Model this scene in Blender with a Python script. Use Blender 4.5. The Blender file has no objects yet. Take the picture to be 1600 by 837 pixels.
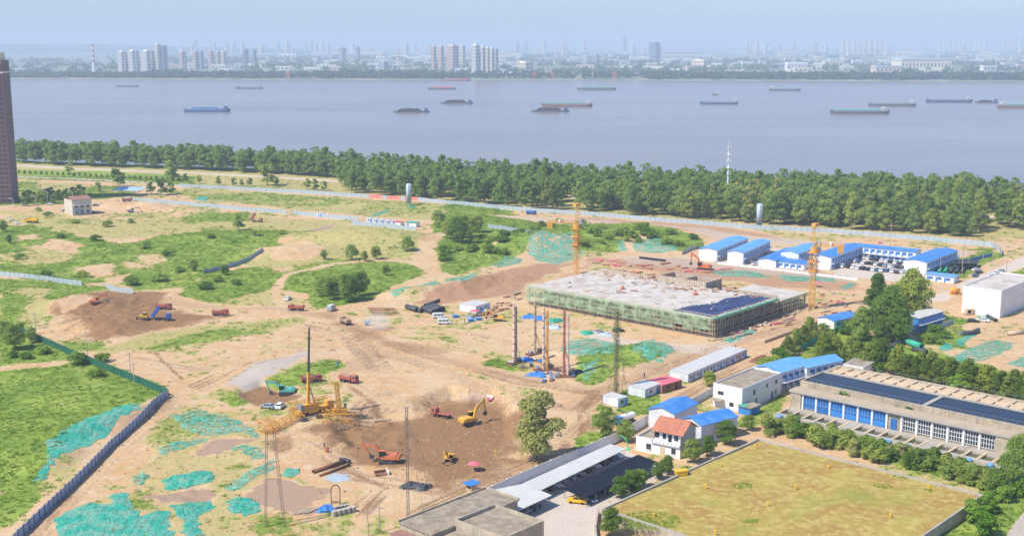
import bpy, math, random
import numpy as np
from mathutils import Vector, Matrix

R = random.Random(11)
NR = np.random.RandomState(5)
pi = math.pi
rad = math.radians
SC = bpy.context.scene
COL = SC.collection

# ------------------------------------------------------------------ camera, sky, sun, exposure
CAM_H = 105.0
HAZE_D = 0.00016
HAZE_C = (.68, .81, .97)
CAM_F = 1900.0                      # focal length in pixels of a 1600 px wide frame
PITCH = math.atan((418.5 - 65.0) / CAM_F)
cd = bpy.data.cameras.new('camera')
cd.sensor_width = 36.0
cd.lens = 36.0 * CAM_F / 1600.0
cd.clip_start = 1.0
cd.clip_end = 60000.0
cam = bpy.data.objects.new('camera', cd)
cam.location = (0, 0, CAM_H)
cam.rotation_euler = (pi / 2 - PITCH, 0, 0)
COL.objects.link(cam)
SC.camera = cam

SUN_EL = rad(51)
SUN_TO = Vector((-0.86, -0.50, 0)).normalized()      # horizontal direction towards the sun
w = bpy.data.worlds.new('World')
SC.world = w
w.use_nodes = True
wn = w.node_tree
wn.nodes.clear()
sky = wn.nodes.new('ShaderNodeTexSky')
sky.sky_type = 'NISHITA'
sky.sun_disc = False
sky.sun_elevation = SUN_EL
sky.sun_rotation = math.atan2(SUN_TO.x, SUN_TO.y)
sky.altitude = 50
sky.air_density = 1.0
sky.dust_density = 0.7
sky.ozone_density = 3.0
bg = wn.nodes.new('ShaderNodeBackground')
bg.inputs['Strength'].default_value = 0.14
wo = wn.nodes.new('ShaderNodeOutputWorld')
tn = wn.nodes.new('ShaderNodeMix'); tn.data_type = 'RGBA'; tn.blend_type = 'MULTIPLY'
tn.inputs[0].default_value = 1.0; tn.inputs[7].default_value = (.62, .745, .98, 1)     # bluish summer air, the same over the whole sky
wn.links.new(sky.outputs[0], tn.inputs[6])
wn.links.new(tn.outputs[2], bg.inputs['Color'])
wn.links.new(bg.outputs[0], wo.inputs['Surface'])

sl = bpy.data.lights.new('sun', 'SUN')
sl.energy = 4.3
sl.angle = rad(0.6)
sl.color = (1.0, 0.93, 0.80)
so = bpy.data.objects.new('sun', sl)
COL.objects.link(so)
sv = Vector((SUN_TO.x * math.cos(SUN_EL), SUN_TO.y * math.cos(SUN_EL), math.sin(SUN_EL)))
so.rotation_euler = sv.to_track_quat('Z', 'Y').to_euler()
so.location = (0, 0, 300)

SC.view_settings.view_transform = 'Standard'
SC.view_settings.look = 'None'
SC.view_settings.gamma = 1.0
SC.view_settings.exposure = 0.36
SC.view_settings.use_curve_mapping = False
cy = SC.cycles
cy.use_denoising = True
cy.max_bounces = 5
cy.diffuse_bounces = 2
cy.glossy_bounces = 2
cy.transmission_bounces = 2
cy.volume_bounces = 2
cy.transparent_max_bounces = 8
cy.sample_clamp_indirect = 4.0
cy.caustics_reflective = False
cy.caustics_refractive = False

# ------------------------------------------------------------------ projecting photo pixels onto the site
_c, _s = math.cos(PITCH), math.sin(PITCH)
def G(px, py, z=0.0):
    a = (px - 800.0) / CAM_F
    b = (418.5 - py) / CAM_F
    dy = _c + b * _s
    dz = -_s + b * _c
    t = (z - CAM_H) / dz
    return (a * t, dy * t)
def GV(px, py, z=0.0):
    x, y = G(px, py, z)
    return Vector((x, y, z))
def Gpoly(pts, z=0.0):
    return [G(p[0], p[1], z) for p in pts]

# ------------------------------------------------------------------ numpy noise and polygon fields
def _hash(ix, iy, seed):
    h = (ix.astype(np.int64) * 374761393 + iy.astype(np.int64) * 668265263 + seed * 974634777) & 0xFFFFFFFF
    h = ((h ^ (h >> 13)) * 1274126177) & 0xFFFFFFFF
    return ((h ^ (h >> 16)) & 0xFFFF) / 65535.0
def vnoise(x, y, seed=0):
    ix = np.floor(x); iy = np.floor(y)
    fx = x - ix; fy = y - iy
    fx = fx * fx * (3 - 2 * fx); fy = fy * fy * (3 - 2 * fy)
    a = _hash(ix, iy, seed); b = _hash(ix + 1, iy, seed)
    c = _hash(ix, iy + 1, seed); d = _hash(ix + 1, iy + 1, seed)
    return (a + (b - a) * fx) * (1 - fy) + (c + (d - c) * fx) * fy
def fbm(x, y, seed=0, oct=4):
    t = 0; amp = .5; f = 1
    for o in range(oct):
        t = t + amp * vnoise(x * f, y * f, seed + o * 17)
        amp *= .5; f *= 2.03
    return t
def polysd(x, y, poly):
    """signed distance, positive inside"""
    P_ = np.array(poly, float)
    d2 = np.full(x.shape, 1e18)
    ins = np.zeros(x.shape, bool)
    n = len(P_)
    for i in range(n):
        ax, ay = P_[i]; bx_, by_ = P_[(i + 1) % n]
        ex, ey = bx_ - ax, by_ - ay
        L = ex * ex + ey * ey + 1e-9
        t = np.clip(((x - ax) * ex + (y - ay) * ey) / L, 0, 1)
        qx = x - ax - t * ex; qy = y - ay - t * ey
        d2 = np.minimum(d2, qx * qx + qy * qy)
        cond = ((ay > y) != (by_ > y)) & (x < ex * (y - ay) / (ey if abs(ey) > 1e-9 else 1e-9) + ax)
        ins ^= cond
    d = np.sqrt(d2)
    return np.where(ins, d, -d)
def linesd(x, y, pts):
    d2 = np.full(x.shape, 1e18)
    for (ax, ay), (bx_, by_) in zip(pts[:-1], pts[1:]):
        ex, ey = bx_ - ax, by_ - ay
        L = ex * ex + ey * ey + 1e-9
        t = np.clip(((x - ax) * ex + (y - ay) * ey) / L, 0, 1)
        qx = x - ax - t * ex; qy = y - ay - t * ey
        d2 = np.minimum(d2, qx * qx + qy * qy)
    return np.sqrt(d2)
def sstep(a, b, v):
    t = np.clip((v - a) / (b - a), 0, 1)
    return t * t * (3 - 2 * t)

# ------------------------------------------------------------------ terrain height
_mounds = []      # cx, cy, ax, ay, angle, h
def mound(px, py, rx, ry, h, ang=0.0, p=1.0):
    x, y = G(px, py)
    _mounds.append((x, y, rx, ry, rad(ang), h, p))
mound(575, 378, 42, 24, 6.5, -15)
mound(445, 398, 26, 16, 4.0, 10)
mound(865, 388, 26, 15, 6.0, 20)
mound(800, 392, 24, 14, 4.5, 25)
mound(735, 365, 26, 26, 3.0)
mound(945, 372, 26, 20, 4.0)
mound(1040, 372, 24, 14, 3.0, -25)
mound(130, 478, 17, 16, 3.6, 0)
mound(165, 512, 16, 9, 2.6, -20)
mound(215, 498, 18, 8, 2.2, 0)
mound(250, 465, 22, 9, 1.6, -10)
mound(232, 325, 12, 9, 4.0)
mound(290, 330, 12, 9, 3.0)
mound(183, 322, 12, 9, 2.5)
mound(145, 668, 26, 6, 2.6, 58)
mound(85, 722, 10, 5, 2.0, 70)
mound(1012, 552, 11, 10, 3.0)
mound(900, 552, 12, 8, 1.4)
mound(955, 575, 13, 9, 2.0, 20)
mound(700, 452, 24, 7, 2.6, 30)
mound(650, 462, 12, 6, 2.0, 25)
mound(775, 440, 24, 14, 2.0, 35)
mound(425, 575, 16, 9, 1.8, 30)
mound(620, 462, 10, 6, 1.0)
mound(1010, 388, 22, 8, 2.0, -20)
mound(290, 750, 7, 4, 0.9, 20)
mound(375, 745, 9, 4, 0.9, 40)
mound(180, 800, 16, 12, 1.0, 0)
mound(1540, 540, 14, 12, .8, 0)
mound(45, 375, 40, 26, 1.6, 0)
mound(360, 375, 40, 24, 2.6, 0)
mound(545, 440, 24, 16, 1.5, 0)
mound(610, 320, 60, 14, 1.5, -20)
PIT = Gpoly([(510, 672), (560, 650), (640, 640), (700, 618), (775, 622), (815, 650), (812, 700), (760, 728), (692, 748), (650, 735), (610, 718), (560, 718), (528, 700)], -3.2)
PIT2 = Gpoly([(372, 612), (410, 600), (440, 606), (468, 618), (440, 628), (400, 634), (376, 628)], -1.5)
ROUGH = [(Gpoly([(510, 672), (560, 645), (640, 645), (660, 690), (620, 720), (560, 722), (524, 704)], -1), .9), (Gpoly([(84, 492), (98, 466), (170, 454), (250, 478), (215, 522), (160, 534), (108, 524)]), .9), (Gpoly([(690, 620), (780, 618), (815, 650), (790, 690), (720, 660)], -2), .6), (Gpoly([(640, 474), (700, 452), (830, 412), (850, 436), (740, 470)]), .8), (Gpoly([(240, 650), (300, 634), (405, 672), (420, 770), (120, 837), (215, 720)]), .35), (Gpoly([(0, 352), (450, 372), (288, 446), (0, 428)]), .5), (Gpoly([(1460, 545), (1600, 520), (1640, 560), (1500, 575)]), .4)]
SHORE = [(-640, 1215), (-430, 1092), (-250, 1040), (-60, 985), (60, 925), (180, 875), (330, 815), (430, 770), (640, 690)]
def hz_np(x, y):
    z = (fbm(x * .05, y * .05, 3, 3) - .45) * .7 + (fbm(x * .4, y * .4, 9, 3) - .45) * .22
    for (cx, cyy, rx, ry, an, h, p) in _mounds:
        m = (np.abs(x - cx) < 3.2 * max(rx, ry)) & (np.abs(y - cyy) < 3.2 * max(rx, ry))
        if not np.any(m):
            continue
        dx = x - cx; dy = y - cyy
        u = (dx * math.cos(an) + dy * math.sin(an)) / rx
        v = (-dx * math.sin(an) + dy * math.cos(an)) / ry
        r2 = u * u + v * v
        z = z + np.where(m, h * np.exp(-1.1 * r2 ** 1.3) * (0.85 + .3 * fbm(x * .25, y * .25, 21, 3)), 0)
    for pl, dep, ww in ((PIT, 3.4, 5.0), (PIT2, 1.6, 3.0)):
        d = polysd(x, y, pl)
        z = z - dep * sstep(-1.2, ww, d + (fbm(x * .3, y * .3, 31, 3) - .45) * 2.0)
    for pl, am in ROUGH:
        d = polysd(x, y, pl)
        z = z + np.where(d > -3, sstep(-2, 4, d) * am * (np.abs(fbm(x * .22, y * .22, 55, 4) - .47) * 5 - .35), 0)
    # the yards, slab and factory area are levelled
    sh = np.interp(x, [p[0] for p in SHORE], [p[1] for p in SHORE])
    z = z - 6.0 * sstep(-6, 14, y - sh)
    return z
FLATS = [Gpoly([(800, 470), (930, 405), (1060, 425), (1300, 395), (1560, 395), (1640, 470), (1640, 860), (600, 860), (740, 770), (960, 665), (1000, 600), (1130, 540)])]
def hz_all(x, y):
    z = hz_np(x, y)
    for f in FLATS:
        z = z * (1 - sstep(-3, 6, polysd(x, y, f)))
    return z
def hz(x, y):
    return float(hz_all(np.array([float(x)]), np.array([float(y)]))[0])
def P(px, py, dz=0.0):
    z = 0.0
    for _ in range(5):
        x, y = G(px, py, z)
        z = hz(x, y)
    return Vector((x, y, z + dz))

# ------------------------------------------------------------------ materials
MATS = {}
class NT:
    def __init__(s, m):
        s.t = m.node_tree; s.t.nodes.clear()
    def n(s, typ, **kw):
        nd = s.t.nodes.new('ShaderNode' + typ)
        for k, v in kw.items():
            if k.startswith('_'):
                setattr(nd, k[1:], v)
            else:
                key = int(k[1:]) if k[0] == 'i' and k[1:].isdigit() else k.replace('__', ' ')
                s.set(nd, key, v)
        return nd
    def set(s, nd, key, v):
        ip = nd.inputs[key]
        if isinstance(v, bpy.types.NodeSocket):
            s.t.links.new(v, ip)
        elif isinstance(v, bpy.types.Node):
            s.t.links.new(v.outputs[0], ip)
        else:
            if hasattr(ip.default_value, '__len__') and not hasattr(v, '__len__'):
                v = (v, v, v, 1)
            if hasattr(v, '__len__') and len(v) == 3 and len(ip.default_value) == 4:
                v = (*v, 1)
            ip.default_value = v
    def math(s, op, a, b=None, clamp=False):
        nd = s.n('Math', _operation=op, _use_clamp=clamp)
        s.set(nd, 0, a)
        if b is not None:
            s.set(nd, 1, b)
        return nd.outputs[0]
    def mix(s, fac, a, b, blend='MIX'):
        nd = s.n('Mix', _data_type='RGBA', _blend_type=blend)
        s.set(nd, 0, fac); s.set(nd, 6, a); s.set(nd, 7, b)
        return nd.outputs[2]
    def noise(s, vec, scale, detail=3, rough=.55, out=0):
        nd = s.n('TexNoise', Vector=vec, Scale=scale, Detail=detail, Roughness=rough)
        return nd.outputs[out]
    def ramp(s, fac, lo, hi):
        nd = s.n('MapRange', i0=fac, i1=lo, i2=hi, i3=0.0, i4=1.0)
        nd.clamp = True
        return nd.outputs[0]
    def pos(s):
        return s.n('NewGeometry').outputs['Position']
    def out(s, surf):
        o = s.n('OutputMaterial')
        s.t.links.new(surf if isinstance(surf, bpy.types.NodeSocket) else surf.outputs[0], o.inputs['Surface'])
def newmat(name):
    m = bpy.data.materials.new(name)
    m.use_nodes = True
    MATS[name] = m
    return m
def mk(name, col, rough=.75, var=.18, scale=.6, dirt=None, metal=0.0, bump=0.0, bscale=4.0, spec=.35, rnd=0.0, alpha=None, streak=None):
    m = newmat(name)
    t = NT(m)
    p = t.pos()
    nz = t.noise(p, scale, 4)
    c = t.mix(t.ramp(nz, .3, .7), [min(1, v * (1 - var)) for v in col], [min(1, v * (1 + var)) for v in col])
    if streak:                         # rain streaks: noise stretched along z
        mp = t.n('Mapping', Vector=p, Scale=(1.6, 1.6, .12))
        s_ = t.noise(mp.outputs[0], 1.0, 4, .65)
        c = t.mix(t.math('MULTIPLY', t.ramp(s_, .5, .75), streak[1]), c, streak[0])
    if dirt:
        d = t.noise(p, dirt[2] if len(dirt) > 2 else .22, 5, .65)
        c = t.mix(t.math('MULTIPLY', t.ramp(d, .48, .72), dirt[1]), c, dirt[0])
    if rnd:
        oi = t.n('ObjectInfo')
        hs = t.n('HueSaturation', Color=c)
        t.set(hs, 'Value', t.math('ADD', t.math('MULTIPLY', oi.outputs['Random'], 2 * rnd), 1 - rnd))
        t.set(hs, 'Hue', t.math('ADD', t.math('MULTIPLY', oi.outputs['Random'], .03), .485))
        c = hs.outputs[0]
    b = t.n('BsdfPrincipled', Roughness=rough, Metallic=metal)
    t.set(b, 'Base Color', c)
    t.set(b, 'Specular IOR Level', spec)
    if bump:
        bn = t.n('Bump', Strength=bump, Distance=.2, Height=t.noise(p, bscale, 4))
        t.set(b, 'Normal', bn.outputs[0])
    t.out(b)
    return m
def leafmat(name, a, b_, big=0.0, trans=.25):
    m = newmat(name)
    t = NT(m)
    p = t.pos()
    oi = t.n('ObjectInfo')
    nz = t.noise(p, .35, 3)
    n2 = t.noise(p, 2.2, 2)
    f = t.math('ADD', t.math('MULTIPLY', nz, .7), t.math('MULTIPLY', n2, .5))
    f = t.math('ADD', f, t.math('MULTIPLY', t.math('SUBTRACT', oi.outputs['Random'], .5), .6))
    if big:
        f = t.math('ADD', f, t.math('MULTIPLY', t.math('SUBTRACT', t.noise(p, .06, 4, .6), .5), big))
    c = t.mix(t.ramp(f, .38, .85), a, b_)
    r2 = t.math('FRACT', t.math('MULTIPLY', oi.outputs['Random'], 7.31))
    c = t.mix(t.math('MULTIPLY', t.ramp(r2, .6, 1.0), .5), c, (b_[0] * 1.35, b_[1] * 1.1, b_[2] * .8))
    d = t.n('BsdfDiffuse', Color=c)
    tr = t.n('BsdfTranslucent', Color=t.mix(.5, c, (b_[0] * 1.3, b_[1] * 1.3, b_[2] * .8)))
    ms = t.n('MixShader', i0=trans)
    t.set(ms, 1, d); t.set(ms, 2, tr)
    t.out(ms)
    return m

mk('concrete', (.44, .40, .34), .85, .12, .35, ((.30, .27, .23), .6), bump=.2)
mk('slab', (.58, .53, .47), .85, .12, .3, ((.33, .25, .19), .75, .12), bump=.15)
mk('roofgrey', (.36, .30, .22), .9, .25, .5, ((.17, .14, .11), .8, .3), bump=.2)
mk('paintwhite', (.84, .85, .86), .7, .04, .3, ((.6, .62, .64), .4, .3))
mk('hallroof', (.50, .39, .27), .9, .15, .6, ((.33, .25, .17), .6, .3), bump=.2)
mk('white', (.80, .80, .79), .6, .04, .3, ((.55, .52, .47), .25), streak=((.5, .48, .44), .35))
mk('whitewall', (.72, .74, .76), .7, .06, .3, ((.42, .44, .46), .5), streak=((.35, .36, .36), .6))
mk('beige', (.62, .56, .46), .8, .08, .4, ((.45, .40, .33), .4), streak=((.35, .32, .27), .4))
mk('oldconc', (.50, .42, .31), .9, .15, .4, ((.20, .18, .15), .55), bump=.25, streak=((.16, .15, .12), .7))
mk('tan', (.62, .48, .32), .9, .12, .5, ((.42, .32, .22), .5))
mk('bluebright', (.05, .24, .64), .45, .12, .3, ((.17, .33, .55), .6, .3), spec=.4, streak=((.2, .3, .42), .5))
mk('bluelight', (.13, .38, .72), .4, .08, .25, ((.30, .46, .62), .5), spec=.5)
mk('bluedark', (.03, .13, .45), .5, .12)
mk('bluepaint', (.05, .24, .62), .5, .12)
mk('teal', (.05, .42, .36), .6, .15)
mk('tile', (.55, .22, .13), .8, .2, 1.2, ((.30, .13, .09), .5, .5), bump=.4, bscale=6)
mk('glass', (.03, .045, .06), .12, .1, spec=.6)
mk('glassblue', (.03, .15, .42), .15, .15, spec=.6)
mk('dark', (.02, .02, .022), .7, .2)
mk('rubber', (.018, .018, .018), .8, .2)
mk('steel', (.30, .30, .31), .5, .2, metal=.3)
mk('rust', (.26, .12, .07), .85, .3, 1.0, ((.12, .06, .04), .6, .8))
mk('wood', (.45, .32, .2), .85, .25, 1.0)
mk('craneyellow', (.78, .38, .05), .55, .15, 1.0, ((.52, .32, .15), .6, .9))
mk('digyellow', (.75, .42, .05), .55, .15, 1.0, ((.45, .30, .15), .6, .9))
mk('orangered', (.62, .17, .06), .55, .2, 1.0, ((.42, .25, .15), .6, .9))
mk('tealdig', (.10, .45, .38), .5, .15, 1.0, ((.3, .3, .22), .4, .6))
mk('truckred', (.42, .10, .075), .65, .25, 1.0, ((.45, .30, .2), .7, .9))
mk('truckblue', (.04, .13, .50), .5, .2, 1.0, ((.3, .25, .2), .4, .7))
mk('clod', (.24, .145, .08), .95, .3, 1.5)
mk('load', (.40, .27, .17), .95, .25, 1.5, bump=.4)
mk('panelgrey', (.43, .51, .55), .55, .06, .5, ((.40, .42, .40), .4), spec=.4)
mk('panelblue', (.36, .43, .54), .5, .1, .5, ((.28, .27, .25), .35))
mk('panelgreen', (.015, .12, .075), .6, .15)
mk('netgreen', (.05, .40, .26), .9, .2, .3)
mk('tarpblue', (.05, .22, .62), .6, .25, 1.2, bump=.5)
mk('pinktarp', (.75, .16, .2), .6, .15)
mk('pipe', (.07, .075, .085), .5, .15)
mk('asphalt', (.035, .042, .055), .85, .2, .4, ((.07, .07, .07), .4))
mk('canopyblack', (.016, .020, .036), .95, .2, .3, spec=.08)
mk('canopywhite', (.58, .58, .55), .5, .06, .3, ((.45, .44, .40), .3))
mk('carwhite', (.78, .79, .8), .25, .02, spec=.5)
mk('carsilver', (.42, .47, .52), .25, .04, metal=.3, spec=.5)
mk('cardark', (.03, .035, .045), .2, .1, spec=.5)
mk('carred', (.16, .02, .03), .25, .1, spec=.5)
mk('carblue', (.04, .10, .22), .25, .1, spec=.5)
mk('carorange', (.75, .24, .03), .3, .05, spec=.5)
mk('caryellow', (.85, .50, .02), .3, .05, spec=.5)
mk('scaftube', (.66, .56, .38), .7, .2)
mk('shedblue', (.38, .52, .66), .6, .1, .4, ((.5, .52, .52), .5, .3))
mk('bark', (.16, .12, .085), .95, .25, 2)
mk('brick', (.32, .17, .13), .85, .18, .8)
mk('towerwin', (.14, .10, .10), .5, .2)
mk('towerwall_shade', (.28, .17, .16), .8, .1, .1)  # brown wall, darkened in the colour for the tower's shaded side
mk('towerwall_lit', (.66, .52, .42), .8, .06, .1)  # same tower's sunlit side, the sunlight put into a paler wall colour
mk('skin', (.5, .32, .24), .6, .05)
mk('vest', (.75, .6, .05), .7, .1)
mk('cloth', (.06, .07, .12), .8, .2)
mk('rebar', (.42, .17, .11), .9, .25, .8)
mk('plywood', (.52, .36, .22), .85, .2, .8)
mk('formwork', (.56, .47, .38), .85, .15, .5, ((.35, .24, .16), .6, .3))
mk('algae', (.10, .10, .045), .15, .3, .5, spec=.5)
mk('tankwater', (.012, .018, .03), .12, .3, .12, spec=.25)
mk('hedge', (.06, .11, .03), .95, .3, 2)
leafmat('leaf_forest', (.15, .25, .06), (.36, .47, .13), trans=.48)
leafmat('leaf_tree', (.13, .23, .04), (.36, .46, .11), trans=.45)
leafmat('leaf_pale', (.25, .29, .08), (.50, .51, .20), trans=.48)
leafmat('leaf_conifer', (.09, .17, .035), (.25, .36, .08), trans=.42)
leafmat('leaf_cypress', (.11, .18, .025), (.29, .37, .07), trans=.42)
leafmat('leaf_bright', (.10, .22, .02), (.24, .38, .05))
leafmat('leaf_weed', (.10, .21, .025), (.34, .46, .085), 1.6, trans=.4)
leafmat('leaf_dry', (.26, .24, .06), (.50, .44, .15), trans=.3)
leafmat('leaf_far', (.045, .10, .06), (.11, .18, .10), trans=.2)
leafmat('leaf_palm', (.06, .14, .03), (.2, .30, .07))

# ------------------------------------------------------------------ mesh builder and object helpers
class MB:
    def __init__(s):
        s.v = []; s.f = []
    def add(s, vs, fs):
        o = len(s.v)
        s.v += [tuple(v) for v in vs]
        s.f += [tuple(i + o for i in f) for f in fs]
        return s
    def box(s, x0, y0, z0, x1, y1, z1, M=None):
        vs = [Vector((x, y, z)) for z in (z0, z1) for y in (y0, y1) for x in (x0, x1)]
        if M is not None:
            vs = [M @ v for v in vs]
        return s.add(vs, [(0, 2, 3, 1), (4, 5, 7, 6), (0, 1, 5, 4), (2, 6, 7, 3), (0, 4, 6, 2), (1, 3, 7, 5)])
    def bar(s, a, b, wd, hd=None):
        """square bar from a to b"""
        return s.cyl(a, b, wd * .7, wd * .7 if hd is None else hd * .7, 4)
    def cyl(s, a, b, r0, r1=None, n=8, caps=True):
        a = Vector(a); b = Vector(b)
        r1 = r0 if r1 is None else r1
        d = (b - a)
        if d.length < 1e-6:
            return s
        q = d.to_track_quat('Z', 'Y').to_matrix()
        ux = q @ Vector((1, 0, 0)); uy = q @ Vector((0, 1, 0))
        vs = []
        for c, r in ((a, r0), (b, r1)):
            for i in range(n):
                an = 2 * pi * (i + .5) / n
                vs.append(c + ux * (r * math.cos(an)) + uy * (r * math.sin(an)))
        fs = [(i, (i + 1) % n, n + (i + 1) % n, n + i) for i in range(n)]
        if caps:
            fs += [tuple(range(n - 1, -1, -1)), tuple(range(n, 2 * n))]
        return s.add(vs, fs)
    def prism(s, poly, z0, z1, M=None):
        n = len(poly)
        vs = [Vector((x, y, z0)) for x, y in poly] + [Vector((x, y, z1)) for x, y in poly]
        if M is not None:
            vs = [M @ v for v in vs]
        return s.add(vs, [(i, (i + 1) % n, n + (i + 1) % n, n + i) for i in range(n)] + [tuple(range(n - 1, -1, -1)), tuple(range(n, 2 * n))])
    def extr(s, prof, y0, y1, M=None, taper=0.0):
        """profile in x-z extruded along y"""
        n = len(prof)
        vs = [Vector((x, y0, z)) for x, z in prof] + [Vector((x, y1, z)) for x, z in prof]
        if M is not None:
            vs = [M @ v for v in vs]
        return s.add(vs, [(i, n + i, n + (i + 1) % n, (i + 1) % n) for i in range(n)] + [tuple(range(n)), tuple(range(2 * n - 1, n - 1, -1))])
    def ball(s, c, rx, ry, rz, n=8, m=5, jit=0.0):
        vs = []; fs = []
        c = Vector(c)
        for j in range(m + 1):
            th = pi * j / m
            for i in range(n):
                ph = 2 * pi * i / n
                k = 1 + R.uniform(-jit, jit)
                vs.append(c + Vector((rx * math.sin(th) * math.cos(ph) * k, ry * math.sin(th) * math.sin(ph) * k, rz * math.cos(th) * k)))
        for j in range(m):
            for i in range(n):
                fs.append((j * n + i, (j + 1) * n + i, (j + 1) * n + (i + 1) % n, j * n + (i + 1) % n))
        return s.add(vs, fs)
    def lattice(s, a, b, wd, step, t=.09, n=4):
        """square lattice beam from a to b"""
        a = Vector(a); b = Vector(b)
        d = b - a; L = d.length
        q = d.to_track_quat('Z', 'Y').to_matrix()
        ux = q @ Vector((wd / 2, 0, 0)); uy = q @ Vector((0, wd / 2, 0))
        cs = [ux + uy, uy - ux, -ux - uy, ux - uy]
        for c in cs:
            s.bar(a + c, b + c, t)
        k = max(1, int(round(L / step)))
        for i in range(k):
            p = a + d * (i / k); q_ = a + d * ((i + 1) / k)
            for j in range(4):
                c0, c1 = cs[j], cs[(j + 1) % 4]
                s.bar(p + c0, p + c1, t * .7)
                s.bar(p + (c0 if i % 2 else c1), q_ + (c1 if i % 2 else c0), t * .7)
        return s
    def mesh(s, mat, name='mesh'):
        me = bpy.data.meshes.new(name)
        me.from_pydata(s.v, [], s.f)
        me.materials.append(MATS[mat])
        return me
    def build(s, name, mat, parent=None, smooth=False, loc=None):
        me = s.mesh(mat, name)
        if smooth:
            me.polygons.foreach_set('use_smooth', [True] * len(me.polygons))
        return pt(name, parent, me, loc or (0, 0, 0))
def tag(o, label, cat, group=None, kind=None):
    o['label'] = label
    if cat:
        o['category'] = cat
    if group:
        o['group'] = group
    if kind:
        o['kind'] = kind
    return o
def pt(name, parent, me, loc=(0, 0, 0), rot=(0, 0, 0), scale=(1, 1, 1)):
    o = bpy.data.objects.new(name, me)
    COL.objects.link(o)
    o.parent = parent
    o.location = loc
    o.rotation_euler = rot
    o.scale = scale
    return o
_unit = {}
def ucube(mat):
    if mat not in _unit:
        _unit[mat] = MB().box(-.5, -.5, -.5, .5, .5, .5).mesh(mat, 'block_' + mat)
    return _unit[mat]
def bx(name, parent, x0, y0, z0, x1, y1, z1, mat, rot=(0, 0, 0)):
    return pt(name, parent, ucube(mat), ((x0 + x1) / 2, (y0 + y1) / 2, (z0 + z1) / 2), rot, (abs(x1 - x0), abs(y1 - y0), abs(z1 - z0)))
def thing(name, label, cat, loc=(0, 0, 0), rz=0.0, group=None):
    o = bpy.data.objects.new(name, None)
    COL.objects.link(o)
    o.location = loc
    o.rotation_euler = (0, 0, rz)
    o.empty_display_size = .5
    return tag(o, label, cat, group)
def copy_tree(o, loc, rz, label=None, group=None, parent=None):
    c = o.copy()
    COL.objects.link(c)
    if parent is None:
        c.location = loc; c.rotation_euler = (0, 0, rz)
        if label:
            c['label'] = label
        if group:
            c['group'] = group
    else:
        c.parent = parent
    for ch in o.children:
        copy_tree(ch, None, None, parent=c)
    return c
def setstruct(o):
    o['kind'] = 'structure'
    return o
def fr(A, B, C, z=0.0, ang=None):
    """frame of a building from the photo: A its near corner, B the end of its left-front face, C of its right-front face"""
    a = GV(*A, z); b = GV(*B, z); c = GV(*C, z)
    ac = c - a; ab = b - a
    if ang is None:
        a1 = math.atan2(ac.y, ac.x); a2 = math.atan2(ab.y, ab.x) - pi / 2
        w1, w2 = ac.length, ab.length
        ang = math.atan2(w1 * math.sin(a1) + w2 * math.sin(a2), w1 * math.cos(a1) + w2 * math.cos(a2))
    else:
        ang = rad(ang)
    ux = Vector((math.cos(ang), math.sin(ang), 0)); uy = Vector((-ux.y, ux.x, 0))
    return Vector((a.x, a.y, 0)), ang, ac.dot(ux), ab.dot(uy)
# ------------------------------------------------------------------ the ground
ROWS, COLS_ = 600, 470
_ys = 212.0 * np.exp(np.linspace(0, math.log(1260 / 212.0), ROWS))
_ts = np.linspace(-.58, .58, COLS_)
GX = (_ts[None, :] * (_ys[:, None] + 60)).ravel()
GY = np.repeat(_ys, COLS_)
GZ = hz_all(GX, GY)
_GZ2 = GZ.reshape(ROWS, COLS_)
def hz(x, y):
    r = math.log(max(y, 212.01) / 212.0) / math.log(1260 / 212.0) * (ROWS - 1)
    c = (x / (y + 60) + .58) / 1.16 * (COLS_ - 1)
    r = min(max(r, 0), ROWS - 1.001); c = min(max(c, 0), COLS_ - 1.001)
    i, j = int(r), int(c); fr_, fc = r - i, c - j
    return float((_GZ2[i, j] * (1 - fc) + _GZ2[i, j + 1] * fc) * (1 - fr_) + (_GZ2[i + 1, j] * (1 - fc) + _GZ2[i + 1, j + 1] * fc) * fr_)
CH = {k: np.zeros(GX.shape) for k in ('green', 'yellow', 'soil', 'grey', 'wet', 'red', 'track', 'conc')}
_n1 = 1.5 * (fbm(GX * .09, GY * .09, 41, 5) - .48) + .9 * (fbm(GX * .03, GY * .03, 47, 3) - .44)
_n2 = fbm(GX * .5, GY * .5, 43, 3) - .44
def layer(ch, pts, val=1.0, f=2.0, na=9.0, erase=()):
    if isinstance(ch, str):
        ch = (ch,)
    poly = Gpoly(pts)
    px = [p[0] for p in poly]; py = [p[1] for p in poly]
    m = (GX > min(px) - 14) & (GX < max(px) + 14) & (GY > min(py) - 14) & (GY < max(py) + 14)
    d = polysd(GX[m], GY[m], poly) + _n1[m] * na + _n2[m] * na * .35 + (3.0 if 'green' in ch and val > .65 else 0)
    wgt = sstep(-f, f, d)
    for c in ch:
        CH[c][m] = np.maximum(CH[c][m], wgt * val)
    for e in erase:
        CH[e][m] *= (1 - wgt)
def lline(ch, pts, width, val=1.0, f=1.0, na=2.0, erase=()):
    pl = Gpoly(pts)
    px = [p[0] for p in pl]; py = [p[1] for p in pl]
    m = (GX > min(px) - 14) & (GX < max(px) + 14) & (GY > min(py) - 14) & (GY < max(py) + 14)
    d = width / 2 - linesd(GX[m], GY[m], pl) + _n1[m] * na
    wgt = sstep(-f, f, d)
    CH[ch][m] = np.maximum(CH[ch][m], wgt * val)
    for e in erase:
        CH[e][m] *= (1 - wgt)
VEG = ('green', 'yellow')
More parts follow.
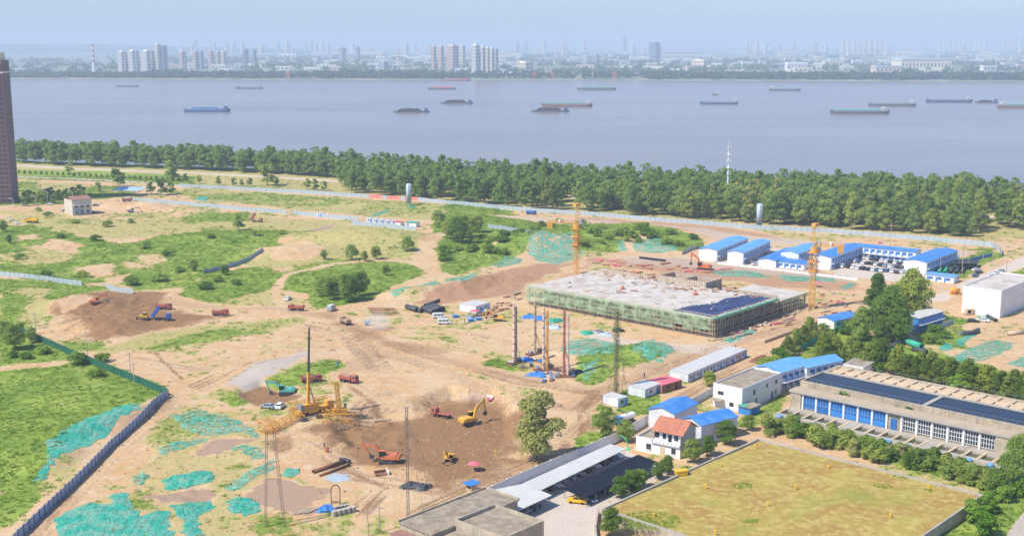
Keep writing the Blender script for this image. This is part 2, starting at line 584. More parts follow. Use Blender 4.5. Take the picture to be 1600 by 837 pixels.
# riverside belt floor and the levee
layer('yellow', [(0, 250), (300, 262), (600, 272), (900, 290), (1200, 302), (1640, 320), (1640, 372), (1500, 372), (1200, 352), (800, 328), (600, 308), (300, 292), (0, 272)], .75, 6)
layer('green', [(0, 215), (300, 225), (600, 235), (900, 250), (1640, 280), (1640, 325), (1200, 305), (900, 292), (600, 275), (300, 264), (0, 254)], .95, 6)
layer('green', [(0, 266), (150, 268), (300, 276), (300, 288), (150, 283), (0, 277)], .9, 3, 4)
layer('green', [(0, 283), (120, 290), (210, 292), (200, 305), (100, 318), (0, 320)], .8, 4)
layer('yellow', [(60, 284), (140, 288), (120, 300), (70, 296)], .8, 4, 5, ('green',))
lline('conc', [(0, 257), (120, 264), (300, 270), (500, 281), (700, 296), (950, 312), (1200, 326), (1640, 342)], 9, 1, 1.5, 2, VEG)
lline('grey', [(0, 276), (110, 279), (240, 286), (300, 292)], 7, 1, .8, 1, VEG)
# between the hoardings
layer('yellow', [(285, 292), (450, 303), (640, 314), (780, 330), (740, 345), (640, 342), (450, 326), (300, 312)], .85, 4, 8)
layer('green', [(300, 305), (400, 300), (540, 312), (520, 322), (420, 322), (330, 315)], .55, 6, 14)
layer('green', [(560, 318), (660, 318), (700, 330), (640, 336), (560, 330)], .45, 6, 14)
# left wasteland
layer('yellow', [(0, 330), (190, 340), (360, 330), (560, 345), (520, 362), (440, 372), (330, 362), (200, 372), (90, 368), (0, 360)], .72, 8, 26)
layer('green', [(330, 330), (385, 333), (380, 345), (300, 348), (270, 340)], .7, 5, 12)
layer('green', [(0, 352), (50, 352), (120, 378), (210, 382), (310, 362), (400, 362), (450, 372), (425, 388), (392, 402), (350, 420), (288, 446), (212, 454), (178, 438), (100, 442), (0, 428)], 1, 3, 10)
layer('yellow', [(0, 398), (60, 388), (110, 395), (80, 410), (20, 412)], .7, 6, 14, ('green',))
for q in ([(118, 418), (168, 412), (182, 428), (150, 436)], [(165, 433), (200, 428), (204, 441), (172, 444)], [(80, 378), (130, 384), (112, 392), (70, 388)], [(215, 400), (250, 396), (258, 412), (225, 414)], [(195, 410), (240, 412), (235, 420), (200, 420)], [(25, 372), (60, 370), (66, 378), (30, 380)]):
    layer('track', q, .15, 3, 6, VEG)
layer('green', [(0, 438), (60, 442), (125, 444), (200, 456), (150, 462), (100, 470), (80, 495), (58, 512), (30, 505), (0, 500)], 1, 3, 8)
layer('yellow', [(22, 452), (60, 450), (90, 462), (84, 490), (56, 508), (30, 495)], 1, 4, 9, ('green',))
layer('green', [(0, 502), (52, 528), (112, 556), (90, 562), (0, 568)], 1, 3, 6)
layer('green', [(0, 582), (108, 573), (135, 560), (255, 612), (215, 626), (155, 652), (92, 686), (62, 735), (62, 762), (30, 785), (12, 810), (0, 816)], 1, 2.5, 5)
layer('yellow', [(40, 690), (90, 680), (72, 720), (40, 745), (10, 730)], .6, 5, 9)
layer('green', [(285, 440), (330, 425), (360, 415), (400, 402), (450, 372), (440, 362), (380, 358), (320, 360), (300, 380), (280, 410)], .9, 4, 8)
layer('green', [(690, 400), (730, 396), (800, 385), (850, 370), (880, 366), (880, 378), (820, 392), (760, 412), (705, 428)], .85, 3, 6)
layer('green', [(300, 446), (345, 424), (425, 418), (448, 430), (402, 455), (330, 470), (304, 464)], 1, 3, 8)
layer('yellow', [(385, 412), (440, 388), (480, 366), (560, 350), (640, 352), (668, 368), (655, 400), (600, 408), (520, 408), (450, 420), (400, 425)], .95, 4, 9)
layer('track', [(420, 392), (480, 380), (500, 398), (450, 408), (415, 404)], .2, 5, 16, ('yellow',))
layer('yellow', [(330, 470), (400, 455), (445, 440), (450, 455), (490, 475), (420, 478), (340, 476)], .7, 4, 10)
layer('yellow', [(560, 470), (600, 455), (690, 425), (700, 435), (640, 455), (600, 468)], .7, 3, 8)
layer('green', [(120, 555), (200, 545), (260, 530), (330, 515), (420, 508), (400, 520), (300, 538), (200, 556), (150, 570)], .62, 4, 10)
layer('green', [(448, 438), (470, 416), (520, 408), (600, 408), (658, 420), (640, 436), (590, 452), (575, 470), (500, 478), (486, 458), (450, 452)], 1, 3, 5)
layer('yellow', [(560, 402), (650, 402), (660, 420), (600, 410)], .7, 3, 6)
layer('green', [(672, 395), (680, 352), (720, 310), (850, 352), (885, 345), (890, 378), (830, 388), (770, 412), (706, 426), (694, 420), (724, 400), (690, 396)], 1, 3, 7)
layer('green', [(896, 352), (960, 350), (1000, 348), (1060, 360), (1096, 382), (1062, 392), (1012, 372), (962, 378), (955, 394), (905, 392)], 1, 3, 6)
layer('green', [(855, 345), (905, 350), (900, 362), (860, 360)], .6, 4, 8)
lline('track', [(690, 372), (672, 385), (660, 410), (690, 432), (640, 452), (600, 468), (540, 480)], 9, .25, 2, 4, VEG)
lline('track', [(445, 500), (430, 455), (445, 430), (520, 412), (600, 406), (690, 410)], 4, .3, 1, 2, VEG)
lline('track', [(760, 398), (840, 378), (905, 366)], 1.6, .2, .8, 1, VEG)
# verges along the haul roads
layer('yellow', [(105, 535), (165, 538), (240, 518), (330, 508), (480, 490), (496, 500), (400, 520), (300, 538), (200, 552), (150, 566)], .85, 3, 8)
layer('green', [(105, 532), (160, 530), (170, 548), (150, 566), (120, 552)], .7, 3, 8)
layer('green', [(330, 512), (480, 492), (490, 500), (400, 515)], .45, 4, 10)
layer('green', [(355, 622), (420, 592), (515, 566), (526, 572), (440, 602), (372, 630)], .95, 1.5, 3)
layer('yellow', [(300, 570), (350, 560), (370, 590), (310, 600)], .4, 6, 16)
layer('yellow', [(410, 535), (520, 525), (520, 540), (430, 555)], .5, 5, 14)
layer('green', [(752, 578), (775, 562), (798, 570), (788, 586), (762, 588)], .95, 2, 4)
layer('yellow', [(640, 535), (790, 528), (800, 545), (700, 550)], .45, 5, 16)
layer('yellow', [(760, 510), (820, 500), (850, 520), (800, 540)], .35, 6, 16)
layer('yellow', [(620, 590), (660, 590), (650, 602), (615, 600)], .6, 3, 8)
# net field lower left
layer('yellow', [(240, 650), (300, 634), (370, 650), (405, 672), (425, 720), (420, 770), (450, 800), (430, 837), (120, 837), (170, 780), (215, 720)], .62, 5, 18)
layer('green', [(230, 655), (300, 638), (330, 650), (280, 690), (240, 700)], .55, 5, 12)
layer('green', [(205, 765), (235, 770), (228, 800), (205, 795)], .6, 3, 8)
layer('green', [(410, 800), (460, 790), (470, 837), (400, 837)], .6, 3, 8)
layer('green', [(910, 594), (918, 562), (960, 545), (1015, 550), (1022, 562), (960, 582), (930, 600)], .9, 2, 6)
layer('green', [(985, 612), (1020, 620), (1022, 640), (990, 640)], .9, 2, 4)
layer('green', [(650, 815), (700, 785), (760, 752), (830, 722), (870, 700), (930, 680), (935, 686), (870, 715), (800, 752), (700, 800), (660, 830)], .95, 1.5, 3)
layer('yellow', [(600, 837), (620, 800), (690, 790), (660, 837)], .8, 3, 6)
layer('green', [(1220, 625), (1190, 655), (1165, 662), (1200, 640)], .9, 1.5, 3)
layer('green', [(1200, 570), (1290, 520), (1320, 500), (1330, 530), (1260, 560)], .7, 3, 6)
layer('green', [(1230, 540), (1330, 520), (1640, 600), (1640, 640), (1400, 580)], .8, 3, 5)
layer('green', [(1440, 480), (1500, 500), (1495, 540), (1440, 535)], .85, 3, 6)
layer('green', [(1460, 395), (1545, 388), (1560, 398), (1500, 432), (1460, 430)], .75, 3, 6)
layer('green', [(1555, 425), (1640, 400), (1640, 435), (1560, 440)], .9, 2, 5)
layer('green', [(1440, 837), (1535, 800), (1552, 768), (1640, 790), (1640, 860), (1440, 860)], 1, 1, 1)
layer('green', [(1200, 655), (1250, 650), (1600, 740), (1560, 765)], .7, 2, 4)
layer('green', [(960, 735), (1055, 690), (1040, 715), (980, 735)], .5, 2, 4)
# dark soil, wet patches
layer('soil', [(84, 492), (98, 466), (170, 454), (240, 460), (250, 478), (300, 488), (358, 494), (300, 506), (215, 522), (160, 534), (108, 524)], .85, 8, 16, VEG)
layer('track', [(95, 480), (130, 470), (140, 480), (105, 492)], .5, 2, 5, ('soil',))
layer('soil', [(505, 668), (560, 648), (640, 636), (700, 612), (780, 618), (822, 650), (816, 702), (764, 730), (692, 752), (648, 738), (606, 722), (560, 722), (524, 704)], .8, 8, 16, VEG)
layer('wet', [(600, 690), (720, 640), (800, 640), (800, 700), (700, 740)], .35, 8, 10)
layer('soil', [(370, 612), (410, 598), (470, 618), (440, 630), (400, 636)], .8, 1.5, 3, VEG)
layer('red', [(640, 474), (700, 452), (760, 430), (830, 412), (905, 410), (850, 436), (810, 458), (740, 470), (680, 480)], .8, 3, 6, VEG)
layer('soil', [(700, 455), (760, 436), (800, 440), (740, 466)], .5, 3, 9)
layer('red', [(800, 462), (930, 402), (1060, 404), (1340, 432), (1340, 455), (1240, 450), (1110, 440), (940, 412), (830, 470)], .62, 4, 12, VEG)
layer('red', [(1120, 530), (1260, 485), (1330, 470), (1330, 500), (1200, 530), (1130, 545)], .35, 5, 16, VEG)
layer('soil', [(405, 690), (450, 680), (475, 700), (430, 716)], .6, 2, 4)
# roads
road1 = [(240, 470), (330, 480), (440, 482), (520, 500), (590, 528), (660, 552), (800, 590), (930, 612), (1000, 588), (1130, 540), (1275, 498)]
lline('track', road1, 9, .55, 3, 5, VEG)
lline('soil', [(500, 490), (560, 512), (620, 540), (680, 548)], 12, .5, 4, 8)
lline('soil', [(640, 550), (720, 570), (840, 598)], 3, .45, 1.5, 3)
lline('track', [(600, 548), (700, 580), (760, 612), (820, 628), (890, 640), (930, 612)], 7, .45, 3, 5, VEG)
lline('soil', [(830, 600), (900, 612), (940, 612), (1010, 586), (1120, 545)], 5, .4, 2, 3)
for dx in (0, 4):
    lline('soil', [(925 + dx * 2, 615), (905 + dx * 2, 640), (915 + dx * 2, 660), (900 + dx * 2, 685)], .9, .55, .5, .6)
lline('track', [(262, 622), (180, 690), (110, 765), (40, 850)], 7, .6, 2.5, 4, VEG)
lline('soil', [(225, 650), (165, 710), (110, 770), (70, 820)], .8, .5, .5, 1)
lline('soil', [(235, 655), (175, 715), (125, 775)], .8, .4, .5, 1)
lline('track', [(130, 552), (210, 560), (290, 600), (262, 622)], 7, .3, 3, 5, VEG)
lline('track', [(640, 800), (740, 755), (860, 705), (880, 690)], 8, .35, 2, 3, VEG)
lline('soil', [(235, 540), (255, 565), (285, 592)], 1.0, .7, .5, 1.5)
lline('track', [(540, 580), (570, 560), (585, 545)], 10, .5, 3, 5)
layer('soil', [(560, 574), (590, 560), (582, 580), (600, 588), (570, 592)], .35, 2, 5)
layer('soil', [(575, 560), (640, 555), (700, 575), (740, 585), (640, 572)], .3, 3, 6)
layer('soil', [(570, 512), (600, 505), (605, 528), (580, 530)], .35, 3, 5)
# gravel, hardstanding, asphalt
layer('grey', [(340, 604), (380, 580), (470, 545), (500, 552), (440, 580), (380, 602)], .7, 3, 8, VEG)
layer('grey', [(560, 465), (605, 460), (625, 480), (580, 486)], .35, 3, 6)
layer('grey', [(760, 335), (950, 344), (1090, 355), (1200, 370), (1400, 385), (1540, 392), (1500, 402), (1440, 400), (1200, 380), (1120, 378), (1060, 358), (1000, 348), (900, 349), (855, 350)], .55, 3, 6, VEG)
layer('red', [(880, 338), (1100, 350), (1190, 362), (1240, 378), (1140, 366), (1000, 360)], .6, 3, 6)
layer('grey', [(955, 398), (1090, 402), (1210, 418), (1340, 432), (1340, 442), (1200, 430), (1080, 418), (980, 412)], .5, 2, 4)
layer('conc', [(1300, 430), (1345, 396), (1440, 408), (1470, 432), (1400, 440)], .8, 2, 2, VEG)
layer('conc', [(1100, 408), (1150, 380), (1300, 395), (1330, 425), (1200, 420)], .6, 2, 2, VEG)
layer('conc', [(1440, 472), (1500, 442), (1540, 425), (1600, 400), (1640, 390), (1640, 404), (1570, 428), (1520, 446), (1480, 470)], .7, 1.5, 1, VEG)
layer('conc', [(830, 505), (1000, 530), (1110, 540), (1180, 512), (1180, 522), (1110, 556), (960, 548), (900, 520), (830, 515)], .55, 2, 4)
layer('conc', [(745, 775), (810, 757), (960, 695), (1000, 715), (1060, 735), (935, 803), (935, 860), (760, 860)], .85, 1.5, 2, VEG)
layer('conc', [(1030, 620), (1130, 580), (1160, 560), (1200, 555), (1120, 600), (1060, 640)], .3, 2, 4)
layer('conc', [(420, 690), (470, 700), (520, 720), (620, 700), (560, 740), (480, 745)], .35, 3, 6)
layer('conc', [(1545, 765), (1600, 778), (1600, 785), (1545, 772)], .9, 1, 1)
layer('grey', [(1555, 860), (1600, 800), (1640, 810), (1640, 860)], .9, 1, 1, VEG)
layer('soil', [(1300, 500), (1330, 492), (1345, 540), (1300, 545)], .4, 2, 4)
# puddles
for q in ([(372, 778), (420, 750), (500, 765), (490, 790), (440, 800), (400, 790)], [(310, 696), (345, 686), (392, 688), (360, 700), (318, 705)], [(235, 778), (290, 768), (350, 768), (340, 778), (270, 783)], [(455, 800), (500, 790), (495, 810)]):
    layer('wet', q, .9, 2.5, 9.0, VEG)
layer('wet', [(478, 360), (525, 350), (518, 356), (490, 362)], 1, .8, 1, VEG)
# wheel tracks along the haul roads
for i in range(90):
    rd = R.choice([road1, road1, [(600, 548), (700, 580), (760, 612), (820, 628), (890, 640), (930, 612)], [(640, 800), (740, 755), (860, 705), (900, 680)], [(262, 622), (180, 690), (110, 765), (40, 850)], [(540, 600), (600, 640), (640, 625), (760, 612)], [(470, 690), (560, 745), (700, 770), (800, 725)], [(300, 610), (420, 560), (560, 530)], [(560, 520), (700, 520), (800, 540), (900, 600)], [(940, 612), (905, 640), (915, 665), (880, 690)], [(450, 500), (540, 520), (620, 600), (560, 640)], [(1030, 640), (1100, 600), (1170, 565)], [(1340, 540), (1450, 560), (1540, 580)], [(1440, 520), (1520, 510), (1600, 500)], [(200, 560), (300, 575), (380, 560), (500, 520)], [(480, 700), (600, 760), (560, 800)]])
    ox, oy = R.uniform(-14, 14), R.uniform(-7, 7)
    pts_ = [(a + ox + R.uniform(-6, 6), b_ + oy + R.uniform(-3, 3)) for a, b_ in rd]
    k = R.randrange(max(1, len(pts_) - 3)); pts_ = pts_[k:k + 4]
    for dd in (0, 2.2):
        lline(R.choice(['soil', 'track', 'track']), [(a + dd * 4, b_ + dd) for a, b_ in pts_], R.uniform(.5, 1.0), R.uniform(.45, .8), .5, 1.0)
# thin dry growth wherever nothing drives
_sn = fbm(GX * .035, GY * .035, 91, 4); _tn = fbm(GX * .3, GY * .3, 92, 4)
_bare = np.maximum.reduce([CH['soil'], CH['conc'], CH['grey'], CH['wet'], CH['red'], CH['track']])
_sp = sstep(.43, .58, _sn * .6 + _tn * .4) * (1 - np.clip(_bare * 1.6, 0, 1)) * (GY < 950)
CH['yellow'] = np.maximum(CH['yellow'], _sp * .68)
CH['green'] = np.maximum(CH['green'], sstep(.49, .60, _sn * .5 + _tn * .5) * (1 - np.clip(_bare * 2, 0, 1)) * .5 * (GY < 950))
# patchiness inside the green
_p = fbm(GX * .045, GY * .045, 77, 4)
_q = fbm(GX * .16, GY * .16, 78, 4)
mv = sstep(.52, .62, _p) * .7
CH['yellow'] = np.maximum(CH['yellow'], CH['green'] * mv * .85)
CH['green'] *= 1 - .5 * mv

_me = bpy.data.meshes.new('ground')
_co = np.stack([GX, GY, GZ], 1)
_ii = (np.arange(ROWS - 1)[:, None] * COLS_ + np.arange(COLS_ - 1)[None, :]).ravel()
_fq = np.stack([_ii, _ii + 1, _ii + COLS_ + 1, _ii + COLS_], 1).astype(np.int32)
def npmesh(me, co, faces):
    nv, nf, k = len(co), len(faces), faces.shape[1]
    me.vertices.add(nv); me.loops.add(nf * k); me.polygons.add(nf)
    me.vertices.foreach_set('co', np.ascontiguousarray(co, dtype=np.float32).ravel())
    me.loops.foreach_set('vertex_index', np.ascontiguousarray(faces, dtype=np.int32).ravel())
    me.polygons.foreach_set('loop_start', np.arange(0, nf * k, k, dtype=np.int32))
    me.update(calc_edges=True)
npmesh(_me, _co, _fq)
_me.polygons.foreach_set('use_smooth', np.ones(len(_fq), bool))
for nm, ks in (('ga', ('green', 'yellow', 'soil', 'grey')), ('gb', ('wet', 'red', 'track', 'conc'))):
    at = _me.attributes.new(nm, 'FLOAT_COLOR', 'POINT')
    at.data.foreach_set('color', np.stack([np.clip(CH[k], 0, 1) for k in ks], 1).astype(np.float32).ravel())

m = newmat('ground'); t = NT(m); p = t.pos()
a1 = t.n('Attribute', _attribute_name='ga'); a2 = t.n('Attribute', _attribute_name='gb')
s1 = t.n('SeparateColor', Color=a1.outputs['Color']); s2 = t.n('SeparateColor', Color=a2.outputs['Color'])
nf = t.noise(p, 1.1, 5, .65); nm_ = t.noise(p, .28, 5, .6); nl = t.noise(p, .05, 4, .6); nff = t.noise(p, 4.5, 3, .6)
comb = t.math('ADD', t.math('MULTIPLY', nf, .6), t.math('MULTIPLY', nm_, .4))
jit = t.math('MULTIPLY', t.math('SUBTRACT', comb, .5), 1.5)
def fac(sock, lo=.36, hi=.64, k=1.0):
    return t.ramp(t.math('ADD', sock, t.math('MULTIPLY', t.math('MULTIPLY', jit, k), t.math('MULTIPLY', t.math('GREATER_THAN', sock, .02), 1.0))), lo, hi)
sand = t.mix(t.ramp(nl, .35, .65), (.60, .36, .17), (.64, .45, .255))
sand = t.mix(t.math('MULTIPLY', t.ramp(nm_, .47, .66), .75), sand, (.69, .53, .355))
sand = t.mix(t.math('MULTIPLY', t.ramp(nf, .5, .72), .6), sand, (.40, .26, .15))
sand = t.mix(t.math('MULTIPLY', t.ramp(t.noise(p, .6, 5, .7), .55, .7), .5), sand, (.36, .25, .15))
sand = t.mix(t.math('MULTIPLY', t.ramp(nff, .62, .75), .6), sand, (.74, .66, .55))
c = t.mix(fac(s2.outputs[2], .3, .8), sand, (.40, .27, .17))                       # tracks
c = t.mix(fac(s2.outputs[1]), c, t.mix(nm_, (.36, .19, .10), (.52, .32, .20)))      # reddish clay
c = t.mix(fac(a2.outputs['Alpha'], .35, .65, .5), c, t.mix(nm_, (.55, .46, .37), (.66, .58, .50)))   # pale hardstanding
c = t.mix(fac(a1.outputs['Alpha'], .35, .65, .6), c, t.mix(nm_, (.44, .38, .32), (.56, .49, .42)))   # grey gravel
c = t.mix(fac(s1.outputs[2], .3, .7), c, t.mix(nf, (.19, .10, .045), (.42, .245, .12)))  # dark soil
c = t.mix(fac(s1.outputs[1], .42, .68, 1.3), c, t.mix(t.ramp(nf, .3, .7), (.36, .32, .10), (.54, .46, .20)))
c = t.mix(fac(s1.outputs[0], .38, .62, 1.0), c, t.mix(t.ramp(t.math('ADD', t.math('MULTIPLY', comb, .5), t.math('MULTIPLY', nl, .5)), .38, .62), (.12, .22, .025), (.34, .41, .08)))
wetf = fac(s2.outputs[0], .4, .6, .5)
c = t.mix(wetf, c, (.44, .29, .175))
bmp = t.n('Bump', Strength=.8, Distance=.5, Height=t.math('ADD', t.math('MULTIPLY', nf, .7), t.math('MULTIPLY', nff, .3)))
b = t.n('BsdfPrincipled')
t.set(b, 'Base Color', c)
t.set(b, 'Roughness', t.math('SUBTRACT', .95, t.math('MULTIPLY', wetf, .5)))
t.set(b, 'Specular IOR Level', t.math('ADD', .1, t.math('MULTIPLY', wetf, .25)))
t.set(b, 'Normal', bmp.outputs[0])
t.out(b)
_me.materials.append(m)
g = pt('ground', None, _me)
tag(g, 'sandy construction ground with weeds, tracks and spoil', None, kind='structure')

# ------------------------------------------------------------------ the river and the far bank
m = newmat('river'); t = NT(m); p = t.pos()
mp = t.n('Mapping', Vector=p, Scale=(.35, 1, 1))
wv = t.noise(mp.outputs[0], .12, 4, .6); wl = t.noise(mp.outputs[0], .004, 4, .55)
b = t.n('BsdfPrincipled')
mp2 = t.n('Mapping', Vector=p, Scale=(.12, 1, 1)); t.set(b, 'Roughness', t.math('ADD', .18, t.math('MULTIPLY', t.noise(mp2.outputs[0], .008, 4, .5), .12)))
t.set(b, 'Base Color', t.mix(t.ramp(wl, .3, .7), (.22, .185, .165), (.30, .255, .225)))
t.set(b, 'Specular IOR Level', .5)
t.set(b, 'Normal', t.n('Bump', Strength=.3, Distance=.6, Height=wv).outputs[0])
t.out(b)
w_ = MB()
w_.add([(-5200, 560, -1.6), (5200, 560, -1.6), (5200, 3900, -1.6), (-5200, 3900, -1.6)], [(0, 1, 2, 3)])
o = w_.build('river_water', 'river'); tag(o, 'wide muddy grey river with barges on it', None, kind='structure')
# far bank: a sheet whose near edge is the bank line, reaching the horizon
FBX = np.array([-5200, -3000, -1600, -700, 0, 500, 1100, 1700, 3000, 5200.])
FBY = np.array([3640, 3600, 3560, 3480, 3440, 3400, 3330, 3290, 3250, 3200.])
def fby(x):
    return float(np.interp(x, FBX, FBY))
mk('farland', (.18, .22, .14), .95, .3, .006, ((.45, .43, .38), .8, .008))
mk('farhill', (.05, .08, .05), .95, .3, .002)
fb = MB(); vs = []
xs = np.linspace(-5200, 5200, 80)
offs = [(-14, -2.2), (0, .6), (25, 2.5), (400, 3), (1500, 3), (5000, 3), (12000, 3), (27000, 3)]
for dy, z in offs:
    for x in xs:
        k = 1 + dy / 9000.0
        vs.append((x * k, fby(x) + dy, z))
n_ = len(xs)
fb.add(vs, [(r * n_ + i, r * n_ + i + 1, (r + 1) * n_ + i + 1, (r + 1) * n_ + i) for r in range(len(offs) - 1) for i in range(n_ - 1)])
o = fb.build('far_bank_ground', 'farland'); tag(o, 'low flat land beyond the river', None, kind='structure')
hl = MB()
vs = []
xs = np.linspace(-9500, -1500, 70)
for j, k in enumerate((0, .6, 1, .5, 0)):
    for i, x in enumerate(xs):
        e = math.sin(pi * i / 69)
        vs.append((x, 11500 + j * 500, 3 + 95 * k * e * (.45 + .8 * float(fbm(np.array([x * .0012]), np.array([j * .2]), 5, 4)[0]))))
hl.add(vs, [(r * 70 + i, r * 70 + i + 1, (r + 1) * 70 + i + 1, (r + 1) * 70 + i) for r in range(4) for i in range(69)])
o = hl.build('far_hills', 'farhill', smooth=True); tag(o, 'faint low hills on the horizon', None, kind='structure')

# ------------------------------------------------------------------ weeds and dry grass standing on the ground (uncountable)
def tuft_template(nq, r, h, leaf):
    vs = []
    for i in range(nq):
        th = R.uniform(0, 2 * pi); rr = r * math.sqrt(R.random()); zz = h * R.uniform(.15, 1) * (1 - .5 * (rr / r) ** 2)
        c = Vector((rr * math.cos(th), rr * math.sin(th), zz))
        a = Vector((R.uniform(-1, 1), R.uniform(-1, 1), R.uniform(-.2, .9))).normalized()
        n = Vector((R.uniform(-1, 1), R.uniform(-1, 1), R.uniform(.7, 1.6))).normalized()
        u = a.cross(n).normalized(); v = n.cross(u)
        s_ = leaf * R.uniform(.7, 1.3)
        vs += [c - u * s_ * .5 - v * s_ * .5, c + u * s_ * .5 - v * s_ * .4, c + v * s_ * .7]
    return np.array([tuple(v) for v in vs])
def scatter(name, label, weight, n, templ, mat, smin, smax, zsc=1.0):
    cell = (weight > .25) * weight
    area = (GY + 60) ** 2 * 1.0
    # equal coverage in the picture rather than per square metre keeps the far ground from starving the near
    pr = cell * area ** .55
    pr = pr / pr.sum()
    idx = NR.choice(len(pr), n, p=pr)
    sc_ = GY[idx] * .0028
    x = GX[idx] + NR.uniform(-.5, .5, n) * sc_ * 1.2; y = GY[idx] + NR.uniform(-.5, .5, n) * sc_ * 1.6
    z = hz_all(x, y) - .06
    s = NR.uniform(smin, smax, n) * (.55 + GY[idx] / 900.0)
    th = NR.uniform(0, 2 * pi, n)
    k = NR.randint(0, len(templ), n)
    allv = []
    for j, tp in enumerate(templ):
        q = k == j
        ct, st = np.cos(th[q])[:, None], np.sin(th[q])[:, None]
        vx = (tp[None, :, 0] * ct - tp[None, :, 1] * st) * s[q][:, None] + x[q][:, None]
        vy = (tp[None, :, 0] * st + tp[None, :, 1] * ct) * s[q][:, None] + y[q][:, None]
        vz = tp[None, :, 2] * s[q][:, None] * zsc + z[q][:, None]
        allv.append(np.stack([vx, vy, vz], 2).reshape(-1, 3))
    co = np.concatenate(allv)
    me = bpy.data.meshes.new(name)
    npmesh(me, co, np.arange(len(co)).reshape(-1, 3))
    me.materials.append(MATS[mat])
    o = pt(name, None, me)
    return tag(o, label, None, kind='stuff')
_W = [tuft_template(16, 1.0, .7, .42) for _ in range(6)]
scatter('weeds', 'lush green weeds covering the waste ground', np.where(GY < 960, CH['green'], 0), 40000, _W, 'leaf_weed', .4, 1.05, .75)
scatter('dry_grass', 'yellowing dry grass on banks and verges', np.where(GY < 960, CH['yellow'], 0), 18000, _W, 'leaf_dry', .3, .7, .6)

# rubble, clods and litter lying about (uncountable)
def rubble(name, label, weight, n, smin, smax, mat):
    pr = np.clip(weight, 0, 1) * (GY + 60) ** 1.0; pr = pr / pr.sum()
    idx = NR.choice(len(pr), n, p=pr); k = GY[idx] * .003
    x = GX[idx] + NR.uniform(-.6, .6, n) * k; y = GY[idx] + NR.uniform(-.8, .8, n) * k; z = hz_all(x, y)
    base = np.array([(-1, -.8, -.3), (1, -.9, -.3), (.9, 1, -.3), (-.9, .8, -.3), (-.6, -.5, .7), (.5, -.6, .9), (.7, .5, .6), (-.5, .6, .8)])
    s_ = (smin + (smax - smin) * NR.uniform(0, 1, n) ** 2.5)[:, None, None]
    v = base[None] * s_ * NR.uniform(.5, 1.3, (n, 8, 3)); th = NR.uniform(0, 6.28, n)[:, None]
    vx = v[..., 0] * np.cos(th) - v[..., 1] * np.sin(th) + x[:, None]; vy = v[..., 0] * np.sin(th) + v[..., 1] * np.cos(th) + y[:, None]; vz = v[..., 2] + z[:, None]
    co = np.stack([vx, vy, vz], 2).reshape(-1, 3)
    f = np.array([(4, 5, 6, 7), (0, 1, 5, 4), (1, 2, 6, 5), (2, 3, 7, 6), (3, 0, 4, 7)])
    fs = (np.arange(n)[:, None, None] * 8 + f[None]).reshape(-1, 4)
    me = bpy.data.meshes.new(name); npmesh(me, co, fs); me.materials.append(MATS[mat])
    return tag(pt(name, None, me), label, None, kind='stuff')
_dry = (GY < 620) * (1 - np.clip(CH['green'], 0, 1))
rubble('soil_clods', 'clods of brown earth scattered over the diggings', _dry * (CH['soil'] + CH['red'] * .6 + .02), 5000, .06, .34, 'clod')
rubble('pale_rubble', 'pale stones and rubble strewn on the sand', _dry * (.3 + (fbm(GX * .05, GY * .05, 131, 3) > .5) * 1.0) * (1 - CH['conc'] * .8), 5000, .06, .26, 'concrete')
# ------------------------------------------------------------------ the town on the far bank
def gfar(px, py):
    """point on the far-bank land seen at this pixel"""
    x, y = G(px, py, 3.0)
    return x, y
def pxm(y):                       # photo pixels per metre at ground distance y
    return CAM_F / (y * _c + CAM_H * _s)
mk('far_white', (.82, .80, .76), .8, .06, .01)
mk('far_cream', (.86, .76, .58), .8, .06, .01)
mk('far_pink', (.74, .58, .50), .8, .06, .01)
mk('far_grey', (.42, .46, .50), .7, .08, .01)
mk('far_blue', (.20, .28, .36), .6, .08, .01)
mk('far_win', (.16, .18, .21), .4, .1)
mk('far_red', (.55, .12, .09), .7, .1)
def far_tower(px0, px1, yb, yt, mat, label, name='tower_block', cat='building', group=None, bays=None, dep=None, crown=True):
    x0, y0 = gfar(px0, yb); x1, _ = gfar(px1, yb)
    W = abs(x1 - x0)
    k = pxm(y0)
    H_ = (yb - yt) / k / _c * 1.0
    D = W * .8; W = W * .65
    t_ = thing(name, label, cat, (min(x0, x1), y0, 2.6), rad(-35) + R.uniform(-.04, .04), group)
    fl = 3.2
    bx('wall', t_, 0, 0, 0, W, D, H_, mat)
    nb = bays or max(2, int(W / 7))
    rec = MB()
    # window bays: recessed dark strips broken by floor bands
    for i in range(nb):
        cx = W * (i + .5) / nb; hw = W / nb * .17
        nseg = max(3, int(H_ / (fl * 3)))
        for j in range(nseg):
            z0 = H_ * (j + .12) / nseg; z1 = H_ * (j + .9) / nseg
            rec.box(cx - hw, -.35, z0, cx + hw, .2, z1)
    for j in range(max(3, int(H_ / (fl * 3)))):
        z0 = H_ * (j + .12) / max(3, int(H_ / (fl * 3))); z1 = z0 + fl * 2
        for i in range(2):
            rec.box(-.35, D * (i + .2) / 2, z0, .2, D * (i + .7) / 2, z1)
            rec.box(W - .2, D * (i + .2) / 2, z0, W + .35, D * (i + .7) / 2, z1)
    o = rec.build('window_band', 'far_win', t_); o['kind'] = 'stuff'
    if nb > 1:
        fin = MB()
        for i in range(nb + 1):
            xx = W * i / nb
            fin.box(max(0, xx - .8) - .1, -1.1, 0, min(W, xx + .8) + .1, .1, H_ - 1)
        fin.build('balcony_stack', mat, t_)['kind'] = 'stuff'
    if crown:
        bx('roof_parapet', t_, W * .2, D * .2, H_ + .005, W * .8, D * .8, H_ + 4, mat)
    return t_
GP = 'far bank apartment towers'
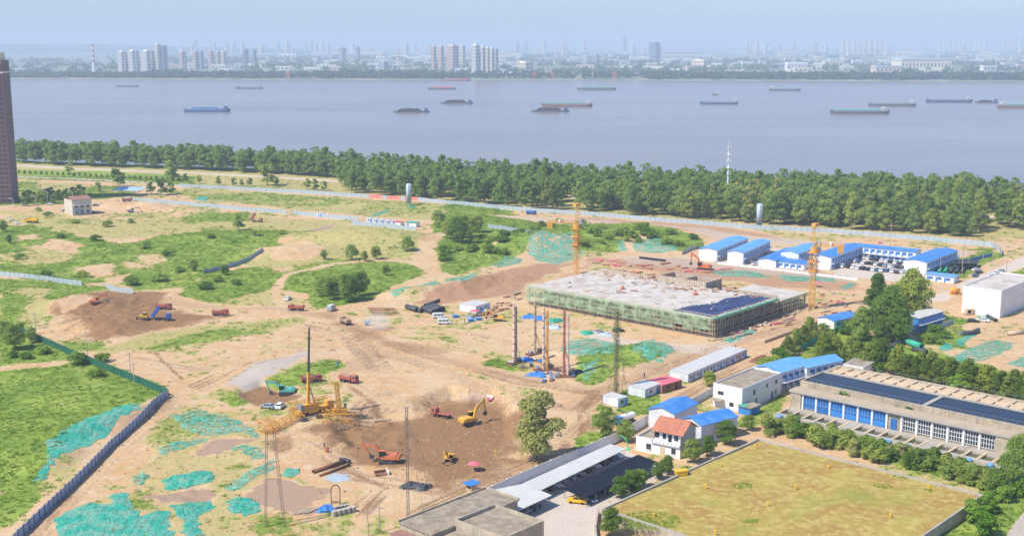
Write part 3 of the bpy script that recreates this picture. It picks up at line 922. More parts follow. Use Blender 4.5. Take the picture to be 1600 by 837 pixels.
for i, (a, b, yb, yt, m_, lb) in enumerate([
    (185, 200, 113, 82, 'far_white', 'pale tower with shaded side, leftmost of the far bank cluster by the striped chimney'),
    (201, 218, 113, 81, 'far_white', 'pale tower, second from left in the cluster beside the tallest far tower'),
    (221, 243, 113, 81, 'far_white', 'wide pale tower just left of the tallest far tower'),
    (244, 253, 113, 71, 'far_cream', 'tallest far bank tower, pale slab with green top'),
    (253.5, 262, 113, 74, 'far_blue', 'right half of the tallest far tower, its shade painted blue grey'),  # shaded side of the same tower, shade put into the blue grey colour
    (281, 292, 110, 82, 'far_pink', 'pinkish tower right of the gap after the tallest far tower'),
    (302, 311, 109, 82, 'far_pink', 'pinkish tower in the middle left far skyline'),
    (312, 319, 109, 82, 'far_grey', 'grey tower touching a pinkish tower in the far left skyline'),
    (326, 335, 108, 81, 'far_pink', 'far tower with pink left side between grey ones'),
    (338, 345, 107, 82, 'far_pink', 'slim pink far tower left of two separate blue towers'),
    (346, 355, 107, 82, 'far_cream', 'slim cream far tower left of two separate blue towers'),
    (380, 389, 106, 79, 'far_blue', 'lone blue grey far tower, left one of two'),
    (396, 401, 106, 79, 'far_blue', 'lone slim blue grey far tower, right one of two'),
    (674, 682, 113, 74, 'far_pink', 'pinkish tower, leftmost of the four in the central far group'),
    (685, 694, 113, 74, 'far_pink', 'pinkish tower, second of the central far group'),
    (698, 717, 113, 73, 'far_pink', 'broad twin pink slab, widest of the central far group'),
    (720, 727, 113, 73, 'far_cream', 'slim cream tower, rightmost of the central far group'),
    (737, 750, 120, 72, 'far_white', 'tallest nearest white slab of the stepped group by the water'),
    (751, 758, 120, 75, 'far_white', 'second slab of the stepped white group by the water'),
    (759, 765, 120, 76, 'far_cream', 'third slab of the stepped white group by the water'),
    (766, 772, 120, 77, 'far_white', 'fourth slab of the stepped white group by the water'),
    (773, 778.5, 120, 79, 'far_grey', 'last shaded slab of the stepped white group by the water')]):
    far_tower(a, b, yb, yt, m_, lb, group=GP, bays=max(2, int((b - a) / 3)))
for a, b, yb, yt, m_, lb in [
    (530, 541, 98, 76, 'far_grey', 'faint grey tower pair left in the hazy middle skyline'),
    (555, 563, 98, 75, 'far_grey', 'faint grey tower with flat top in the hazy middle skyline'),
    (593, 608, 112, 98, 'far_grey', 'dark blocky building left of the central pink towers'),
    (807, 834, 114, 98, 'far_cream', 'grey cream slab block right of the stepped white towers'),
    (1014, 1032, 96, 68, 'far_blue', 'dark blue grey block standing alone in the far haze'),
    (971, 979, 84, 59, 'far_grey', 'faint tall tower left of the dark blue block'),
    (1080, 1113, 110, 95, 'far_cream', 'sunlit cream building in front of trees across the river'),
    (927, 936, 103, 86, 'far_grey', 'small grey block among low white buildings'),
    (1030, 1034, 95, 75, 'far_white', 'slim white block beside the dark blue building')]:
    far_tower(a, b, yb, yt, m_, lb)
for px in (880, 1163, 1173, 1186, 1198, 1215, 1272, 1285, 803, 818, 845):
    w_ = R.uniform(6, 9)
    far_tower(px, px + w_, 82 + R.uniform(-1, 2), 66 + R.uniform(-2, 5), R.choice(['far_white', 'far_grey', 'far_cream']), 'faint distant tower block in the hazy skyline', group='faint distant towers', bays=2)
for i in range(9):
    far_tower(1313 + i * 8.6, 1319.5 + i * 8.6, 85, 63.5 + R.uniform(0, 3) + (5 if i == 8 else 0), R.choice(['far_pink', 'far_cream']), 'pink apartment tower in the long hazy row behind the warehouse', group='hazy pink tower row', bays=2)
for i in range(10):
    far_tower(1464 + i * 8, 1470 + i * 8, 80.5, 59.5 + R.uniform(0, 2) + (3 if i > 6 else 0), 'far_white', 'white apartment tower in the hazy row above the warehouse', group='hazy white tower row', bays=2)
for i in range(6):
    far_tower(1557 + i * 8.5, 1563.5 + i * 8.5, 80, 57.5 + R.uniform(0, 2), 'far_pink', 'hazy pinkish tower at the right end of the skyline', group='hazy right end towers', bays=2)
for i in range(46):
    px = R.choice([R.uniform(395, 670), R.uniform(780, 1310), R.uniform(850, 1600), R.uniform(255, 400)])
    far_tower(px, px + R.uniform(5, 9), 83 + R.uniform(-2, 4), 68 + R.uniform(-4, 7), R.choice(['far_white', 'far_pink', 'far_cream', 'far_white']), 'pale high rise fading into the haze above the far town', group='fading high rises', bays=2)
# big cream warehouse
def far_hall(px0, px1, yb, yt, mat, roofm, label, dep=60, cat='building', name='warehouse'):
    x0, y0 = gfar(px0, yb); x1, _ = gfar(px1, yb); W = x1 - x0
    H_ = (yb - yt) / pxm(y0)
    t_ = thing(name, label, cat, (x0, y0, 2.6), 0)
    bx('wall', t_, 0, 0, 0, W, dep, H_ * .8, mat)
    MB().extr([(-1, H_ * .8), (W + 1, H_ * .8), (W * .97, H_), (W * .03, H_)], -1, dep + 1).build('roof', roofm, t_)
    n_ = max(3, int(W / 12))
    for i in range(n_):
        bx('window', t_, W * (i + .25) / n_, -.3, H_ * .3, W * (i + .75) / n_, .1, H_ * .62, 'far_win')
    return t_
far_hall(1408, 1486, 110, 92, 'far_cream', 'far_grey', 'huge cream warehouse with dark roof across the river', 120)
far_hall(1368, 1407, 115, 103, 'far_pink', 'far_grey', 'long pink grey shed left of the cream warehouse', 60)
far_hall(775, 803, 122, 113, 'far_pink', 'far_white', 'low pinkish quay building below the stepped towers', 40)
far_hall(1230, 1262, 111, 98, 'far_white', 'far_white', 'pair of white blocks behind the right bank trees', 40)
far_hall(985, 1015, 97, 89, 'far_white', 'far_white', 'white hall left of the dark blue block', 60)
far_hall(1035, 1096, 95, 82, 'far_white', 'far_grey', 'long pale factory right of the dark blue block', 80)
# low houses and sheds of the town
lowm = {}
for m_ in ('far_white', 'far_cream', 'far_pink', 'far_grey'):
    g_ = MB().box(0, 0, 0, 1, 1, .82).extr([(-.02, .82), (1.02, .82), (1.0, 1.0), (0, 1.0)], -.02, 1.02)
    lowm[m_] = g_.mesh(m_, 'low_block')
lw = MB()
for i in range(4):
    lw.box(.08 + i * .23, -.02, .25, .22 + i * .23, .02, .62)
loww = lw.mesh('far_win', 'low_windows')
for i in range(290):
    px = R.uniform(395, 1600) if R.random() < .93 else R.uniform(180, 400)
    yb = 84 + 30 * R.random() ** 1.25
    if px < 395: yb = R.uniform(104, 113)
    x, y = gfar(px, yb)
    W = R.uniform(22, 75) * (1.0 if yb > 95 else 1.7); H_ = R.uniform(8, 20) * (1 if yb > 95 else 1.5)
    m_ = R.choices(['far_white', 'far_cream', 'far_pink', 'far_grey'], [6, 3, 1, 1])[0]
    col_ = {'far_white': 'white', 'far_cream': 'cream', 'far_pink': 'pinkish', 'far_grey': 'grey'}[m_]
    o = pt('low_building', None, lowm[m_], (x, y, 2.6), (0, 0, R.uniform(-.3, .3)), (W, R.uniform(14, 26), H_))
    tag(o, 'low %s building in the hazy town across the river' % col_, 'building', 'low buildings of the far town')
    pt('windows', o, loww)['kind'] = 'stuff'
# striped chimneys
def chimney(px, yb, yt, label):
    x, y = gfar(px, yb); H_ = (yb - yt) / pxm(y)
    t_ = thing('chimney', label, 'chimney', (x, y, 2.6))
    MB().cyl((0, 0, 0), (0, 0, H_ * .3), 5.5, 4.6, 10).build('base', 'far_white', t_)
    n_ = 8
    for i in range(n_):
        z0 = H_ * (.3 + .7 * i / n_); z1 = H_ * (.3 + .7 * (i + 1) / n_)
        MB().cyl((0, 0, z0), (0, 0, z1), 4.6 - 1.6 * i / n_, 4.6 - 1.6 * (i + 1) / n_, 10).build('stripe', 'far_red' if i % 2 else 'far_white', t_)
chimney(147, 115, 70, 'red and white striped chimney far left across the river')
chimney(622, 107, 78, 'red and white striped chimney left of the central pink towers')
chimney(879, 88, 56, 'tallest red and white striped chimney above the middle of the far bank')
chimney(869, 93, 80, 'short striped chimney left of the tallest one')
# far bridge at the left
x, y = gfar(10, 114); x2, _ = gfar(38, 114)
t_ = thing('far_bridge', 'pale road bridge on piers at the far left bank', 'bridge', (x, y, -1.6))
bx('deck', t_, 0, 0, 16, x2 - x, 12, 19, 'far_white')
for i in range(7):
    bx('pier', t_, (x2 - x) * (i + .4) / 7, 2, 0, (x2 - x) * (i + .4) / 7 + 5, 10, 16, 'far_white')
# port cranes on the far bank
for px, lb in ((452, 'red quay crane at the far left landing'), (834, 'red quay crane right of the quay building'), (861, 'larger red quay crane on the far bank'), (957, 'red quay crane left of the moored ships')):
    x, y = gfar(px, 122); y = fby(x) + 6
    t_ = thing('quay_crane', lb, 'crane', (x, y, .5))
    fm = MB()
    for sx in (-6, 6):
        for sy in (-5, 5):
            fm.bar((sx, sy, 0), (sx * .4, sy * .4, 14), 1.3)
    fm.build('portal', 'far_red', t_)
    bx('cab', t_, -4, -3, 14, 5, 3, 19, 'far_red')
    MB().bar((2, 0, 18), (R.choice([-1, 1]) * 17, -3, 38), 1.6).build('boom', 'far_red', t_)
    MB().bar((-2, 0, 19), (-4, 0, 30), 1.2).build('mast', 'far_red', t_)
for px, yt, yb in ((578, 97, 118), (588, 97, 118), (1482, 100, 112), (1544, 78, 96), (1556, 92, 112), (340, 95, 112), (1440, 88, 104)):
    x, y = gfar(px, yb); H_ = (yb - yt) / pxm(y)
    t_ = thing('far_mast', 'thin pale mast standing on the far bank', 'mast', (x, y, 2.6), 0, 'thin masts on the far bank')
    MB().cyl((0, 0, 0), (0, 0, H_), 1.3, .6, 6).build('pole', 'far_white', t_)
    bx('bracket', t_, -2, -.5, H_ * .8, 2, .5, H_ * .83, 'far_white')
# far woods: belt along the far water's edge and patches among the houses
def far_wood(name, label, pts, mat, q=9):
    vs = []
    for (x, y, z, w_, h_) in pts:
        for k in range(q):
            th = R.uniform(0, 2 * pi); ph = math.acos(R.uniform(-.3, 1)); 
            c = Vector((x + w_ * .5 * math.sin(ph) * math.cos(th), y + w_ * .5 * math.sin(ph) * math.sin(th), z + h_ * (.45 + .5 * math.cos(ph))))
            s_ = w_ * R.uniform(.28, .5)
            n = Vector((R.uniform(-1, 1), R.uniform(-1.4, .4), R.uniform(-.2, 1))).normalized()
            u = n.orthogonal().normalized(); v = n.cross(u)
            vs += [c - u * s_ - v * s_ * .6, c + u * s_ - v * s_ * .6, c + v * s_]
    co = np.array([tuple(v) for v in vs])
    me = bpy.data.meshes.new(name); npmesh(me, co, np.arange(len(co)).reshape(-1, 3)); me.materials.append(MATS[mat])
    return tag(pt(name, None, me), label, None, kind='stuff')
pts = []
for i in range(2600):
    px = R.uniform(-60, 1660)
    x, _ = G(px, 122)
    d = R.uniform(14, 130)
    hgt = 19 if px > 250 else 15
    dens = .35 if (735 < px < 1000 or 440 < px < 480 or 320 < px < 350) else 1
    if R.random() > dens: continue
    y = fby(x) + d
    pts.append((x * (1 + d / 3500), y, 1, R.uniform(10, 17), hgt * R.uniform(.7, 1.15) * (.75 if 700 < px < 740 else 1)))
far_wood('far_shore_woodland', 'band of trees lining the far bank of the river', pts, 'leaf_far')
pts = []
for c in range(120):
    px = R.uniform(-60, 1660); yb = R.uniform(82, 116)
    x, y = gfar(px, yb)
    n_ = R.randint(8, 26); wid = R.uniform(40, 220)
    for i in range(n_):
        pts.append((x + R.gauss(0, wid), y + R.gauss(0, 40), 3, R.uniform(12, 26), R.uniform(9, 17)))
far_wood('far_inland_woodland', 'scattered hazy woods between the far town houses', pts, 'leaf_far', 7)

# ------------------------------------------------------------------ boats on the river
mk('hull_blue', (.05, .12, .28), .6, .15, .2); mk('hull_grey', (.14, .15, .17), .6, .2, .2); mk('hull_rust', (.28, .14, .12), .7, .2, .2)
mk('coal', (.035, .037, .045), .95, .4, .3, bump=.5); mk('hatch_green', (.16, .42, .33), .7, .1, .2); mk('deck_grey', (.33, .34, .36), .8, .15, .2)
mk('cargo_red', (.85, .12, .14), .6, .1); mk('sandload', (.30, .24, .19), .95, .2, .3); mk('hatch_teal', (.2, .48, .46), .7, .1, .2)
def barge(px, py, lpx, kind, hull, house, label, ang=0.0, name='cargo_barge', wl=-1.6):
    x, y = G(px, py, wl)
    L = lpx / pxm(y); B = max(9.0, L * .17); D = max(1.6, L * (.028 if kind == 'coal' else .045))
    t_ = thing(name, label, 'boat', (x, y, wl), rad(ang), 'boats on the river')
    n_ = 10
    def ring(z, k):
        o_ = []
        for i in range(n_ + 1):
            u = -1 + 2 * i / n_
            wv_ = (1 - abs(u) ** 7) ** .5 if abs(u) < 1 else 0
            o_.append((u * L / 2 * k, -B / 2 * max(.35, wv_) * k))
        return o_ + [(a, -b) for a, b in reversed(o_)]
    lo = ring(0, .96); hi = ring(0, 1.0)
    N_ = len(lo)
    h_ = MB()
    h_.add([(a, b, -.6) for a, b in lo] + [(a, b, D + (D * .5 if abs(a) > L * .44 else 0)) for a, b in hi],
           [(i, (i + 1) % N_, N_ + (i + 1) % N_, N_ + i) for i in range(N_)] + [tuple(range(N_ - 1, -1, -1)), tuple(range(N_, 2 * N_))])
    h_.build('hull', hull, t_)
    MB().prism([(a * 1.003, b * 1.01) for a, b in hi], D * .72, D * .86).build('rubbing_strake', 'hull_grey', t_)
    hs = -1 if house == 'l' else 1
    # deck house at one end with a bridge on top
    hx = hs * L * .40
    dh = bx('deckhouse', t_, hx - L * .055, -B * .36, D, hx + L * .055, B * .36, D + 3.0, 'deck_grey' if kind not in ('blue', 'coal') else 'hull_blue')
    bx('bridge', t_, hx - L * .03, -B * .25, D + 3, hx + L * .035, B * .25, D + 5.4, 'far_white' if kind not in ('blue', 'coal') else 'hull_blue')
    bx('bridge_window', t_, hx - L * .031, -B * .26, D + 3.9, hx + L * .036, B * .26, D + 4.7, 'glass')
    MB().cyl((hx, 0, D + 5.4), (hx, 0, D + 9), .25, .15, 6).build('mast', 'far_white', t_)
    MB().cyl((-hs * L * .45, 0, D), (-hs * L * .45, 0, D + 5), .25, .15, 6).build('bow_mast', 'hull_grey', t_)
    c0, c1 = (-L * .42, L * .32) if hs > 0 else (-L * .32, L * .42)
    if kind in ('coal', 'sand', 'blue'):
        hm = MB(); nn, mm = 18, 7; vs = []
        for i in range(nn + 1):
            for j in range(mm + 1):
                u = i / nn; v_ = j / mm
                e = min(1, 5.5 * u) * min(1, 5.5 * (1 - u)); s_ = math.sin(pi * v_) ** .7
                hh = (L * .085 if kind == 'coal' else L * .055) * e * s_ * (1 + .07 * math.sin(u * 17) + R.uniform(-.05, .05))
                vs.append((c0 + (c1 - c0) * u, -B * .42 + B * .84 * v_, D + .05 + max(0, hh)))
        hm.add(vs, [(i * (mm + 1) + j, (i + 1) * (mm + 1) + j, (i + 1) * (mm + 1) + j + 1, i * (mm + 1) + j + 1) for i in range(nn) for j in range(mm)])
        hm.build('cargo_heap', 'coal' if kind == 'coal' else ('hull_blue' if kind == 'blue' else 'sandload'), t_)
    elif kind in ('green', 'teal', 'red'):
        bx('coaming', t_, c0, -B * .40, D, c1, B * .40, D + 1.4, 'deck_grey')
        n2 = 7
        for i in range(n2):
            a = c0 + (c1 - c0) * (i + .04) / n2; b = c0 + (c1 - c0) * (i + .96) / n2
            MB().extr([(a, D + 1.41), (b, D + 1.41), (b, D + 2.9), ((a + b) / 2, D + 3.3), (a, D + 2.9)], -B * .41, B * .41).build('hatch_cover', {'green': 'hatch_green', 'teal': 'hatch_teal', 'red': 'cargo_red'}[kind], t_)
    else:
        for sy in (-1, 1):
            bx('hold_wall', t_, c0, sy * B * .40 - .4, D, c1, sy * B * .40 + .4, D + 2.0, 'deck_grey')
        bx('hold_floor', t_, c0, -B * .39, D, c1, B * .39, D + .3, 'deck_grey')
        for i in range(5):
            a = c0 + (c1 - c0) * (i + .5) / 5
            bx('cross_beam', t_, a - .6, -B * .4, D + 1.2, a + .6, B * .4, D + 1.9, 'deck_grey')
    return t_
barge(324, 175, 72, 'blue', 'hull_blue', 'r', 'blue barge piled with lumpy blue cargo, lowest boat on the left water', 3)
barge(198, 136, 36, 'grey', 'hull_grey', 'l', 'small low barge with white wheelhouse, farthest left on the river')
barge(389, 139, 44, 'grey', 'hull_grey', 'l', 'low empty barge with white wheelhouse at its left end', -2)
barge(643, 176, 57, 'coal', 'hull_grey', 'r', 'coal barge with tall dark heap nearest the middle of the river', 2)
barge(714, 162, 51, 'coal', 'hull_grey', 'r', 'coal barge upriver just behind the nearest dark heap')
barge(690, 140, 45, 'red', 'hull_grey', 'l', 'barge with bright red cargo near the far bank')
barge(886, 167, 80, 'green', 'hull_rust', 'r', 'long barge with pale green hatch covers beside a coal barge', -2)
barge(860, 175, 60, 'coal', 'hull_grey', 'r', 'coal barge in front of the long green hatched barge')
barge(932, 141, 62, 'green', 'hull_grey', 'l', 'green hatched barge with white wheelhouse at left, near the far bank', -3)
barge(1123, 163, 60, 'grey', 'hull_blue', 'r', 'blue empty barge right of the middle of the river', -4)
barge(1117, 149, 9, 'grey', 'hull_grey', 'r', 'tiny dark boat behind the blue empty barge', name='small_boat')
barge(1226, 142, 50, 'teal', 'hull_grey', 'l', 'teal covered barge near the far bank on the right', -1)
barge(1394, 166, 74, 'grey', 'hull_grey', 'r', 'long grey empty barge with dark deckhouses on the right water', -3)
barge(1343, 178, 92, 'teal', 'hull_grey', 'r', 'very low pale flat barge, nearest boat on the right', -2)
barge(1483, 160, 72, 'grey', 'hull_blue', 'r', 'grey blue barge coupled to a coal barge at the right', -2)
barge(1541, 161, 36, 'coal', 'hull_grey', 'r', 'short coal barge at the right end of a coupled pair')
barge(1596, 169, 76, 'green', 'hull_rust', 'l', 'green hatched barge cut by the right edge of the view')
barge(714, 127, 44, 'red', 'hull_rust', 'l', 'moored red and white ship at the quay below the central towers')
barge(985, 125, 34, 'grey', 'hull_grey', 'l', 'moored white ship on the far bank, left of two')
barge(1082, 125, 36, 'grey', 'hull_grey', 'r', 'moored white ship on the far bank, right of two')
barge(1448, 127, 40, 'sand', 'hull_blue', 'l', 'dredger with machinery moored at the far bank on the right')
barge(1475, 127, 14, 'grey', 'hull_grey', 'r', 'small white ferry beside the moored dredger', name='small_boat')
barge(534, 125, 24, 'grey', 'hull_rust', 'l', 'pale pontoon moored at the far bank left of centre')
barge(480, 125, 26, 'grey', 'hull_rust', 'r', 'long low pontoon by the left red crane')
barge(95, 124, 24, 'grey', 'hull_rust', 'r', 'low pale pontoon at the far left bank')
# ------------------------------------------------------------------ trees
def leaf_cloud(clumps, n, size, flat=.0, outward=.7):
    """clumps: (cx,cy,cz,rx,ry,rz); leaf-clump quads spread over the shells and volumes"""
    wts = np.array([c[3] * c[4] + c[4] * c[5] + c[3] * c[5] for c in clumps]); wts = wts / wts.sum()
    k = NR.choice(len(clumps), n, p=wts)
    C = np.array(clumps)[k]
    d = NR.normal(size=(n, 3)); d /= np.linalg.norm(d, axis=1)[:, None]
    d[:, 2] = np.where(d[:, 2] < -.35, -d[:, 2] * .7, d[:, 2])
    r = NR.uniform(.55, 1.0, n) ** .6 * np.where(NR.uniform(size=n) < .14, NR.uniform(1.05, 1.4, n), 1.0)
    c = C[:, :3] + d * C[:, 3:] * r[:, None]
    nn = d * 1.1 + NR.normal(size=(n, 3)) * .42 + np.array([0, 0, .45])
    nn /= np.linalg.norm(nn, axis=1)[:, None]
    ref = NR.normal(size=(n, 3))
    u = np.cross(nn, ref); u /= np.linalg.norm(u, axis=1)[:, None]
    v = np.cross(nn, u)
    s = (size * NR.uniform(.6, 1.35, n))[:, None]
    q = np.stack([c - u * s * .5, c - v * s * .32, c + u * s * .55, c + v * s * .36], 1)
    return q.reshape(-1, 3)
def cloud_mesh(co, mat, name='crown'):
    me = bpy.data.meshes.new(name)
    npmesh(me, co, np.arange(len(co)).reshape(-1, 4))
    me.materials.append(MATS[mat])
    return me
def trunk_mesh(h, r, limbs, mat='bark'):
    m_ = MB()
    m_.cyl((0, 0, -.4), (R.uniform(-.1, .1), R.uniform(-.1, .1), h * .5), r, r * .75, 7)
    m_.cyl((0, 0, h * .5), (R.uniform(-.3, .3), R.uniform(-.3, .3), h), r * .75, r * .3, 6)
    for (a, z, l) in limbs:
        m_.cyl((0, 0, z), (l * math.cos(a), l * math.sin(a), z + l * .8), r * .4, r * .15, 5)
    return m_.mesh(mat, 'trunk')
def make_tree(h, rad_, zb, nclump, nleaf, size, mat, shape='round', tr=None):
    cl = []
    for i in range(nclump):
        f = (i + .5) / nclump
        z = zb + (h - zb) * (.08 + .84 * R.random())
        u = (z - zb) / (h - zb)
        if shape == 'round':
            prof = math.sqrt(max(.05, 1 - (2 * u - .85) ** 2 / 1.4))
        elif shape == 'tall':
            prof = max(.25, math.sin(pi * min(.97, u * .8 + .18)) ** .8)
        elif shape == 'cone':
            prof = max(.12, 1.05 - u)
        a = R.uniform(0, 2 * pi)
        rr = rad_ * prof * R.uniform(.25, .8)
        cr = rad_ * R.uniform(.28, .46) * (.55 + .5 * prof)
        cl.append((rr * math.cos(a), rr * math.sin(a), z, cr, cr, cr * R.uniform(.7, 1.05)))
    cl.append((0, 0, h - rad_ * .35, rad_ * .3, rad_ * .3, rad_ * .35))
    crown = cloud_mesh(leaf_cloud(cl, nleaf, size), mat)
    limbs = [(R.uniform(0, 2 * pi), zb + (h - zb) * R.uniform(.0, .4), rad_ * R.uniform(.5, .8)) for _ in range(5)]
    trunk = trunk_mesh(h * .9, tr or max(.12, h * .014), limbs)
    return trunk, crown
def put_tree(tp, loc, s, label, cat='tree', name='tree', group=None, sz=None):
    t_ = thing(name, label, cat, loc, R.uniform(0, 2 * pi), group)
    sz = sz or s
    pt('trunk', t_, tp[0], scale=(s, s, sz)); pt('crown', t_, tp[1], scale=(s, s, sz))
    return t_
FT = [make_tree(R.uniform(17, 20), R.uniform(5.0, 6.2), R.uniform(1.0, 2.6), 34, 2600, .9, 'leaf_forest', R.choice(['tall', 'round', 'tall'])) for _ in range(6)]
FTP = [make_tree(18, 4.6, 2.0, 26, 1900, .9, 'leaf_tree', 'tall') for _ in range(2)]
FPL = make_tree(19, 4.2, 2.5, 26, 1500, .9, 'leaf_pale', 'tall')
FTP += [make_tree(21, 3.2, 2.0, 26, 1600, .85, 'leaf_forest', 'tall')]
front = [(25, 257), (250, 264), (400, 271), (520, 279), (548, 304), (640, 311), (800, 326), (1000, 337), (1200, 351), (1400, 363), (1520, 371), (1545, 362), (1640, 360)]
back = [(25, 250), (300, 260), (450, 266), (600, 273), (800, 289), (1000, 297), (1200, 306), (1400, 312), (1640, 322)]
def ipl(pl, x):
    return float(np.interp(x, [p[0] for p in pl], [p[1] for p in pl]))
cand = []
yy = 0
roadpx = [(0, 257), (120, 264), (300, 270), (500, 281), (700, 296), (950, 312), (1200, 326), (1640, 342)]
for px in np.arange(22, 1660, 9.5):
    f_, b_ = ipl(front, px), ipl(back, px)
    nrow = max(4 if px < 520 else 2, int((f_ - b_) / 5.2) + 1)
    for j in range(nrow):
        py = f_ + (b_ - f_) * ((j + R.uniform(.0, .9)) / nrow)
        qx = px + R.uniform(-6, 6)
        if px > 520 and abs(py - ipl(roadpx, px)) < 3.2 and R.random() < .75: continue
        if px < 520 and py > ipl(roadpx, qx) - 3: py = ipl(roadpx, qx) - 3 - R.uniform(0, 6)
        keep = .88 if j else .72
        if 870 < px < 935 and py > 318: keep = .25
        if 690 < px < 760 and py > 310: keep = .6
        if 1540 < px < 1580 and py > 330: keep = .2
        if px > 1580 and 318 < py < 350: keep = .25
        if R.random() < keep:
            cand.append((py, qx))
cand.sort(reverse=True)
near, rest = cand[:300], cand[300:]
for py, px in near:
    k_ = R.random(); tp = R.choice(FT) if k_ < .68 else (R.choice(FTP) if k_ < .88 else FPL)
    loc = P(px, py)
    s = R.choice([R.uniform(.6, .85), R.uniform(.8, 1.05), R.uniform(.95, 1.2)]) * (.94 if px > 520 else 1.12)
    if px < 520: lb = 'dark green tree in the thin riverside row behind the pale levee track'
    elif px < 860: lb = 'tall leafy tree in the riverside belt behind the long pale hoarding'
    elif px < 1120: lb = 'dense green tree in the riverside wood left of the white communication pole'
    elif px < 1330: lb = 'dense green tree in the riverside wood between communication pole and long office'
    else: lb = 'dense green tree in the riverside wood behind the office court at the right'
    put_tree(tp, loc, s, lb, 'tree', 'riverside_tree', 'riverside belt trees', s * R.uniform(.9, 1.15))
# the deeper rows of the belt, beyond the nearest 300
allc = []
for py, px in rest:
    loc = P(px, py)
    s = R.uniform(.8, 1.15)
    co = np.empty(FT[0][1].vertices.__len__() * 3, np.float32)
    src = R.choice(FT[:3])[1]
    co = np.empty(len(src.vertices) * 3, np.float32); src.vertices.foreach_get('co', co)
    co = co.reshape(-1, 4, 3)[::5] * s
    a = R.uniform(0, 6.28); ct, st = math.cos(a), math.sin(a)
    q = co.copy(); q[..., 0] = co[..., 0] * ct - co[..., 1] * st + loc.x; q[..., 1] = co[..., 0] * st + co[..., 1] * ct + loc.y; q[..., 2] += loc.z
    ctr = q.mean(1, keepdims=True)
    allc.append((ctr + (q - ctr) * 2.0).reshape(-1, 3))
if allc:
    o = pt('rear_riverside_woodland', None, cloud_mesh(np.concatenate(allc), 'leaf_forest', 'rear_wood'))
    tag(o, 'deep rows of the riverside wood along the water', None, kind='stuff')
# saplings and single trees in front of the belt
NT1 = [make_tree(8, 3.2, .6, 15, 1300, .72, 'leaf_tree', 'round') for _ in range(3)]
BIG = [make_tree(14, 5.2, .8, 34, 6500, .6, 'leaf_pale', 'tall'), make_tree(11, 5.0, 1.0, 30, 4800, .62, 'leaf_tree', 'round'), make_tree(12, 5.8, .5, 34, 5200, .68, 'leaf_tree', 'round')]
BUSH = [make_tree(3.6, 2.5, .1, 14, 1000, .5, 'leaf_tree', 'round', .08) for _ in range(4)]
WB = [make_tree(3.4, 2.9, .1, 16, 1200, .5, 'leaf_weed', 'round', .08) for _ in range(4)]
CONI = [make_tree(25, 7.6, .8, 90, 10000, .85, 'leaf_conifer', 'cone'), make_tree(21, 8.4, .8, 70, 10000, .85, 'leaf_tree', 'tall')]
CYP = [make_tree(7.5, 3.6, .2, 26, 2200, .55, 'leaf_cypress', 'cone', .1) for _ in range(3)]
BRT = [make_tree(5, 2.7, .3, 16, 1500, .48, 'leaf_bright', 'round', .1)]
for px, py, s, lb in [(110, 271, 1.3, 'round dark tree alone beside the pale levee track'), (184, 292, 1.7, 'tall dark tree left of the blue roofed shed'), (268, 283, 2.0, 'tall slim dark tree right of the shed trees'), (253, 305, 1.5, 'largest bushy tree right of the blue roofed shed'), (236, 304, 1.1, 'bushy tree touching the blue roofed shed'), (266, 304, 1.2, 'bushy tree at the end of the shed group'), (154, 300, .9, 'small tree left of the blue roofed shed'),
    (290, 284, .8, 'young tree beside the road band, first of a loose row'), (312, 287, .8, 'young tree beside the road band, second of a loose row'), (342, 290, .9, 'young tree beside the road band, third of a loose row'), (366, 291, .8, 'young tree beside the road band, fourth of a loose row'), (378, 291, .7, 'young tree beside the road band, fifth of a loose row'), (390, 291, .8, 'young tree beside the road band, last of a loose row'),
    (418, 290, 2.1, 'tall narrow dark tree before the middle of the belt'), (432, 291, .9, 'short tree beside the tall narrow dark tree'), (480, 296, 1.0, 'small tree beyond the hoarding, first of three'), (492, 297, 1.0, 'small tree beyond the hoarding, second of three'), (506, 298, .9, 'small tree beyond the hoarding, third of three'),
    (374, 360, 1.25, 'lone leafy tree standing by the tipped truck'), (1560, 350, 1.4, 'light green tree at the right end of the belt')]:
    put_tree(R.choice(NT1), P(px, py), s, lb, 'tree', 'young_tree', 'scattered young trees')
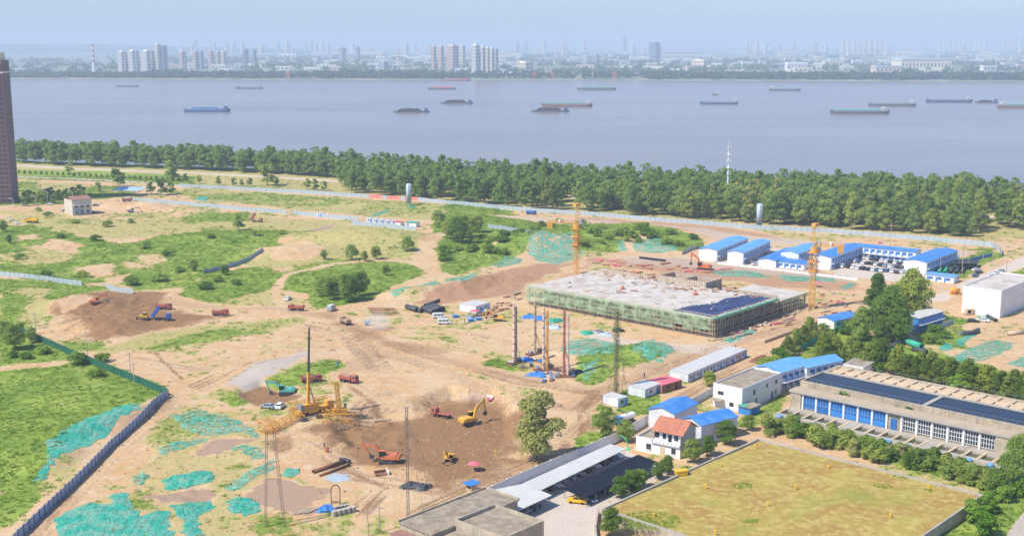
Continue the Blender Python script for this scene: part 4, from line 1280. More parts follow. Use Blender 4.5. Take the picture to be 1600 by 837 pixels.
for px, py, s, k, lb in [(716, 378, 1.15, 2, 'largest round tree clump on the green mound'), (684, 356, .9, 1, 'dark round tree left of the largest clump'), (735, 372, .9, 2, 'tree at the right shoulder of the largest clump'), (700, 372, .85, 1, 'tree low in front of the large clump'), (745, 362, .8, 1, 'tree at the back right of the large clump'),
    (637, 392, .62, 2, 'lone round bushy tree beside the sandy track'), (550, 405, .62, 2, 'broad bushy tree in the group on the yellow bank'), (588, 405, .58, 1, 'bushy tree right of the broad one on the yellow bank'), (506, 405, .42, 1, 'small bushy tree left of the broad one on the yellow bank'), (570, 408, .45, 1, 'low bush tree between two on the yellow bank'),
    (520, 468, .85, 1, 'tree at the left of the dense clump in the green island'), (545, 470, .95, 2, 'tallest tree of the dense clump in the green island'), (562, 462, .9, 1, 'tree at the right of the dense clump in the green island'), (505, 462, .7, 2, 'tree at the left back of the dense clump in the green island'), (603, 430, .45, 1, 'dark bush right of the dense clump in the green island'),
    (302, 424, .5, 1, 'dark bush beside the slanting blue hoarding'), (352, 430, .45, 1, 'round dark bush below the slanting blue hoarding'), (25, 545, .75, 2, 'big dark bush at the left edge beside the green fence'), (50, 535, .5, 1, 'dark bush by the corner of the green fence'), (8, 530, .6, 1, 'dark bush cut by the left edge above the green fence'),
    (838, 718, 1.3, 0, 'tall pale feathery tree beside the brown pit'), (944, 682, .78, 1, 'round green tree beside the tanker truck at the wall'), (978, 690, .55, 1, 'pink flecked shrub tree between wall and white house'),
    (1180, 715, 0, 1, ''), (968, 778, .48, 1, 'round tree at the lawn wall beside the black canopy'), (948, 797, .0, 1, ''), (952, 836, .55, 1, 'round tree at the corner of the lawn wall, lowest in view'), (1000, 760, .40, 1, 'round tree along the lawn wall right of the canopy'), (985, 770, .48, 2, 'broad tree over the parked car at the lawn wall'),
    (1044, 740, .42, 1, 'slim tree at the lawn wall beside the yellow skip'), (1028, 748, .38, 1, 'small tree at the lawn wall behind the parked white car'), (1080, 722, .55, 1, 'tree in front of the beige gable of the house'), (1105, 712, .48, 1, 'tree beside the blue workshop wall, nearer the house'), (1135, 695, .6, 1, 'leafy tree beside the blue workshop wall, farther from the house'),
    (1168, 672, .4, 1, 'small tree between the blue gate and the dome lights'), (1108, 604, .45, 1, 'tree left of the white building behind the wall'), (5, 362, .6, 1, 'dark tree at the left edge below the parked cars'), (15, 380, .4, 1, 'bush at the left edge below the parked cars')]:
    if s:
        put_tree(BIG[k], P(px, py), s, lb, 'tree', 'leafy_tree', 'leafy trees on the site')
for px, py, s, k, lb in [(1368, 512, .86, 0, 'tall dark conifer, left of the group beside the blue hut'), (1390, 528, .92, 1, 'tall conifer in the middle of the group beside the blue hut'), (1425, 500, .95, 1, 'tall conifer, right of the group behind the blue hut'), (1347, 532, .6, 1, 'shorter conifer at the left foot of the tall group'), (1404, 535, .62, 1, 'lighter conifer low in front of the tall group'), (1375, 540, .45, 0, 'small conifer at the front of the tall group')]:
    put_tree(CONI[k], P(px, py), s, lb, 'tree', 'conifer_tree', 'conifer group')
k = 0
for px, py in [(1230, 556), (1243, 548), (1256, 540), (1265, 534), (1285, 560), (1298, 556), (1306, 566), (1290, 570)] + [(1330 + i * 9, 566 + i * 2.05 + (i % 2) * 3) for i in range(33)]:
    put_tree(CYP[k % 3], P(px, py), R.uniform(.95, 1.3), 'clipped cypress in the tree row above the long water tank' if px > 1320 else 'cypress in the small stand above the blue roofed offices', 'tree', 'cypress_tree', 'cypress row'); k += 1
for px, py, s in [(1374, 582, .6), (1497, 612, 1.1), (1506, 614, .8), (1484, 608, .8)]:
    put_tree(BRT[0], P(px, py), s, 'bright yellow green bush in the cypress row', 'bush', 'bright_bush', 'bright bushes')
# shrubs along the far lawn edge and the factory garden
for i in range(64):
    u = i / 63
    px = 1200 + 358 * u + R.uniform(-7, 7); py = 671 + 88 * u + R.uniform(-10, 9)
    put_tree(R.choice(BUSH) if i % 4 else BIG[i % 3], P(px, py), R.uniform(.8, 1.35) if i % 4 else R.uniform(.3, .42), 'leafy shrub in the hedge belt between lawn and filter basins', 'shrub', 'hedge_shrub', 'hedge belt shrubs')
for px, py, s, lb in [(1578, 752, .6, 'dark tree at the right edge below the filter hall'), (1560, 775, .55, 'dark tree in the bottom right by the path'), (1596, 735, .75, 'tall dark tree cut by the right edge beside the filter hall')]:
    put_tree(BIG[2], P(px, py), s, lb, 'tree', 'leafy_tree', 'leafy trees on the site')
for px, py, s, lb in [(1520, 815, 1.1, 'round light green tree on the lower lawn, lowest'), (1545, 800, .95, 'round light green tree on the lower lawn, middle'), (1568, 785, .9, 'round light green tree on the lower lawn by the path'), (1598, 775, .9, 'round light green tree cut by the right edge'), (1535, 835, 1.2, 'round light green tree cut by the lower edge')]:
    put_tree(BRT[0], P(px, py), s, lb, 'tree', 'garden_tree', 'light green garden trees')
# bushes over the waste ground
mb_ = []
for i in range(46):
    if i % 2: px = R.uniform(905, 1090); py = 356 + (px - 905) * .13 + R.uniform(-4, 14)
    else: px = R.uniform(690, 875); py = 398 - (px - 690) * .2 + R.uniform(-14, 10)
    mb_.append((px, py))
for px, py in mb_ + [(30, 405), (70, 435), (130, 432), (225, 388), (260, 400), (280, 425), (330, 372), (400, 368), (440, 366), (150, 375), (95, 372), (250, 440), (205, 445), (340, 440), (370, 445), (320, 452), (1090, 388), (1060, 384), (910, 378), (940, 384), (990, 372), (1020, 366), (1045, 374), (785, 366), (810, 372), (770, 380), (740, 390), (715, 392), (800, 358), (835, 362), (168, 354), (205, 348), (118, 349), (60, 330), (75, 338), (20, 558), (70, 552), (40, 560), (122, 568), (160, 565), (150, 588), (1460, 520), (1475, 528), (1455, 535), (1330, 515), (1320, 522), (1285, 515), (1210, 565), (1195, 572), (1220, 560)]:
    sb_ = R.uniform(.8, 1.6); put_tree(R.choice(WB), P(px, py), sb_, 'low leafy bush on the green mound between yard and slab' if 890 < px < 1100 and py < 395 else 'low leafy bush on the green bank beside the largest tree clump' if 680 < px < 890 else 'low leafy bush in the weeds of the left waste ground' if px < 450 and py < 500 else 'low leafy bush beside the dark green hoarding' if px < 450 else 'low leafy bush by the huts and conifers at the right', 'bush', 'wild_bush', 'wild bushes', sb_ * .7)
for i in range(22):
    px = 36 + (i % 11) * 9.5 + R.uniform(-3, 3); py = 322 - (i % 11) * 1.0 - 6 * (i // 11) + R.uniform(-2, 2)
    put_tree(NT1[i % 3], P(px, py), R.uniform(.75, 1.05), 'street tree in shade at the foot of the brown tower', 'tree', 'street_tree', 'street trees by the tower')
for i in range(30):
    px = 30 + i * 8.6
    py = 268 + i * .42 + R.uniform(-.5, .5)
    put_tree(CYP[i % 3], P(px, py + 3), .42, 'small clipped shrub in the row along the levee track', 'shrub', 'levee_shrub', 'levee shrub row')
# palms by the filter hall
def palm(loc, s, label):
    t_ = thing('palm_tree', label, 'palm', loc, R.uniform(0, 6), 'fan palms by the tank')
    MB().cyl((0, 0, 0), (0, 0, 2.6 * s), .14, .1, 7).build('trunk', 'bark', t_)
    f_ = MB()
    for i in range(16):
        a = i * 2.4; e = R.uniform(-.3, 1.0); l = R.uniform(.9, 1.4) * s
        d = Vector((math.cos(a) * math.cos(e), math.sin(a) * math.cos(e), math.sin(e))); sd = Vector((-math.sin(a), math.cos(a), 0))
        b0 = Vector((0, 0, 2.6 * s)); m_ = b0 + d * l * .7; en = b0 + d * l + Vector((0, 0, -.35 * l))
        f_.add([b0, m_ - sd * .42 * s, en, m_ + sd * .42 * s], [(0, 1, 2, 3)])
    f_.build('fronds', 'leaf_palm', t_)
# ------------------------------------------------------------------ buildings
def gable(Lx, Ly, h, rise, ov, along='x', th=.12):
    """gable roof shell over a Lx by Ly box, ridge along x or y"""
    m_ = MB()
    if along == 'x':
        pr = [(-ov, h), (Ly / 2, h + rise), (Ly + ov, h), (Ly + ov, h + th), (Ly / 2, h + rise + th), (-ov, h + th)]
        n = len(pr)
        vs = [(-ov, a, b) for a, b in pr] + [(Lx + ov, a, b) for a, b in pr]
    else:
        pr = [(-ov, h), (Lx / 2, h + rise), (Lx + ov, h), (Lx + ov, h + th), (Lx / 2, h + rise + th), (-ov, h + th)]
        n = len(pr)
        vs = [(a, -ov, b) for a, b in pr] + [(a, Ly + ov, b) for a, b in pr]
    m_.add(vs, [(i, (i + 1) % n, n + (i + 1) % n, n + i) for i in range(n)] + [(5, 4, 1, 0), (4, 3, 2, 1), (n, n + 1, n + 4, n + 5), (n + 1, n + 2, n + 3, n + 4)])
    return m_
def gable_walls(Lx, Ly, h, rise, along='x'):
    m_ = MB().box(0, 0, 0, Lx, Ly, h)
    e = .004
    if along == 'x':
        for x in (e, Lx - e):
            m_.add([(x, 0, h), (x, Ly, h), (x, Ly / 2, h + rise)], [(0, 1, 2)])
    else:
        for y in (e, Ly - e):
            m_.add([(0, y, h), (Lx, y, h), (Lx / 2, y, h + rise)], [(0, 1, 2)])
    return m_
def windows(t_, n, face, L, z0, z1, wd, mat='glass', frame='white', off=0.0, m0=.6):
    for i in range(n):
        c = m0 + (L - 2 * m0) * (i + .5) / n
        if face == 'y0':
            f_ = bx('window', t_, c - wd / 2, -.06 + off, z0, c + wd / 2, .05 + off, z1, mat)
        else:
            f_ = bx('window', t_, -.06 + off, c - wd / 2, z0, .05 + off, c + wd / 2, z1, mat)
        if frame:
            if face == 'y0':
                s_ = bx('sill', t_, c - wd / 2 - .1, -.14 + off, z0 - .12, c + wd / 2 + .1, .0 + off, z0 - .004, frame)
            else:
                s_ = bx('sill', t_, -.14 + off, c - wd / 2 - .1, z0 - .12, .0 + off, c + wd / 2 + .1, z0 - .004, frame)
def hut(label, A, B, C, storeys, roof, wall='white', z=0.0, name='site_hut', h=None, rise=.9, along=None, gallery=True, group='blue roofed site huts', nwin=None, ang=None, gface='y0', cat='hut', maxL=None):
    o_, a_, Lx, Ly = fr(A, B, C, z, ang)
    Lx = abs(Lx); Ly = abs(Ly)
    if maxL: Lx = min(Lx, maxL)
    h = h or 2.8 * storeys
    t_ = thing(name, label, cat, o_, a_, group)
    along = along or ('x' if Lx >= Ly else 'y')
    gable_walls(Lx, Ly, h, rise, along).build('wall', wall, t_)
    rf = gable(Lx, Ly, h, rise, .35, along).build('roof', roof, t_)
    rb = MB()
    L1, L2 = (Lx, Ly) if along == 'x' else (Ly, Lx)
    n_ = max(4, int(L1 / 1.5))
    for i in range(n_ + 1):
        u = -.3 + (L1 + .6) * i / n_
        for sgn in (0, 1):
            p0 = (u, -.3 if sgn == 0 else L2 + .3, h + .14); p1 = (u, L2 / 2, h + rise + .15)
            if along == 'y':
                p0 = (p0[1], p0[0], p0[2]); p1 = (p1[1], p1[0], p1[2])
            rb.bar(p0, p1, .05)
    rb.build('roof_rib', roof, rf)
    L = Lx if gface == 'y0' else Ly
    nwin = nwin or max(2, int(L / 3.2))
    for s_ in range(storeys):
        zb = s_ * 2.8
        windows(t_, nwin, gface, L, zb + 1.0, zb + 2.1, L / nwin * .42, 'glassblue', None)
        for i in range(nwin):
            c = .6 + (L - 1.2) * (i + .5) / nwin + L / nwin * .33
            if gface == 'y0':
                bx('door', t_, c - .4, -.05, zb + .1, c + .4, .05, zb + 2.1, 'bluepaint')
            else:
                bx('door', t_, -.05, c - .4, zb + .1, .05, c + .4, zb + 2.1, 'bluepaint')
    if storeys == 2 and gallery:
        rl = MB()
        if gface == 'y0':
            bx('gallery', t_, 0, -1.2, 2.65, L, -.01, 2.8, 'white')
            rl.box(0, -1.2, 3.75, L, -1.14, 3.83).box(0, -1.2, 3.3, L, -1.15, 3.36)
            for i in range(int(L / 1.6) + 1):
                rl.box(i * 1.6, -1.19, 2.8, i * 1.6 + .06, -1.13, 3.75)
            for i in range(int(L / 3.6) + 1):
                rl.box(i * 3.6, -1.19, 0, i * 3.6 + .09, -1.1, 2.65)
        else:
            bx('gallery', t_, -1.2, 0, 2.65, -.01, L, 2.8, 'white')
            rl.box(-1.2, 0, 3.75, -1.14, L, 3.83).box(-1.2, 0, 3.3, -1.15, L, 3.36)
            for i in range(int(L / 1.6) + 1):
                rl.box(-1.19, i * 1.6, 2.8, -1.13, i * 1.6 + .06, 3.75)
            for i in range(int(L / 3.6) + 1):
                rl.box(-1.19, i * 3.6, 0, -1.1, i * 3.6 + .09, 2.65)
        rl.build('railing', 'bluepaint', t_)
        if gface == 'y0':
            st = MB()
            for i in range(10):
                st.box(-3.2 + i * .3, -1.15, i * .28, -2.9 + i * .3, -.2, i * .28 + .08)
            st.bar((-3.2, -1.15, .9), (-.1, -1.15, 3.7), .05)
            st.build('stair', 'steel', t_)
    # seam panels on the gable end
    sm = MB()
    if along == 'x':
        for i in range(1, int(Ly / 1.85) + 1):
            y_ = i * 1.85
            if y_ < Ly - .2: sm.box(-.03, y_ - .03, .1, .01, y_ + .03, h)
        sm.build('panel_seam', 'whitewall', t_)
    return t_
hut('two storey hut with pale blue roof, leftmost of the two by the yard road', (1120, 409), (1097, 404), (1155, 388), 2, 'bluelight')
hut('two storey hut with pale blue roof, right of the two by the yard road', (1161, 413), (1140, 409), (1193, 393), 2, 'bluelight')
hut('single storey hut with bright blue roof left of the orange tower crane', (1212, 418), (1190, 413), (1240, 399), 1, 'bluebright', h=3.2)
hut('two storey hut with light blue roof directly left of the orange tower crane', (1247, 414), (1225, 409), (1270, 400), 2, 'bluelight')
hut('low blue roofed annex in front of the huts beside the orange crane', (1256, 422), (1217, 416), (1262, 416), 1, 'bluebright', gallery=False, rise=.4, gface='x0')
hut('two storey hut with bright blue roof directly right of the orange tower crane', (1298, 421), (1275, 415), (1331, 400), 2, 'bluebright')
hut('long two storey office with blue doors closing the back of the car court', (1430, 412), (1332, 400), (1438, 403), 2, 'bluebright', gface='x0', maxL=8)
hut('two storey hut with bright blue roof at the right of the car court', (1447, 429), (1422, 421), (1470, 407), 2, 'bluebright')
hut('single storey hut with flat blue roof below the court beside the conifers', (1490, 443), (1447, 437), (1497, 438), 1, 'bluelight', gface='x0', rise=.3, maxL=7)
hut('small blue roofed hut beside the conifers and the green screen', (1303, 514), (1283, 507), (1334, 504), 1, 'bluebright', h=3.0)
hut('blue walled two storey hut with white roof in front of the conifers', (1434, 519), (1412, 513), (1466, 506), 2, 'canopywhite', 'bluepaint', h=5.2, rise=.3)
hut('light blue roofed two storey office behind the white building', (1219, 583), (1187, 571), (1258, 566), 2, 'bluelight', z=5.8, h=5.8, rise=1.3)
hut('light blue roofed office beside the end of the long water tank', (1261, 575), (1247, 564.5), (1302, 559), 2, 'bluelight', z=5.6, h=5.6, rise=1.2)
hut('blue roofed workshop behind the red tiled house', (1054, 647), (1011, 640), (1095, 631), 1, 'bluebright', 'whitewall', z=5.0, h=5.0, rise=1.3, name='workshop', cat='workshop', nwin=3)
hut('blue roofed workshop touching the red tiled house at its right', (1096, 665), (1073, 652), (1144, 648), 1, 'bluebright', 'whitewall', z=5.5, h=5.5, rise=1.3, name='workshop', cat='workshop', nwin=3)

# container rows
def container(label, A, B, C, wall='whitewall', h=2.7, group=None, door='bluepaint', name='cabin_container', roof='canopywhite'):
    o_, a_, Lx, Ly = fr(A, B, C)
    return container_at(label, o_, a_, abs(Lx), abs(Ly), wall, h, group, door, name, roof)
def container_at(label, o_, a_, Lx, Ly, wall='whitewall', h=2.7, group=None, door='bluepaint', name='cabin_container', roof='canopywhite'):
    t_ = thing(name, label, 'container', o_, a_, group)
    bx('wall', t_, .06, .06, .1, Lx - .06, Ly - .06, h - .06, wall)
    bx('roof', t_, 0, 0, h - .05, Lx, Ly, h + .1, roof)
    fm = MB()
    for x in (0, Lx - .12):
        for y in (0, Ly - .12):
            fm.box(x, y, 0, x + .12, y + .12, h - .05)
    fm.build('corner_post', 'bluelight', t_)
    bx('window', t_, Lx * .3, 0.0, 1.0, Lx * .3 + .95, .07, 1.95, 'glass')
    bx('door', t_, Lx * .68, .01, .1, Lx * .68 + .85, .07, 2.1, door)
    return t_
o_, a_, Lx, Ly = fr((1075, 598), (1048, 591), (1162, 557))
for i in range(9):
    q = o_ + Vector((math.cos(a_), math.sin(a_), 0)) * (Lx * i / 9)
    container_at('white cabin in the long container row, number %s from its near end' % ['one', 'two', 'three', 'four', 'five', 'six', 'seven', 'eight', 'nine'][i] if i else 'white cabin at the near end of the long container row', q, a_, Lx / 9 - .06, Ly, 'whitewall', 2.8, 'cabins of the long container row', 'orangered' if i == 7 else 'bluepaint', roof='canopywhite')
container('white cabin with pale roof beside the red shed', (1008, 622), (983, 615), (1030, 611))
container('small white cabin with an orange end beside the curving tracks', (966, 637), (944, 629), (979, 632), h=2.6)
container('rusty red shed beside the white cabin', (1034, 615), (1014, 606), (1058, 604), 'rust', 2.6, door='dark', roof='pinktarp')
container('small white site office under the pink umbrella', (744, 490), (724, 484), (757, 482), 'white', 2.9)
# white flat roofed building
def flat_building(label, A, B, C, z, h, wall, roof, name='building', parapet=.5, group=None, cat='building'):
    o_, a_, Lx, Ly = fr(A, B, C, z)
    Lx = abs(Lx); Ly = abs(Ly)
    t_ = thing(name, label, cat, o_, a_, group)
    bx('wall', t_, 0, 0, 0, Lx, Ly, h, wall)
    rf = bx('roof', t_, .25, .25, h + .004, Lx - .25, Ly - .25, h + .05, roof)
    for k in ((0, 0, Lx, .22), (0, Ly - .22, Lx, Ly), (0, .223, .22, Ly - .223), (Lx - .22, .223, Lx, Ly - .223)):
        bx('parapet', t_, k[0], k[1], h + .002, k[2], k[3], h + parapet, wall)
    return t_, Lx, Ly
wb, Lx, Ly = flat_building('white two storey building with brown flat roof', (1160, 608), (1116, 598), (1219, 582), 6.8, 6.5, 'white', 'roofgrey', 'white_building')
for (u, z0, wd, hg) in ((.30, 3.6, 1.3, 1.6), (.62, 4.2, 1.1, 1.2), (.86, 4.2, 1.1, 1.2), (.86, 1.0, 1.1, 1.5), (.36, .9, 1.0, 1.4)):
    f_ = bx('window', wb, Lx * u - wd / 2, -.06, z0, Lx * u + wd / 2, .05, z0 + hg, 'glass')
bx('door', wb, Lx * .74, -.07, 0, Lx * .74 + 1.2, .05, 2.2, 'bluedark')
for u in (.22, .32):
    bx('window', wb, -.06, Ly * (1 - u) - .45, 3.9, .05, Ly * (1 - u) + .45, 4.9, 'glass')
bx('window', wb, -.06, Ly * .28, 1.0, .05, Ly * .28 + 1.4, 2.2, 'glass')
bx('awning', wb, -2.2, Ly * .6, 2.5, -.01, Ly - .2, 2.65, 'roofgrey')
# lean-to in front of the white building
o_ = P(1172, 650); t_ = thing('lean_to_shed', 'grey roofed lean-to with blue door below the white building', 'shed', o_, rad(46))
bx('wall', t_, 0, 0, 0, 5, 4, 2.3, 'bluepaint'); bx('roof', t_, -.4, -.4, 2.31, 5.4, 4.4, 2.45, 'roofgrey'); bx('door', t_, 1, -.05, 0, 2.1, .05, 2, 'bluedark'); bx('green_sheet', t_, -.3, 2, 2.46, 2.4, 4.2, 2.5, 'netgreen')

# left edge apartment tower
x0, y0 = G(19, 318)
t_ = thing('apartment_tower', 'tall brown apartment tower cut by the left edge', 'tower', (x0, y0, 0), rad(8))
HT = 93.0
bx('wall', t_, -14, 0, 0, 0, 18, HT, 'towerwall_shade'); bx('wall', t_, -40, -3, 0, -14.01, 20, HT - 1, 'towerwall_lit')  # brown box carries the shaded tone in its colour, pale box the sunlit one
bx('cornice', t_, -14.4, -.4, HT - 8.2, .4, 18.4, HT - 7.2, 'far_white'); bx('roof_crown', t_, -12, 2, HT + .01, -1.5, 15, HT + 5, 'far_cream')
bx('corner_strip', t_, -14.0, -.8, 0, -11.2, -.01, HT - 1, 'far_grey')
wm = MB(); sm = MB()
for i in range(30):
    z = 1.2 + i * 3.0
    for yy_ in (2.2, 8, 13.2):
        wm.box(-.05, yy_, z, .12, yy_ + 2.2, z + 1.6)
    for xx in (-9.6, -6.2, -3):
        wm.box(xx, -.12, z, xx + 1.8, .05, z + 1.6)
    for xx in (-36, -31, -26, -20):
        wm.box(xx, -3.12, z, xx + 2.2, -2.95, z + 1.6)
    sm.box(-10.8, -.9, z + 2.1, -.2, -.01, z + 2.35)
    sm.box(.01, .6, z + 2.1, .7, 17.2, z + 2.35)
wo_ = wm.build('windows', 'towerwin', t_); wo_['kind'] = 'stuff'
so_ = sm.build('balcony_slabs', 'towerwall_shade', t_); so_['kind'] = 'stuff'

# small old house by the tower and the blue roofed shed
t_, Lx, Ly = flat_building('old three storey brick house with reddish roof at far left', (114, 337), (104, 333), (143, 334), 0, 9.0, 'beige', 'brick', 'old_house')
for s_ in range(2):
    windows(t_, 3, 'y0', Lx, 1.2 + s_ * 3.2, 2.9 + s_ * 3.2, 1.6, 'glass', 'whitewall')
gable(Lx, Ly, 9.5, 1.6, .4, 'x').build('roof_ridge', 'brick', t_)
bx('balcony', t_, .2, -1.4, 6.2, Lx - .2, -.01, 6.5, 'white'); bx('blue_canopy', t_, .5, -2.0, 2.6, 6, -.02, 2.75, 'bluelight')
o_ = P(192, 305); t_ = thing('open_shed', 'open shed with faded blue roof among trees at left', 'shed', o_, rad(-8))
rf = MB().add([(-5, -6, 4.2), (14, -6, 4.0), (15, 8, 5.0), (-4, 8, 5.2), (-5, -6, 4.05), (14, -6, 3.85), (15, 8, 4.85), (-4, 8, 5.05)], [(0, 1, 2, 3), (7, 6, 5, 4), (0, 4, 5, 1), (1, 5, 6, 2), (2, 6, 7, 3), (3, 7, 4, 0)]).build('roof', 'shedblue', t_)
for x, y in ((-4.5, -5), (13.5, -5), (14, 7), (-3.5, 7)):
    bx('post', t_, x - .1, y - .1, -.2, x + .1, y + .1, 4.2, 'steel')
# right hand white block
t_, Lx, Ly = flat_building('large windowless white block with sandy roof at the right', (1562, 497), (1500, 489), (1622, 473), 0, 10.4, 'white', 'slab', 'white_block')
for i in range(1, 6):
    bx('wall_joint', t_, -.02, Ly * i / 6 - .04, 0, .01, Ly * i / 6 + .04, 10, 'whitewall')
for i in range(1, 8):
    bx('wall_joint', t_, Lx * i / 8 - .04, -.02, 0, Lx * i / 8 + .04, .01, 10, 'whitewall')
bx('wall_band', t_, -.03, 0, 4.9, .01, Ly, 5.0, 'whitewall')
# red roofed house
o_, a_, Lx, Ly = fr((1062, 717), (997, 701), (1092, 692))
Lx = 9.0
t_ = thing('white_house', 'white two storey house with orange red tiled roof and terrace', 'house', o_, a_)
L2 = Ly * .62
bx('wall', t_, 0, 0, 0, Lx, Ly, 3.3, 'white')
bx('upper_wall', t_, 1.3, .0, 3.3, Lx, L2, 6.4, 'white')
bx('gable_wall', t_, 0.0, -.12, 0, Lx, -.003, 6.3, 'beige')
gm = MB(); gm.extr([(1.3, 6.4), (Lx, 6.4), ((Lx + 1.3) / 2, 8.6)], -.1, .0).build('gable', 'beige', t_)
rf = bpy.data.objects.new('roof', None); COL.objects.link(rf); rf.parent = t_
mx = (Lx + 1.0) / 2
for sgn, (e0, e1) in enumerate(((.3, mx), (Lx + .7, mx))):
    MB().add([(e0, -.7, 6.2), (e0, L2 + .6, 6.2), (e1, L2 + .6, 8.75), (e1, -.7, 8.75), (e0, -.7, 6.05), (e0, L2 + .6, 6.05), (e1, L2 + .6, 8.6), (e1, -.7, 8.6)], [(0, 1, 2, 3), (7, 6, 5, 4), (0, 4, 5, 1), (1, 5, 6, 2), (2, 6, 7, 3), (3, 7, 4, 0)]).build('roof_slope', 'tile', rf)
    tr_ = MB()
    n_ = 22
    for i in range(n_):
        y_ = -.65 + (L2 + 1.2) * i / (n_ - 1)
        tr_.bar((e0, y_, 6.24), (e1, y_, 8.79), .06)
    q = tr_.build('tile_course', 'tile', rf); q['kind'] = 'stuff'
MB().cyl((mx, -.7, 8.8), (mx, L2 + .6, 8.8), .14, n=6).build('ridge_tile', 'tile', rf)
for y_, wd in ((1.2, 1.1), (4.6, 1.0), (6.6, 1.3)):
    bx('window', t_, 1.22, y_, 4.2, 1.33, y_ + wd, 5.6, 'glass')
bx('door', t_, 1.22, 3.0, 3.4, 1.33, 4.0, 5.5, 'dark')
for y_, wd in ((1.2, 1.2), (8.2, 1.4)):
    bx('window', t_, -.06, y_, 1.0, .05, y_ + wd, 2.5, 'glass'); bx('sill', t_, -.2, y_ - .1, .86, -.002, y_ + wd + .1, .99, 'white')
bx('door', t_, -.06, 4.2, 0, .05, 5.6, 2.3, 'tan')
bx('balcony', t_, -.6, -.1, 3.2, 1.29, L2 + .3, 3.36, 'white')
for y_ in np.arange(.1, L2, 1.1):
    bx('baluster', t_, -.55, y_, 3.36, -.42, y_ + .5, 4.1, 'white')
bx('balcony_rail', t_, -.6, -.1, 4.1, -.38, L2 + .3, 4.22, 'white')
for k in ((0, L2 + .35, .2, Ly), (Lx - .2, L2 + .01, Lx, Ly), (.203, Ly - .2, Lx - .203, Ly)):
    bx('terrace_parapet', t_, k[0], k[1], 3.302, k[2], k[3], 4.0, 'white')
bx('terrace_floor', t_, .21, L2 + .36, 3.303, Lx - .21, Ly - .21, 3.36, 'roofgrey')

# ------------------------------------------------------------------ the concrete structure under construction
o_, a_, SX, SY = fr((1113, 527), (822, 478), (1200, 492), 0, 48.5)
SX = 45.0; SY = 88.0; SH = 7.2
mkn = newmat('scaffoldnet'); t = NT(mkn); p = t.pos()
vz = t.n('TexVoronoi', Vector=p, Scale=.35); nz = t.noise(p, .35, 4, .65)
d = t.n('BsdfPrincipled', Roughness=.9); t.set(d, 'Base Color', t.mix(nz, (.20, .42, .22), (.55, .66, .42)))
tr = t.n('BsdfTransparent'); ms = t.n('MixShader'); t.set(ms, 0, t.ramp(nz, .30, .78)); t.set(ms, 1, tr); t.set(ms, 2, d); t.out(ms)
S = thing('concrete_structure', 'large concrete building shell wrapped in green scaffold netting', 'building', o_, a_)
bx('roof_slab', S, 0, 0, SH - .45, SX, SY, SH, 'slab')
bx('floor_slab', S, .5, .5, 3.2, SX, SY - .5, 3.5, 'concrete')
bx('ground_slab', S, .5, .5, .02, SX, SY - .5, .2, 'concrete')
bx('core_wall', S, 14, 4, .21, 15, SY - 4, SH - .46, 'oldconc'); bx('core_wall', S, 15.1, 12, .21, SX - 2, 13, SH - .46, 'oldconc')
for y_ in np.arange(1, SY, 7.9):
    bx('column', S, .8, y_, .2, 1.5, y_ + .7, SH - .46, 'concrete')
for x_ in np.arange(7.5, SX, 7.4):
    bx('column', S, x_, .8, .2, x_ + .7, 1.5, SH - .46, 'concrete')
    bx('beam', S, x_, 1.6, SH - 1.2, x_ + .5, SY - 1, SH - .46, 'concrete')
for nm, L, fn in (('x0', SY, lambda u, o, z: (-o, u, z)), ('y0', SX, lambda u, o, z: (u, -o, z))):
    sc_ = MB()
    for off in (.5, 1.5):
        for u in np.arange(-1, L + .8, 1.8):
            sc_.bar(fn(u, off, 0), fn(u, off, SH + 1.2), .07)
        for z in np.arange(1.6, SH + 1.2, 1.7):
            sc_.bar(fn(-1.4, off, z), fn(L + .6, off, z), .06)
    for u in np.arange(-1, L, 5.4):
        sc_.bar(fn(u, 1.5, 0), fn(u + 5.4, 1.5, SH), .05)
    q = sc_.build('scaffold_tubes', 'scaftube', S); q['kind'] = 'stuff'
    for z in (1.7, 3.4, 5.1, 6.8):
        pl = MB()
        a1_, b1_ = fn(-1.2, 1.45, z), fn(L + .4, .55, z + .06)
        pl.box(min(a1_[0], b1_[0]), min(a1_[1], b1_[1]), z, max(a1_[0], b1_[0]), max(a1_[1], b1_[1]), z + .06)
        pl.build('scaffold_deck', 'wood', S)
# netting panels on the long face, only a top band on the short face
for i in range(22):
    y0_ = SY * i / 22; y1_ = SY * (i + 1) / 22 - .05
    lo = 1.2 + R.uniform(0, .9) + (1.2 if i in (0, 3) else 0)
    nm_mb = MB(); vs = []; nx, nz_ = 4, 6
    for a in range(nx + 1):
        for b in range(nz_ + 1):
            vs.append((-1.62 - .12 * math.sin(a * 1.7 + i) * math.sin(b * 1.3 + i * 2), y0_ + (y1_ - y0_) * a / nx, lo + (SH + .7 - lo) * b / nz_))
    nm_mb.add(vs, [(a * (nz_ + 1) + b, (a + 1) * (nz_ + 1) + b, (a + 1) * (nz_ + 1) + b + 1, a * (nz_ + 1) + b + 1) for a in range(nx) for b in range(nz_)])
    nm_mb.build('safety_net', 'scaffoldnet', S)
for i in range(10):
    x0_ = SX * i / 10
    MB().add([(x0_, -1.62, SH - .9 + R.uniform(-.2, .2)), (x0_ + SX / 10 - .05, -1.62, SH - .9 + R.uniform(-.2, .2)), (x0_ + SX / 10 - .05, -1.62, SH + .8), (x0_, -1.62, SH + .8)], [(0, 1, 2, 3)]).build('safety_net', 'scaffoldnet', S)
bx('edge_board', S, -1.5, -1.5, SH - .06, SX, -.02, SH + .04, 'netgreen')
